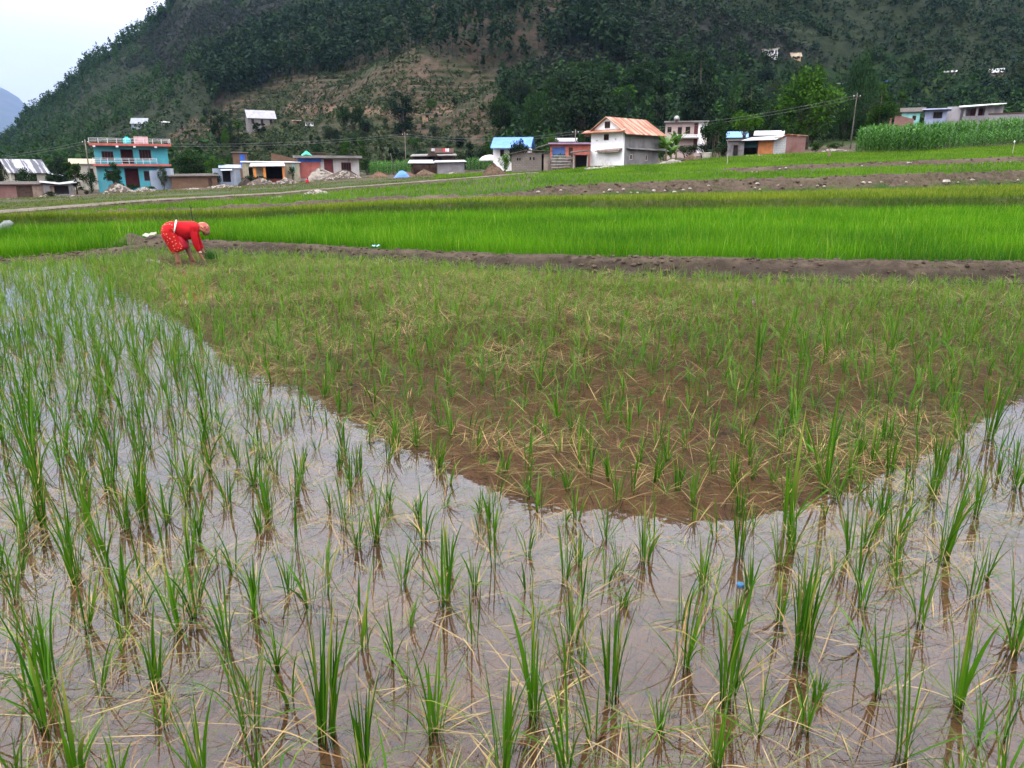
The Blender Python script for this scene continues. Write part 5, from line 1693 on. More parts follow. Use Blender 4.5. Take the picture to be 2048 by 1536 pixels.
for xx, yy in ((1147, 0), (1174, 0.1), (1148, 2.5), (1176, 2.6)):
    h.part('post', MB().tube([(X(xx), yy, -.8), (X(xx) + .03, yy, Z(309))], [.1, .085], 7), M('grey_post', (.30, .27, .24), .9))
h.part('roof', MB().slab((X(1139), -.5, Z(307)), (X(1180), -.4, Z(302.5)), (X(1180), 3, Z(300)), (X(1141), 3, Z(303)), .12), THATCH)
h.part('dark_back', MB().box(X(1150), X(1176), 2.9, 3.0, -.5, Z(310)), DARK)

# ---- the white house with the rusty roof: gable end turned to the left, long side to the right
h = House('house', 'white and grey two-storey house with rusty red tin gable roof', 'house', 1244, 334, 87, 0.0)
# local frame at its near corner: u along the gable wall (to the left, back), v along the long wall (to the right, back)
k = h.k
A = R(38)
ux, uy = -math.cos(A), math.sin(A); vx, vy = math.sin(A) * 1.0, math.cos(A)
GW = 65 * k / math.cos(A); LW = 74 * k / math.sin(A)
zf, ze, zr = Z0 = (0.0, 71 * k, 97 * k)


def uv(u, v, z, out_u=0.0): return (ux * u + vx * v, uy * u + vy * v, z)


def wbox(mb, u0, u1, v0, v1, z0, z1):
    mb.hexa([uv(u0, v0, z0), uv(u1, v0, z0), uv(u1, v1, z0), uv(u0, v1, z0), uv(u0, v0, z1), uv(u1, v0, z1), uv(u1, v1, z1), uv(u0, v1, z1)])


def wall_u(mb, u0, u1, z0, z1, v0, v1, holes):      # gable wall with openings (u ranges)
    us = sorted({u0, u1} | {q[0] for q in holes} | {q[1] for q in holes})
    for a, b in zip(us, us[1:]):
        hs = sorted([q for q in holes if q[0] <= a + 1e-6 and q[1] >= b - 1e-6], key=lambda q: q[2]); z = z0
        for q in hs:
            if q[2] > z + 1e-4: wbox(mb, a, b, v0, v1, z, q[2])
            z = max(z, q[3])
        if z < z1 - 1e-4: wbox(mb, a, b, v0, v1, z, z1)


def wall_v(mb, v0, v1, z0, z1, u0, u1, holes):
    us = sorted({v0, v1} | {q[0] for q in holes} | {q[1] for q in holes})
    for a, b in zip(us, us[1:]):
        hs = sorted([q for q in holes if q[0] <= a + 1e-6 and q[1] >= b - 1e-6], key=lambda q: q[2]); z = z0
        for q in hs:
            if q[2] > z + 1e-4: wbox(mb, u0, u1, a, b, z, q[2])
            z = max(z, q[3])
        if z < z1 - 1e-4: wbox(mb, u0, u1, a, b, z, z1)


fu = lambda p: (1244 - p) / 65 * GW          # pixel on the gable wall -> u
fv = lambda p: (p - 1244) / 74 * LW
zz = lambda p: (334 - p) * k
T = .3
mb = MB(); win1 = (fu(1215.5), fu(1206), zz(282), zz(270.5))
wall_u(mb, 0, GW, -1, ze, 0, T, [win1, (fu(1230.8), fu(1228.6), zz(282), zz(279)), (fu(1192.5), fu(1190.4), zz(283), zz(280))])
h.part('wall', mb, WHITE, label='white limewashed gable wall')
mb = MB(); w2 = (fv(1258), fv(1264), zz(320), zz(309)); w3 = (fv(1290), fv(1295), zz(321), zz(309))
wall_v(mb, T + .005, LW, -1, ze, 0, T, [w2, w3])
wbox(mb, T + .002, GW - .002, LW - T, LW, -1, ze - .01); wbox(mb, GW - T, GW, T + .005, LW - T - .002, -1, ze)
h.part('wall', mb, GREYP, label='grey cement long wall')
h.part('lower_wall', (lambda m_: (wbox(m_, -.35, -.004, LW * .0 + .35, LW * .5 + 1.9, -1, zz(297)), m_)[1])(MB()), GREYP) if False else None
# gable triangle
m_ = MB(); um = GW / 2
gw = (um - .33, um + .33, zz(262) + .55, zz(262) + 1.35)
tri = [uv(.02, .06, ze), uv(GW - .02, .06, ze), uv(um, .06, zr - .12), uv(.02, .3, ze), uv(GW - .02, .3, ze), uv(um, .3, zr - .12)]
m_.add(tri, [(0, 1, 2), (5, 4, 3), (0, 3, 4, 1), (1, 4, 5, 2), (2, 5, 3, 0)])
h.part('gable', m_, WHITE)
for (a, b, c_, d_) in (win1, (um - .38, um + .38, ze + .22, ze + .95)):
    v0 = -.04 if c_ < ze - .5 else .02
    m_ = MB()
    wbox(m_, a, a + .09, v0, .1, c_, d_); wbox(m_, b - .09, b, v0, .1, c_, d_); wbox(m_, a + .09, b - .09, v0, .1, c_, c_ + .09); wbox(m_, a + .09, b - .09, v0, .1, d_ - .09, d_)
    wbox(m_, (a + b) / 2 - .03, (a + b) / 2 + .03, v0 + .01, .09, c_ + .09, d_ - .09)
    w_ = h.part('window', m_, WOOD)
    m_ = MB(); wbox(m_, a + .095, b - .095, (.05 if v0 > 0 else .11), (.055 if v0 > 0 else .13), c_ + .095, d_ - .095); h.part('pane', m_, DARK, w_)
for (a, b, c_, d_) in (w2, w3):
    m_ = MB()
    wbox(m_, -.03, .08, a, a + .08, c_, d_); wbox(m_, -.03, .08, b - .08, b, c_, d_); wbox(m_, -.03, .08, a + .08, b - .08, c_, c_ + .08); wbox(m_, -.03, .08, a + .08, b - .08, d_ - .08, d_)
    w_ = h.part('window', m_, M('pale_frame', (.38, .33, .30), .9))
    m_ = MB(); wbox(m_, .1, .13, a + .085, b - .085, c_ + .085, d_ - .085); h.part('pane', m_, DARK, w_)
# roof slopes: ridge runs along v at u = GW/2
ov, ove = .75, .75
sl_ = (zr - ze) / um
m_ = MB()
m_.slab(uv(-ov, -.35, ze - sl_ * ov), uv(-ov, LW + .5, ze - sl_ * ov), uv(um, LW + .5, zr), uv(um, -.35, zr), .07)
m_.slab(uv(um, -.35, zr), uv(um, LW + .5, zr), uv(GW + ov, LW + .5, ze - sl_ * ov), uv(GW + ov, -.35, ze - sl_ * ov), .07)


def M_rusty():
    m, nt, out = _new('rusty_roof_sheets')
    p = nd(nt, 'ShaderNodeBsdfPrincipled'); p.inputs['Roughness'].default_value = .65; p.inputs['Specular IOR Level'].default_value = .3
    co = coords(nt)
    mp = nt.nodes.new('ShaderNodeMapping'); mp.inputs['Rotation'].default_value = (0, 0, A); nt.links.new(co, mp.inputs[0])
    vec = mp.outputs[0]
    n1 = noise(nt, 1.0, 4, .6, vec=vec, stretch=(.22, 1.7, .22))
    n2 = noise(nt, 2.2, 5, .7, vec=vec, stretch=(.3, 2.0, .3))
    c = mixc(nt, ramp(nt, n1, .40, .56), (.40, .25, .18), (.24, .080, .038))
    c = mixc(nt, ramp(nt, n2, .56, .66), c, (.11, .040, .026))
    nt.links.new(c, p.inputs['Base Color'])
    wv = nd(nt, 'ShaderNodeTexWave', bands_direction='Y'); wv.inputs['Scale'].default_value = 2.0; nt.links.new(vec, wv.inputs['Vector'])
    nt.links.new(bump(nt, wv.outputs[0], .6, .05), p.inputs['Normal'])
    nt.links.new(p.outputs[0], out.inputs[0])
    return m


RR = M_rusty()
h.part('roof', m_, RR)
m_ = MB(); m_.slab(uv(-.5, -.85, ze - .22), uv(-.5, .02, ze + .1), uv(GW + .75, .02, ze + .1), uv(GW + .75, -.85, ze - .22), .06)
h.part('skirt_roof', m_, RR)
m_ = MB(); m_.slab(uv(.03, -.7, zz(302)), uv(.03, -.01, zz(297.5)), uv(fu(1193), -.01, zz(300)), uv(fu(1193), -.5, zz(303)), .07)
m_.slab(uv(.05, -.9, zz(305)), uv(.05, -.02, zz(301)), uv(fu(1207), -.02, zz(302)), uv(fu(1207), -.7, zz(305)), .05)
h.part('awning', m_, M('weathered_boards', (.22, .17, .15), .9, (.12, .09, .08), 3))
m_ = MB(); m_.slab(uv(-.5, LW * .1, zz(298)), uv(-.5, LW + 1.5, zz(300)), uv(-.004, LW + 1.3, zz(296)), uv(-.004, LW * .1, zz(296.5)), .08)
h.part('ledge', m_, GREYP)

# ---- pink house with dish
h = House('house', 'pale pink flat-roofed house with white balcony behind the stone heap', 'house', 1368, 312, 118)
k = h.k; X = lambda p: (p - 1368) * k; Z = lambda p: (312 - p) * k
holes = [(X(1333), X(1341), Z(267), Z(257)), (X(1353), X(1361), Z(271), Z(257)), (X(1368), X(1377), Z(270), Z(257)), (X(1384.5), X(1391.5), 1.0, Z(250))]
h.part('wall', shell(X(1329), X(1410), 5, Z(249), holes), PINK)
for q in holes[:3]: window(h, *q, fm=WOOD, bars=1)
door(h, *holes[3], m=MAROON)
h.part('white_panel', MB().box(X(1392.5), X(1410), -.06, -.003, .4, Z(249) - .01), WHITE)
h.part('roof', MB().box(X(1326), X(1412), -.5, 5.3, Z(249), Z(246.3)), CONC)
mb = MB()
mb.box(X(1352), X(1392), -1.1, -1.0, Z(277.5), Z(276)).box(X(1352), X(1392), -1.1, -1.0, Z(273.5), Z(272))
for i in range(14): mb.box(X(1352) + i * (X(1392) - X(1352) - .16) / 13, X(1352) + i * (X(1392) - X(1352) - .16) / 13 + .16, -1.09, -1.01, Z(276), Z(273.5))
h.part('balcony_railing', mb, METALW)
h.part('balcony_floor', MB().box(X(1350), X(1394), -1.15, -.003, Z(279.5), Z(277.6)), CONC)
s_ = House('satellite_dish', 'small grey satellite dish on the roof of the pink house', 'satellite dish', 1353, 246.3, 117.6)
rr = [[(.42 * c_ * math.cos(a * math.pi / 8), -.12 + z_ * .8 - .2 * math.sin(a * math.pi / 8) * c_, .62 + .42 * c_ * math.sin(a * math.pi / 8) + z_ * .4) for a in range(16)] for c_, z_ in ((1, 0), (.7, .07), (.35, .11), (.05, .125))]
s_.part('dish', MB().rings(rr), M('dish_grey', (.5, .5, .52), .5), smooth=True)
s_.part('mast', MB().tube([(0, .05, 0), (0, .05, .6)], .035, 6), WOOD)

# ---- brick and tin shed
h = House('shed', 'tin-roofed shed of orange boards, white blocks and red brick end wall', 'shed', 1544, 312, 92)
k = h.k; X = lambda p: (p - 1544) * k; Z = lambda p: (312 - p) * k
mb = MB(); mb.box(X(1545), X(1568), 0, .2, -1, Z(276)); h.part('wall', mb, WBLOCK, label='white concrete block wall')
h.part('wall', MB().hexa([(X(1568) + .003, 0, -1), (X(1605), 1.6, -1), (X(1605) - .1, 1.8, -1), (X(1568) + .003, .2, -1), (X(1568) + .003, 0, Z(272)), (X(1605), 1.6, Z(274)), (X(1605) - .1, 1.8, Z(274)), (X(1568) + .003, .2, Z(272))]), REDBR, label='red brick end wall')
h.part('boards', MB().box(X(1516.5), X(1545) - .003, .03, .1, -.5, Z(282)), M('orange_boards', (.40, .155, .06), .8, (.29, .11, .045), 2.0))
h.part('dark_back', MB().box(X(1486), X(1568), 2.6, 2.75, -1, Z(276)).box(X(1484), X(1486), .2, 2.6, -1, Z(283)), DARK)
h.part('curtain', MB().box(X(1488), X(1515), .5, .54, 1.0, Z(284)), M('dark_teal_cloth', (.02, .065, .07), .8))
for p_ in (1487, 1515.5): h.part('post', MB().box(X(p_) - .06, X(p_) + .06, .15, .27, -.5, Z(283)), WOOD)
h.part('roof', MB().slab((X(1484), -.7, Z(282)), (X(1549), -.7, Z(281)), (X(1573), 2.9, Z(270)), (X(1500), 2.9, Z(274)), .06), TIN)
h.part('roof', MB().slab((X(1549) + .003, -.4, Z(281)), (X(1570), -.2, Z(270.8)), (X(1608), 1.5, Z(273)), (X(1573) + .003, 2.9, Z(269.5)), .06), TINR)
h = House('hut', 'dark grey plastered hut hidden by shrubs left of the brick shed', 'hut', 1470, 316, 93)
h.part('wall', shell(-.95, .95, 2.5, 1.95, [(-.3, .3, 0, 1.5)]), M('sooty_plaster', (.15, .14, .15), .95, (.08, .075, .08), 1.5)); door(h, -.3, .3, 0, 1.5)
mono(h, -.95, .95, 0, 2.5, 2.0, 2.2, THATCH, .25)
h = House('shed', 'low shed with light blue tin roof under the flat-topped tree', 'shed', 1473, 292, 120)
h.part('wall', shell(-1.4, 1.4, 3, 1.1), GREYP); mono(h, -1.4, 1.4, 0, 3, 1.25, 2.3, M_tin('light_blue_tin', (.11, .27, .50)), .25)
h = House('house', 'house with white tin roof behind the brick shed', 'house', 1537, 284, 122)
h.part('wall', shell(-2.0, 2.0, 3.5, 1.0), GREYP); mono(h, -2.0, 2.0, 0, 3.5, 1.0, 1.9, TIN, .3)

# ---- right hand houses above the maize
h = House('hut', 'small red brick hut with slanting top behind the maize', 'hut', 1803, 252, 112)
k = h.k; X = lambda p: (p - 1803) * k
h.part('wall', MB().box(X(1778), X(1784), 0, .2, -1.5, 1.55).hexa([(X(1789), 0, -1.5), (X(1823), 0, -1.5), (X(1823), .2, -1.5), (X(1789), .2, -1.5), (X(1789), 0, 1.6), (X(1823), 0, .9), (X(1823), .2, .9), (X(1789), .2, 1.6)]), REDBR)
h.part('dark_back', MB().box(X(1779), X(1823), 2.4, 2.6, -1.5, 1.0), DARK)
mono(h, X(1778), X(1800), 0, 2.5, 1.6, 1.8, THATCH, .2)
h = House('house', 'teal-walled house with grey roof behind the red brick hut', 'house', 1820, 248, 120)
h.part('wall', shell(-1.3, 1.2, 3, 1.7, [(.2, .7, .5, 1.2)]), TEALP); window(h, .2, .7, .5, 1.2)
mono(h, -1.3, 1.6, 0, 3, 1.75, 2.6, THATCH, .35)
h = House('house', 'low blue-white house with blue roof edge left of the big porch house', 'house', 1870, 248, 118)
h.part('wall', shell(-1.5, 1.4, 3.4, 2.0, [(-.4, .8, .8, 1.7)]), M('bluish_paint', (0.264, 0.297, 0.436), .8, stain=(0.165, 0.185, 0.277))); window(h, -.4, .8, .8, 1.7, bars=2)
h.part('roof', MB().box(-1.9, 1.9, -.9, 3.7, 2.0, 2.15), M('blue_white_slab', (.45, .50, .72), .7))
h = House('house', 'big grey house with white tin porch roof above the maize', 'house', 1945, 250, 120)
k = h.k; kx = h.k * h.c; X = lambda p: (p - 1945) * kx; Z = lambda p: (250 - p) * k
GW_ = M('grey_white_plaster', (0.290, 0.271, 0.284), .9, (0.238, 0.218, 0.231), .7, stain=(0.172, 0.158, 0.165))
mb = MB()
mb.box(X(1890), X(1917), 0.4, .6, -1.5, Z(214)); mb.box(X(1917), X(2000), 2.2, 2.4, -1.5, Z(215)); mb.box(X(1965), X(2000), 0.4, .6, -1.5, Z(216)); mb.box(X(1890), X(2000), 6, 6.2, -1.5, Z(216))
mb.box(X(1890), X(1890) + .2, .6, 6, -1.5, Z(216)); mb.box(X(2000) - .2, X(2000), .6, 6, -1.5, Z(216))
h.part('wall', mb, GW_)
for a, b in ((1937, 1947), (1951, 1961)): h.part('door', MB().box(X(a), X(b), 2.1, 2.195, .5, Z(218)), MAROON)
for p_ in (1926, 1950): h.part('column', MB().box(X(p_) - .16, X(p_) + .16, .1, .4, -1.5, Z(216.5)), GW_)
h.part('parapet', MB().box(X(1922), X(1965) - .003, -.0, .09, -1.0, Z(233)), GREYP)
h.part('roof', MB().slab((X(1915), -.8, Z(216)), (X(2004), -.8, Z(212.5)), (X(1994), 3.6, Z(208)), (X(1912), 3.6, Z(210)), .1), M_tin('bright_white_tin', (.80, .80, .82), rough=.35))
h = House('wall', 'grey stone compound wall at the right end above the maize', 'wall', 2022, 248, 116)
h.part('masonry', MB().box(-3.0, 4.5, 0, .35, -1.5, 1.45), PBLOCK)
h.part('coping', MB().box(-3.1, 2.6, -.1, .45, 1.453, 1.6), WOOD)

# ---- houses scattered over the hill
TIN_FAR = M_tin('weathered_white_tin', (0.42, 0.42, 0.44), rough=0.6)


def hillhouse(label, px, base, wpx, hpx, wm, rm, roof='gable', turn=0.0, nwin=2, cat='house', name='house', Y=None, roofpx=None):
    p = hit(px, base) if Y is None else at(px, base, Y)
    h = House(name, label, cat, px, base, p.y, turn)
    k = h.k; w = wpx * k * h.c / max(math.cos(turn), .5) * .9; hh = hpx * k; d = max(w * .55, 2.5)
    rp = (roofpx or hpx * .4) * k
    he = hh - rp
    holes = []
    for i in range(nwin):
        c_ = -w / 2 + w * (i + .5) / nwin; a = min(.45, w / nwin * .28)
        holes.append((c_ - a, c_ + a, he * .35, he * .8))
    h.part('wall', shell(-w / 2, w / 2, d, he, holes, base=-3), wm)
    for q in holes: window(h, *q)
    if roof == 'gable': gable_x(h, -w / 2, w / 2, 0, d, he, hh, rm, .4, wallmat=wm)
    else: mono(h, -w / 2, w / 2, 0, d, he + .02, hh, rm, .4)
    return h


h = hillhouse('hillside house with long white tin roof above an open lower floor', 525, 255, 60, 33, M('mud_plaster_grey', (0.158, 0.145, 0.139), .9), M_tin('dull_tin', (.30, .29, .32)), 'gable', .18, 3, roofpx=14)
hillhouse('small hillside house with grey tin gable roof above the turquoise house', 279, 258, 34, 21, M('bluish_grey_wall', (0.224, 0.251, 0.297), .9), M_tin('pale_grey_tin', (.27, .285, .32)), 'gable', -.35, 2, roofpx=9)
hillhouse('tiny hut with pale roof right of the small grey-gabled hillside house', 331, 250, 16, 8, GREYP, M('pale_sheet', (.46, .48, .44), .7), 'mono', .1, 0, 'hut', 'hut')
hillhouse('small brown mud hut with flat roof on the terrace', 596, 251, 20, 11, MUDBR, TANT, 'mono', 0, 1, 'hut', 'hut', roofpx=2)
hillhouse('low white-walled ruin with dark gaps on the terrace', 619, 252, 18, 9, WHITE, THATCH, 'mono', 0, 3, 'hut', 'hut', roofpx=2)
hillhouse('small earthen hut with white roof edge right of the lone dark tree', 864, 239, 42, 12, M('earth_wall', (.27, .19, .12), .9), TIN_FAR, 'mono', 0, 2, 'hut', 'hut', roofpx=2)
hillhouse('white house with tan roof high on the hillside', 1539, 113, 32, 17, WHITE, TANT, 'mono', -.1, 5, roofpx=4)
hillhouse('tan small house with orange roof beside the white one high on the hillside', 1592, 120, 20, 14, M('tan_wall', (.44, .31, .19), .9), TANT, 'gable', .3, 2, roofpx=6)
hillhouse('hillside hut with flat white roof, left of two at the upper right', 1900, 151, 24, 11, M('dim_wall', (.17, .15, .13), .9), TIN_FAR, 'mono', 0, 1, 'hut', 'hut', roofpx=5)
hillhouse('hillside hut with white gable roof near the right edge of the photo', 1990, 153, 28, 15, M('brown_hut_wall', (.22, .15, .11), .9), TIN_FAR, 'gable', -.2, 1, 'hut', 'hut', roofpx=6)
hillhouse('hut with bright blue roof among the trees on the slope', 1770, 168, 22, 9, M('dim_wall', (.17, .15, .13), .9), TINB, 'mono', -.3, 0, 'hut', 'hut', roofpx=5)
hillhouse('tiny hut with tilted pale roof above the big porch house', 1925, 190, 18, 9, M('dim_wall', (.17, .15, .13), .9), TIN_FAR, 'mono', .3, 0, 'hut', 'hut', roofpx=5)
hillhouse('tiny white hut behind the right side of the huge round tree', 1680, 172, 12, 8, WHITE, TIN_FAR, 'mono', 0, 1, 'hut', 'hut', roofpx=3)
hillhouse('small house with white roof in the trees left of the very tall dark tree', 1353, 194, 24, 11, M('dim_wall', (.17, .15, .13), .9), TIN_FAR, 'mono', 0, 1, roofpx=5)

# ------------------------------------------------------------------ heaps, stones, posts and small things
def heap(name, label, cat, px, base, wpx, hpx, Y, mat, stones=0, smat=None, seed=1, group=None):
    """earthen mound with rocks lying on it"""
    rg = random.Random(seed)
    s, e = ray(px, base); k = Y / 1546; w = wpx * k / 2; hh = hpx * k * (1.35 if 'rubble' in name else 1.0)
    z = float(surf_z([s * Y], [Y])[0]); zp = CAMZ + e * Y
    z = min(z, zp) if abs(z - zp) < 1.2 else z
    root = tag(empty(name, (s * Y, Y, z - .05), -math.atan(s)), label, cat, group)
    n, m = 22, 6; rs = []
    ph = [rg.uniform(0, 6.28) for _ in range(4)]
    for i in range(m + 1):
        f = i / m
        rs.append([(w * math.cos(a) * (1 - f) ** .8 * (1 + .16 * math.sin(3 * a + ph[0]) + .1 * math.sin(5 * a + ph[1])) + .18 * w * f * math.sin(ph[2]) + rg.uniform(-.04, .04) * w,
                    min(w * .5, 1.8) * math.sin(a) * (1 - f) ** .8 + rg.uniform(-.05, .05), hh * (f ** .85) * (1 + .14 * math.sin(2 * a + ph[3])) + rg.uniform(-.05, .05) * hh - (0.3 if i == 0 else 0)) for a in (2 * math.pi * j / n for j in range(n))])
    MB().rings(rs).build('mound', mat, root, False)
    if stones:
        mb = MB()
        for i in range(stones):
            a = rg.uniform(math.pi, 2 * math.pi) if rg.random() < .8 else rg.uniform(0, 6.28); f = rg.random() ** 1.2
            r_ = rg.uniform(.08, .24)
            mb.rock((w * math.cos(a) * (1.05 - f), min(w * .5, 1.8) * math.sin(a) * (1.08 - f), hh * (f ** .85) * .95 + .02), r_, rg.random())
        tag(mb.build('stones', smat or STONE, root, False), kind='stuff')
    return root


PALE = M('pale_stones', (0.330, 0.297, 0.257), .95, (0.218, 0.191, 0.165), 2, bmp=.4)
EARTH = M('heaped_earth', (0.102, 0.078, 0.063), .95, (0.066, 0.050, 0.041), 2, bmp=.7, bdist=.1)
RED_E = M('reddish_earth', (0.152, 0.086, 0.056), .95, (0.099, 0.056, 0.040), 2, bmp=.7, bdist=.1)
heap('rubble_heap', 'pale rubble heap in front of the turquoise house', 'rubble', 240, 391, 66, 17, 103, EARTH, 110, PALE, 1)
heap('rubble_heap', 'low line of pale rubble below the patchy roofed house', 'rubble', 148, 403, 46, 9, 98, EARTH, 60, PALE, 2)
heap('rubble_heap', 'low rubble right of the low bush in front of the turquoise house', 'rubble', 205, 402, 42, 7, 97, EARTH, 45, PALE, 3)
heap('rubble_heap', 'low rubble at the left edge of the photo below the red brick house', 'rubble', 20, 410, 80, 9, 94, EARTH, 60, PALE, 4)
heap('rubble_heap', 'scattered rubble in front of the mud brick shed', 'rubble', 385, 384, 90, 6, 103, EARTH, 60, PALE, 5)
heap('rubble_heap', 'rubble heap below the window of the long white house', 'rubble', 690, 361, 78, 14, 112, EARTH, 120, PALE, 6)
heap('rubble_heap', 'grey-brown sand heap before the red shutters', 'rubble', 645, 360, 66, 17, 113, RUBBLE, 50, STONE, 7)
heap('rubble_heap', 'rubble at the foot of the orange-post shop', 'rubble', 572, 368, 50, 9, 108, EARTH, 60, PALE, 8)
heap('rubble_heap', 'low line of stones below the grey blue tin hut', 'rubble', 450, 376, 70, 5, 106, EARTH, 50, PALE, 9)
heap('stone_pile', 'pile of pale stones on the bank of the dirt path', 'stones', 636, 391, 60, 11, 69, EARTH, 90, PALE, 10)
heap('stone_pile', 'row of pale stones along the bank left of the path stone pile', 'stones', 560, 398, 70, 4, 66, EARTH, 45, PALE, 11)
heap('haystack', 'brown haystack between the block wall and the grey brick shed', 'haystack', 990, 351, 50, 26, 88, HAY, 0, None, 12)
heap('haystack', 'long low brown hay pile in front of the white tin roof hut', 'haystack', 852, 350, 50, 12, 111, HAY, 0, None, 13)
heap('earth_heap', 'reddish earth heap left of the blue tarp', 'earth heap', 760, 357, 46, 13, 112, RED_E, 0, None, 14)
heap('earth_heap', 'bare orange earth heap right behind the blue tarp', 'earth heap', 815, 354, 44, 10, 114, RED_E, 0, None, 15)
heap('stone_pile', 'stone heap beneath the banana plants right of the white house', 'stones', 1345, 325, 60, 9, 86, RUBBLE, 80, STONE, 16)
heap('stone_pile', 'scatter of stones at the foot of the white house', 'stones', 1215, 337, 90, 4, 84, RUBBLE, 60, PALE, 17)
heap('stone_pile', 'pale stones at the foot of the leaning utility pole', 'stones', 1670, 304, 66, 6, 91, EARTH, 40, PALE, 18)
heap('stone_pile', 'low stones along the foot of the brick shed', 'stones', 1520, 314, 80, 3, 89, EARTH, 40, PALE, 19)
heap('rubble_heap', 'rubble heap between the low bush and the turquoise house porch', 'rubble', 290, 388, 60, 10, 101, EARTH, 80, PALE, 31)
heap('rubble_heap', 'rubble bank in front of the hut with white tin roof', 'rubble', 905, 353, 60, 6, 108, EARTH, 50, STONE, 32)
heap('rubble_heap', 'rubble in front of the low shed with curled white roof', 'rubble', 100, 396, 50, 7, 101, EARTH, 55, STONE, 33)
heap('rubble_heap', 'dark earth and stones under the orange posts', 'rubble', 525, 370, 60, 10, 109, EARTH, 50, STONE, 34)
heap('brushwood', 'dark heap of brushwood beside the orange-post shop', 'brushwood', 495, 366, 34, 16, 111, M('brushwood', (.06, .045, .036), .95, (.03, .022, .018), 5, bmp=1, bdist=.2, bscale=9), 0, None, 35)
heap('brushwood', 'dark heap of brushwood below the window of the long white house', 'brushwood', 702, 350, 34, 14, 115, M('brushwood', (.06, .045, .036), .95), 0, None, 36)
heap('brushwood', 'brown brushwood heap right of the white house, under the pink house', 'brushwood', 1385, 318, 46, 12, 92, HAY, 0, None, 37)
# stacked dry-stone fence
st = House('stone_stack', 'stacked flat stones and poles left of the open shelter', 'stone stack', 1122, 341, 91)
k = st.k; rg = random.Random(3); mb = MB()
for r_ in range(7):
    x = -22 * k
    while x < 20 * k:
        w = rg.uniform(.4, 1.0); mb.box(x, x + w * .96, rg.uniform(-.08, .08), .9, r_ * .26 - .3, r_ * .26 - .07 + rg.uniform(-.02, .02)); x += w
st.part('stones', mb, M('stacked_stone', (.24, .215, .20), .95, (.12, .11, .10), 3))
mb = MB()
for i in range(5): mb.tube([(-20 * k, -.25 - .05 * i, .3 + .33 * i), (19 * k, -.2 - .04 * i, .38 + .3 * i)], .05, 5)
st.part('poles', mb, M('grey_post', (.30, .27, .24), .9))
bt = House('water_trough', 'pale round-bottomed stone trough beside the pink house shrubs', 'trough', 1412, 317, 92)
rr = [[(r_ * math.cos(a * math.pi / 8), .7 * r_ * math.sin(a * math.pi / 8), z_) for a in range(16)] for r_, z_ in ((.40, -.2), (.48, .3), (.56, .55), (.62, .6), (.62, .66), (.5, .66), (.42, .3))]
bt.part('bowl', MB().rings(rr), M('pale_stone_trough', (.52, .48, .42), .9), smooth=True)
lo_ = House('log', 'grey log or slab lying on the field edge before the brick shed', 'log', 1545, 323, 80)
lo_.part('trunk', MB().tube([(-.95, 0, .13), (0, .05, .17), (.95, .1, .22)], [.13, .14, .12], 8), M('grey_log', (.40, .37, .33), .9))
sp_ = House('scarecrow', 'small dark wrapped stake like a scarecrow in the upper field', 'scarecrow', 1657, 321, 76)
sp_.part('stake', MB().tube([(0, 0, -.2), (0.03, 0, .75)], .03, 5), WOOD)
sp_.part('rag', MB().rings([[(r_ * math.cos(a * math.pi / 5), r_ * math.sin(a * math.pi / 5), z_) for a in range(10)] for r_, z_ in ((.12, .22), (.17, .35), (.14, .55), (.09, .68), (.05, .74))]), M('brown_rag', (.15, .085, .07), .9))
for (px, b, t, Y, lab) in [(1453, 342, 308, 72, 'thin pale stake in the upper field below the grey hut'), (2024, 312, 283, 70, 'thin stake with a white cap near the right edge of the fields')]:
    q = House('stake', lab, 'stake', px, b, Y)
    q.part('rod', MB().tube([(0, 0, -.3), (.02, 0, (b - t) * q.k)], .022, 5), M('pale_stick', (.42, .38, .30), .9))
    if px > 2000: q.part('cap', MB().rings([[(r_ * math.cos(a * math.pi / 4), r_ * math.sin(a * math.pi / 4), (b - t) * q.k + z_) for a in range(8)] for r_, z_ in ((.05, -.16), (.06, -.05), (.035, .02))]), M('white_plastic', (.75, .75, .75), .5))
q = House('stick', 'dark forked stick standing in the bright field above the woman', 'stick', 384, 428, 27)
q.part('rod', MB().tube([(0, 0, -.3), (-.02, 0, .18), (-.05, 0, .3)], .015, 5).tube([(-.02, 0, .18), (.05, 0, .26)], .012, 5), DARK)

# utility poles and wires
def pole(label, px, base, top, Y, lean=0.0, arm=True, m=None, r=.11):
    s, e = ray(px, base); k = Y / 1546; H = (base - top) * k
    z = CAMZ + e * Y
    root = tag(empty('utility_pole', (s * Y, Y, z)), label, 'utility pole', 'utility poles')
    MB().tube([(0, 0, -1), (lean * .3, 0, H * .4), (lean * .4, 0, H * .7), (lean, 0, H)], [r, r * .9, r * .8, r * .65], 7).build('shaft', m or M('pole_wood', (.20, .17, .145), .9, (.12, .10, .09), 2), root, True)
    if arm:
        MB().box(lean - .45, lean + .45, -.04, .04, H - .5, H - .4).build('crossarm', WOOD, root)
        mb = MB()
        for i in (-.38, 0, .38): mb.tube([(lean + i, 0, H - .4), (lean + i, 0, H - .25)], .04, 6)
        mb.build('insulators', METALW, root)
    return Vector((s * Y + lean, Y, z + H - .25))


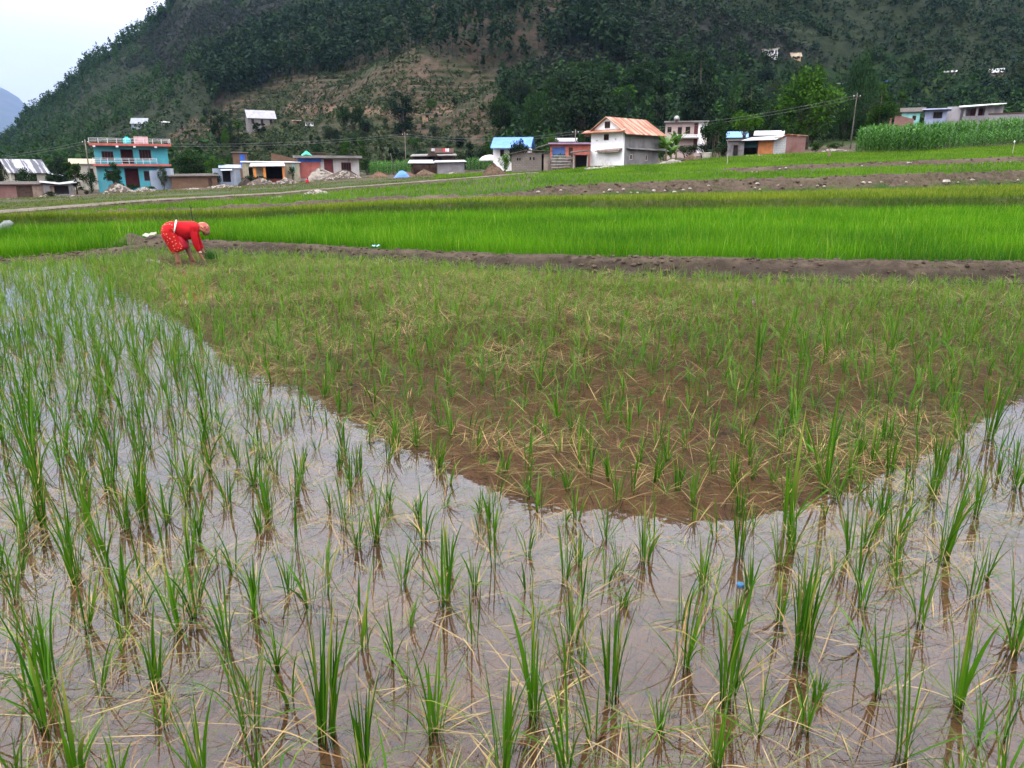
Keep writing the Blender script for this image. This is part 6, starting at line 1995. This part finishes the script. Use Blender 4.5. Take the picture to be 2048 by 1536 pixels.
GP = M('pale_pole', (.11, .10, .085), .9, (.06, .055, .045), 2)
T1 = pole('crooked pale utility pole left of the maize field', 1700, 300, 194, 96, .1, True, GP, .07)
T2 = pole('dark utility pole left of the turquoise house', 183, 372, 283, 113, .0)
T3 = pole('thin pole standing behind the white tin roof hut', 812, 335, 268, 126, .0, True, None, .07)
T4 = pole('thin utility pole left of the white house', 1150, 310, 262, 112, .0, True, None, .08)
T5 = pole('short leaning white post in the small maize patch', 786, 336, 308, 121, -.35, False, GP, .08)
FARL = at(-160, 318, 150)
for i, (a, b, lab) in enumerate([(FARL, T2, 'sagging power line running left from the dark utility pole'), (T2, T3, 'power line between the dark pole and the thin pole behind the hut'), (T3, T4, 'power line between the thin pole and the pole left of the white house'), (T4, T1, 'power line between the white house pole and the crooked pale pole')]):
    mb = MB()
    for dz in (0, .35):
        mb.tube([a.lerp(b, t_ / 14) - Vector((0, 0, dz + 4 * .9 * (t_ / 14) * (1 - t_ / 14))) for t_ in range(15)], .012, 4)
    tag(mb.build('power_line', M('cable', (.16, .16, .17), .6)), lab, 'power line', 'power lines')

# stones along the foot of the long brown bund
rg = random.Random(8)
KNOWN = [(1208, 386), (1220, 383), (1235, 386), (1247, 381), (1262, 386), (1275, 387), (1308, 384), (1330, 383), (1348, 386), (1366, 382), (1380, 379), (1418, 361), (1510, 378), (1515, 370), (1520, 380), (1556, 372), (1602, 372), (1635, 373), (1648, 375), (1727, 368), (1740, 367), (1763, 365), (1812, 366), (1892, 368), (1916, 366), (1945, 362), (2036, 362), (1076, 373), (1122, 370)]
for i, (px, py) in enumerate(KNOWN):
    Y = 41.7
    r_ = rg.uniform(.07, .17) * (1.8 if px == 1892 else 1)
    p = at(px, py, Y)
    z = float(surf_z([p.x], [p.y])[0])
    ys = np.arange(39.5, 45.5, .05); s, e = ray(px, py); g_ = surf_z(s * ys, ys); b_ = np.nonzero(g_ >= CAMZ + e * ys)[0]
    y = float(ys[b_[0]]) if len(b_) else 43.0
    z = float(surf_z([s * y], [y])[0])
    o = MB().rock((0, 0, 0), r_, i, .6).build('stone', PALE, None, False, (s * y, y, z + r_ * .3))
    tag(o, 'largest pale boulder at the foot of the long brown bund, on the right' if px == 1892 else ('pale stone lying along the foot of the long brown bund, ' + ('left end' if px < 1300 else ('middle' if px < 1700 else 'right end'))), 'stone', 'stones along the brown bund')
for i in range(26):
    px = rg.uniform(1290, 2040); Y = 62.2 + rg.uniform(-.5, .5)
    s, e = ray(px, 330); z = float(surf_z([s * Y], [Y])[0])
    if px < 1430: continue
    r_ = rg.uniform(.08, .17)
    o = MB().rock((0, 0, 0), r_, 50 + i, .6).build('stone', PALE, None, False, (s * Y, Y, z + r_ * .4))
    tag(o, 'small pale stone scattered along the narrow upper bund', 'stone', 'stones along the upper bund')

q = flat(15, 463, .05)
p = at(15, 466, 21.0)
o = MB().rock((0, 0, 0), .24, 5, .62).build('boulder', M('smooth_grey_stone', (.19, .21, .205), .85, (.13, .145, .14), 3), None, True, (p.x, p.y, float(surf_z([p.x], [p.y])[0]) + .42))
o.scale = (1.2, .8, 1.0); o.rotation_euler = (0, -.4, 0)
tag(o, 'smooth grey boulder in the rice at the left edge of the photo', 'boulder')
# white cloth on the mound
p = at(301, 478, 17.9); z = float(surf_z([p.x], [p.y])[0])
mb = MB(); NX, NY = 8, 5; r3 = random.Random(2)
mb.add([((i / 7 - .5) * .30, (j / 4 - .5) * .15, .03 + .05 * r3.random()) for j in range(NY) for i in range(NX)], [(j * NX + i, j * NX + i + 1, (j + 1) * NX + i + 1, (j + 1) * NX + i) for j in range(NY - 1) for i in range(NX - 1)])
o = mb.build('cloth', M('cream_cloth', (.30, .28, .23), .9), None, True, (p.x, p.y, z + .03)); o.rotation_euler = (.35, -.12, .1)
sm_ = o.modifiers.new('thick', 'SOLIDIFY'); sm_.thickness = .012
tag(o, 'crumpled cream cloth lying on the earth mound behind the woman', 'cloth')
# blue plastic bag scrap on the bund
Yb = float(np.interp(ray(752, 492)[0], S, L1b[0])); p = at(752, 492, Yb); z = float(surf_z([p.x], [p.y])[0])
mb = MB(); r3 = random.Random(9)
mb.add([((i / 6 - .5) * .17, (j / 4 - .5) * .1, .025 + .045 * r3.random()) for j in range(5) for i in range(7)], [(j * 7 + i, j * 7 + i + 1, (j + 1) * 7 + i + 1, (j + 1) * 7 + i) for j in range(4) for i in range(6)])
o = mb.build('plastic_bag', M('blue_plastic', (.16, .46, .66), .4, (.5, .62, .7), 8), None, True, (p.x, p.y, z + .02)); tag(o, 'scrap of light blue plastic bag on the crest of the earth bund', 'plastic bag')
sm_ = o.modifiers.new('thick', 'SOLIDIFY'); sm_.thickness = .006
# blue bottle cap floating near the front
p = flat(1481, 1171)
o = MB().rings([[(.015 * c_ * math.cos(a * math.pi / 10), .015 * c_ * math.sin(a * math.pi / 10), z_) for a in range(20)] for c_, z_ in ((1, -.004), (1, .006), (.9, .009), (.5, .0095))]).build('bottle_cap', M('blue_cap', (.04, .15, .36), .6), None, False, (p.x, p.y, .001))
tag(o, 'blue plastic bottle cap floating on the shallow water', 'bottle cap')
# blue tarp heap
t = House('tarp', 'bright blue tarp covering a heap near the dirt path', 'tarp', 803, 357, 109)
mb = MB(); r3 = random.Random(6); NX, NY = 11, 7
mb.add([((i / 10 - .5) * 2.5 * (1 - .25 * j / 6), (j / 6 - .5) * 1.9, max(-.1, 1.0 * (1 - (abs(i / 10 - .55) * 2) ** 2.2) * (1 - (abs(j / 6 - .6) * 1.7) ** 2) + .12 * r3.random())) for j in range(NY) for i in range(NX)], [(j * NX + i, j * NX + i + 1, (j + 1) * NX + i + 1, (j + 1) * NX + i) for j in range(NY - 1) for i in range(NX - 1)])
o = t.part('sheet', mb, TARPB)
sm_ = o.modifiers.new('thick', 'SOLIDIFY'); sm_.thickness = .02
# a person in red sitting far off by the rubble
# ------------------------------------------------------------------ the woman planting rice
BASEP = flat(374, 523)
PK = BASEP.y / 1546.0 * 1.0
woman = tag(empty('person', (BASEP.x, BASEP.y, 0), -math.atan(BASEP.x / BASEP.y)),
            'woman in red blouse and patterned skirt, headscarf, bent over planting rice seedlings', 'person')


def J(px, py, y=0.0): return Vector(((px - 374) * PK, y, (523 - py) * PK))


SKIN = M('brown_skin', (0.20, 0.095, 0.058), 0.55, (0.16, 0.072, 0.045), 20)
RED = M('red_blouse', (0.38, 0.003, 0.008), 0.9, (0.28, 0.002, 0.007), 6, bmp=0.6, bdist=0.02, bscale=14)


def M_skirt():
    m, nt, out = _new('red_printed_skirt')
    p = nd(nt, 'ShaderNodeBsdfPrincipled'); p.inputs['Roughness'].default_value = .8; p.inputs['Specular IOR Level'].default_value = .2
    co = coords(nt)
    v = nd(nt, 'ShaderNodeTexVoronoi'); v.inputs['Scale'].default_value = 19.0; v.inputs['Randomness'].default_value = .85
    mp = nt.nodes.new('ShaderNodeMapping'); mp.inputs['Scale'].default_value = (1, .7, 1.25); nt.links.new(co, mp.inputs[0]); nt.links.new(mp.outputs[0], v.inputs['Vector'])
    c = mixc(nt, ramp(nt, v.outputs['Distance'], .33, .18), (.36, .006, .008), (.52, .20, .12))
    n2 = noise(nt, 22, 3)
    c = mixc(nt, ramp(nt, n2, .55, .7), c, (.42, .01, .014))
    sx = nt.nodes.new('ShaderNodeSeparateXYZ'); nt.links.new(co, sx.inputs[0])
    c = mixc(nt, ramp(nt, sx.outputs[2], .215, .195), c, (.70, .20, .06))
    nt.links.new(c, p.inputs['Base Color']); nt.links.new(p.outputs[0], out.inputs[0])
    return m


def skin_mesh(name, verts, edges, mat, root_i=0, sub=2, parent=None):
    """verts: (pos, (rx, ry)) grown into one continuous skin"""
    me = bpy.data.meshes.new(name)
    me.from_pydata([v[0] for v in verts], edges, [])
    o = bpy.data.objects.new(name, me); COL.objects.link(o)
    m = o.modifiers.new('skin', 'SKIN'); m.use_smooth_shade = True
    s = o.modifiers.new('sub', 'SUBSURF'); s.levels = sub; s.render_levels = sub
    if not me.skin_vertices: me.skin_vertices.new(name='')
    for i, v in enumerate(verts):
        d = me.skin_vertices[0].data[i]
        d.radius = v[1] if hasattr(v[1], '__len__') else (v[1], v[1])
        d.use_root = (i == root_i)
    me.materials.append(mat)
    if parent is not None: o.parent = parent
    return o


V, E = [], []


def add(p, r, frm=None):
    V.append((p, r))
    if frm is not None: E.append((frm, len(V) - 1))
    return len(V) - 1


pel = add(J(345, 455), (.125, .15))
sp1 = add(J(362, 454), .115, pel); sp2 = add(J(380, 455), (.11, .13), sp1); sp3 = add(J(393, 455), (.10, .13), sp2)
nk = add(J(402, 455), .055, sp3); hd0 = add(J(407, 455), .075, nk); hd1 = add(J(413, 457), .095, hd0); hd2 = add(J(418, 460), .07, hd1)
for sy, (kn, an, toe, hip) in ((-1, ((357, 486), (357, 518), (362, 527), (344, 460))), (1, ((378, 484), (383, 516), (389, 526), (350, 460)))):
    y = .09 * sy
    hp = add(J(*hip, y), .095, pel); k1 = add(J((hip[0] + kn[0]) / 2 - 2, (hip[1] + kn[1]) / 2, y), .085, hp)
    k2 = add(J(*kn, y), .058, k1); c1 = add(J(kn[0] - 1.5, kn[1] + 11, y), .055, k2); a1 = add(J(*an, y), .034, c1)
    add(J(an[0] - 2, an[1] + 9, y), .034, a1); add(J(*toe, y), .03, a1)
for sy, (sh, el, wr, hn) in ((-1, ((392, 456), (394, 486), (399, 506), (402, 513))), (1, ((393, 458), (400, 484), (406, 503), (409, 510)))):
    y = .17 * sy
    s_ = add(J(*sh, y), .062, sp3); u_ = add(J((sh[0] + el[0]) / 2, (sh[1] + el[1]) / 2, y * 1.1), .052, s_); e_ = add(J(*el, y * 1.1), .043, u_)
    f_ = add(J((el[0] + wr[0]) / 2, (el[1] + wr[1]) / 2, y), .040, e_); w_ = add(J(*wr, y * .9), .026, f_)
    pm = add(J(*hn, y * .85), (.034, .022), w_)
    # thumb from the side of the palm, four curling fingers of different length
    t1 = add(J(hn[0] + 3.2, hn[1] - 1, y * .85 - .02 * sy), .011, pm); add(J(hn[0] + 5.0, hn[1] + 2.2, y * .85 - .03 * sy), .008, t1)
    for q, ln in enumerate((5.2, 6.2, 5.8, 4.6)):
        yy = y * .85 + (q - 1.5) * .017
        a_ = add(J(hn[0] + 2.0, hn[1] + ln * .55, yy), .0105, pm); add(J(hn[0] + 2.8, hn[1] + ln * 1.05, yy), .0085, a_)
body = skin_mesh('body', V, E, SKIN, 0, 2, woman)
# face: nose, brow, chin, ears as small raised forms joined to the head, eyes set in
fc = MB()
hc = J(414, 459)


def ball(mb, c, rx, ry, rz, n=10, m=6):
    mb.rings([[(c[0] + rx * math.sin(max(.05, math.pi * i / m)) * math.cos(2 * math.pi * j / n), c[1] + ry * math.sin(max(.05, math.pi * i / m)) * math.sin(2 * math.pi * j / n), c[2] + rz * math.cos(math.pi * i / m)) for j in range(n)] for i in range(m + 1)])


ball(fc, J(417, 464), .075, .078, .075)
ball(fc, J(421, 466.5), .020, .016, .028)
ball(fc, J(414.5, 468), .045, .05, .035)
fo = fc.build('face', SKIN, body, True)
ey = MB()
for sy in (-1, 1): ball(ey, J(419.5, 462.5, .035 * sy), .016, .014, .012, 8, 5)
ey.build('eyes', M('eye_dark', (.03, .02, .018), .3), fo, True)
mo = MB(); ball(mo, J(418.6, 469, 0), .018, .026, .007, 8, 5); mo.build('mouth', M('lip', (.20, .06, .05), .5), fo, True)
ea = MB()
for sy in (-1, 1): ball(ea, J(411, 461.5, .085 * sy), .022, .012, .034, 8, 5)
ea.build('ear', SKIN, fo, True)

# clothes: rings round a centre line in the side plane; a = half depth, b = half width
def loft(name, path, mat, n=28, fold=0.0, nf=7, ends=True, sub=1, parent=woman, thick=0):
    rs = []
    for i, (c, a, b) in enumerate(path):
        d = (path[min(i + 1, len(path) - 1)][0] - path[max(i - 1, 0)][0]).normalized()
        nrm = Vector((-d.z, 0, d.x))
        ring = []
        for j in range(n):
            t = 2 * math.pi * j / n
            w = 1 + fold * (i / (len(path) - 1)) * math.sin(nf * t + 1.7 * i)
            ring.append(c + nrm * a * math.cos(t) * w + Vector((0, b * math.sin(t) * w, 0)))
        rs.append(ring)
    o = MB().rings(rs, cap=ends).build(name, mat, parent, True)
    s = o.modifiers.new('sub', 'SUBSURF'); s.levels = sub; s.render_levels = sub
    return o


SKIRT = M_skirt()
loft('skirt', [(J(362, 455), .13, .15), (J(354, 454.5), .142, .17), (J(345, 457), .155, .185), (J(346, 466), .150, .19), (J(351, 476), .150, .19), (J(356, 486), .150, .185), (J(360, 495), .150, .185), (J(363, 503), .150, .19)], SKIRT, fold=.10, nf=9, ends=True)
loft('front_fold', [(J(362, 468), .05, .14), (J(368, 480), .085, .16), (J(372, 490), .085, .15), (J(374, 499), .07, .14)], M('dark_red_fold', (.36, .012, .03), .8), fold=.08, nf=5)
loft('blouse', [(J(356, 454), .128, .15), (J(362, 455), .140, .158), (J(372, 459), .175, .17), (J(382, 461.5), .195, .215), (J(391, 457), .155, .25), (J(397, 455.8), .140, .245), (J(402, 455), .10, .15), (J(405, 454.6), .07, .075)], RED, fold=.045, nf=6)
for sy, (a, b, c, d, e) in ((-1, ((390, 453), (393, 470), (394.5, 486), (397, 496), (399.5, 503.5))), (1, ((392, 455), (397, 471), (400, 484), (403, 494), (405.5, 501)))):
    y = .17 * sy
    loft('sleeve', [(J(*a, y * .85), .085, .075), (J(a[0] + 1.5, a[1] + 8, y), .082, .072), (J(*b, y * 1.1), .070, .065), (J(*c, y * 1.1), .060, .056), (J(*d, y), .053, .05), (J(*e, y * .92), .040, .04)], RED, n=18, fold=.05, nf=3)
loft('waist_sash', [(J(356.6, 453.5), .150, .176), (J(358.5, 454), .154, .179), (J(361, 454.8), .156, .178)], M('white_sash', (.74, .70, .66), .8), fold=.015, sub=1)
# headscarf wrapped round the skull, knotted at the back


def M_scarf():
    m, nt, out = _new('printed_headscarf')
    p = nd(nt, 'ShaderNodeBsdfPrincipled'); p.inputs['Roughness'].default_value = .85
    n1 = noise(nt, 11, 3, .6); n2 = noise(nt, 17, 2)
    c = mixc(nt, ramp(nt, n1, .46, .54), (.36, .07, .07), (.42, .20, .08))
    c = mixc(nt, ramp(nt, n2, .58, .64), c, (.16, .03, .035))
    nt.links.new(c, p.inputs['Base Color']); nt.links.new(p.outputs[0], out.inputs[0])
    return m


SCARF = M_scarf()
sc_ = MB(); rs = []
axis = (J(419, 447) - J(407, 463)).normalized(); ctr = J(411.5, 456.5)
u_ = Vector((0, 1, 0)); v_ = axis.cross(u_)
for f in (-.62, -.45, -.1, .3, .62, .86, .99):
    r_ = math.sqrt(max(1 - f * f, .02))
    rs.append([ctr + axis * (.118 * f) + (u_ * math.cos(2 * math.pi * j / 20) * .104 + v_ * math.sin(2 * math.pi * j / 20) * .128) * r_ * (1 + .03 * math.sin(5 * 2 * math.pi * j / 20 + 4 * f)) for j in range(20)])
so2 = sc_.rings(rs).build('headscarf', SCARF, woman, True)
s2 = so2.modifiers.new('sub', 'SUBSURF'); s2.levels = 1; s2.render_levels = 1
kn = MB(); ball(kn, J(400.5, 450), .035, .04, .03); kn.build('knot', SCARF, so2, True)
bg_ = MB()
for q in (0, 1): bg_.rings([[J(399.2 + .8 * q, 502.2 + 1.6 * q, -.155) + Vector((.037 * math.cos(t * math.pi / 6), .037 * math.sin(t * math.pi / 6), .006 * z_)) for t in range(12)] for z_ in (-1, 1)])
bg_.build('bangle', M('pale_bangle', (.72, .55, .42), .4), woman, True)

# bundle of seedlings by her far hand
r2 = np.random.default_rng(3)
n = 130
p = J(415, 504, .22)
Bp = np.stack([r2.normal(size=n) * .045, r2.normal(size=n) * .05, np.zeros(n)], 1)
V_, Q_ = blades(Bp, r2.uniform(.12, .24, n), r2.random(n) * 6.28, np.abs(r2.normal(size=n)) * .35, np.abs(r2.normal(size=n)) * .6, r2.uniform(.008, .013, n), 4)
o = link('seedling_bundle', np_mesh('seedling_bundle', V_, Q_, np.repeat(r2.random(n) * .5, 10)), M_leaf('seedling_leaf', (.02, .09, .008), (.06, .19, .015), trans=.3))
mw = woman.matrix_basis
o.location = woman.location + Vector((p.x, p.y, .02))
tag(o, "small green bundle of rice seedlings beside the woman's hands", 'seedlings')

# a small figure in red squatting by the rubble, far off
q = House('person', 'tiny figure in red squatting at the edge of the rubble before the long white house', 'person', 615, 369, 104)
k = q.k
vv = []
ee = []


def ad2(p, r, f=None):
    vv.append((Vector(p), r))
    if f is not None: ee.append((f, len(vv) - 1))
    return len(vv) - 1


b0 = ad2((0, 0, .22), .14); b1 = ad2((.02, -.04, .42), .14, b0); b2 = ad2((.04, -.1, .60), .12, b1); b3 = ad2((.05, -.12, .70), .05, b2); b4 = ad2((.05, -.15, .79), .085, b3); ad2((.05, -.16, .87), .06, b4)
for sy in (-1, 1):
    k_ = ad2((sy * .14, -.30, .36), .07, b0); f_ = ad2((sy * .13, -.12, .06), .05, k_); ad2((sy * .13, -.26, .02), .04, f_)
    e_ = ad2((sy * .2, -.22, .48), .05, b2); ad2((sy * .1, -.42, .36), .035, e_)
skin_mesh('body', vv, ee, M('red_dress', (.42, .012, .03), .8), 0, 2, q.root)
hh_ = MB(); ball(hh_, (.05, -.15, .83), .1, .1, .11); hh_.build('hair', M('black_hair', (.012, .011, .011), .6), q.root, True)
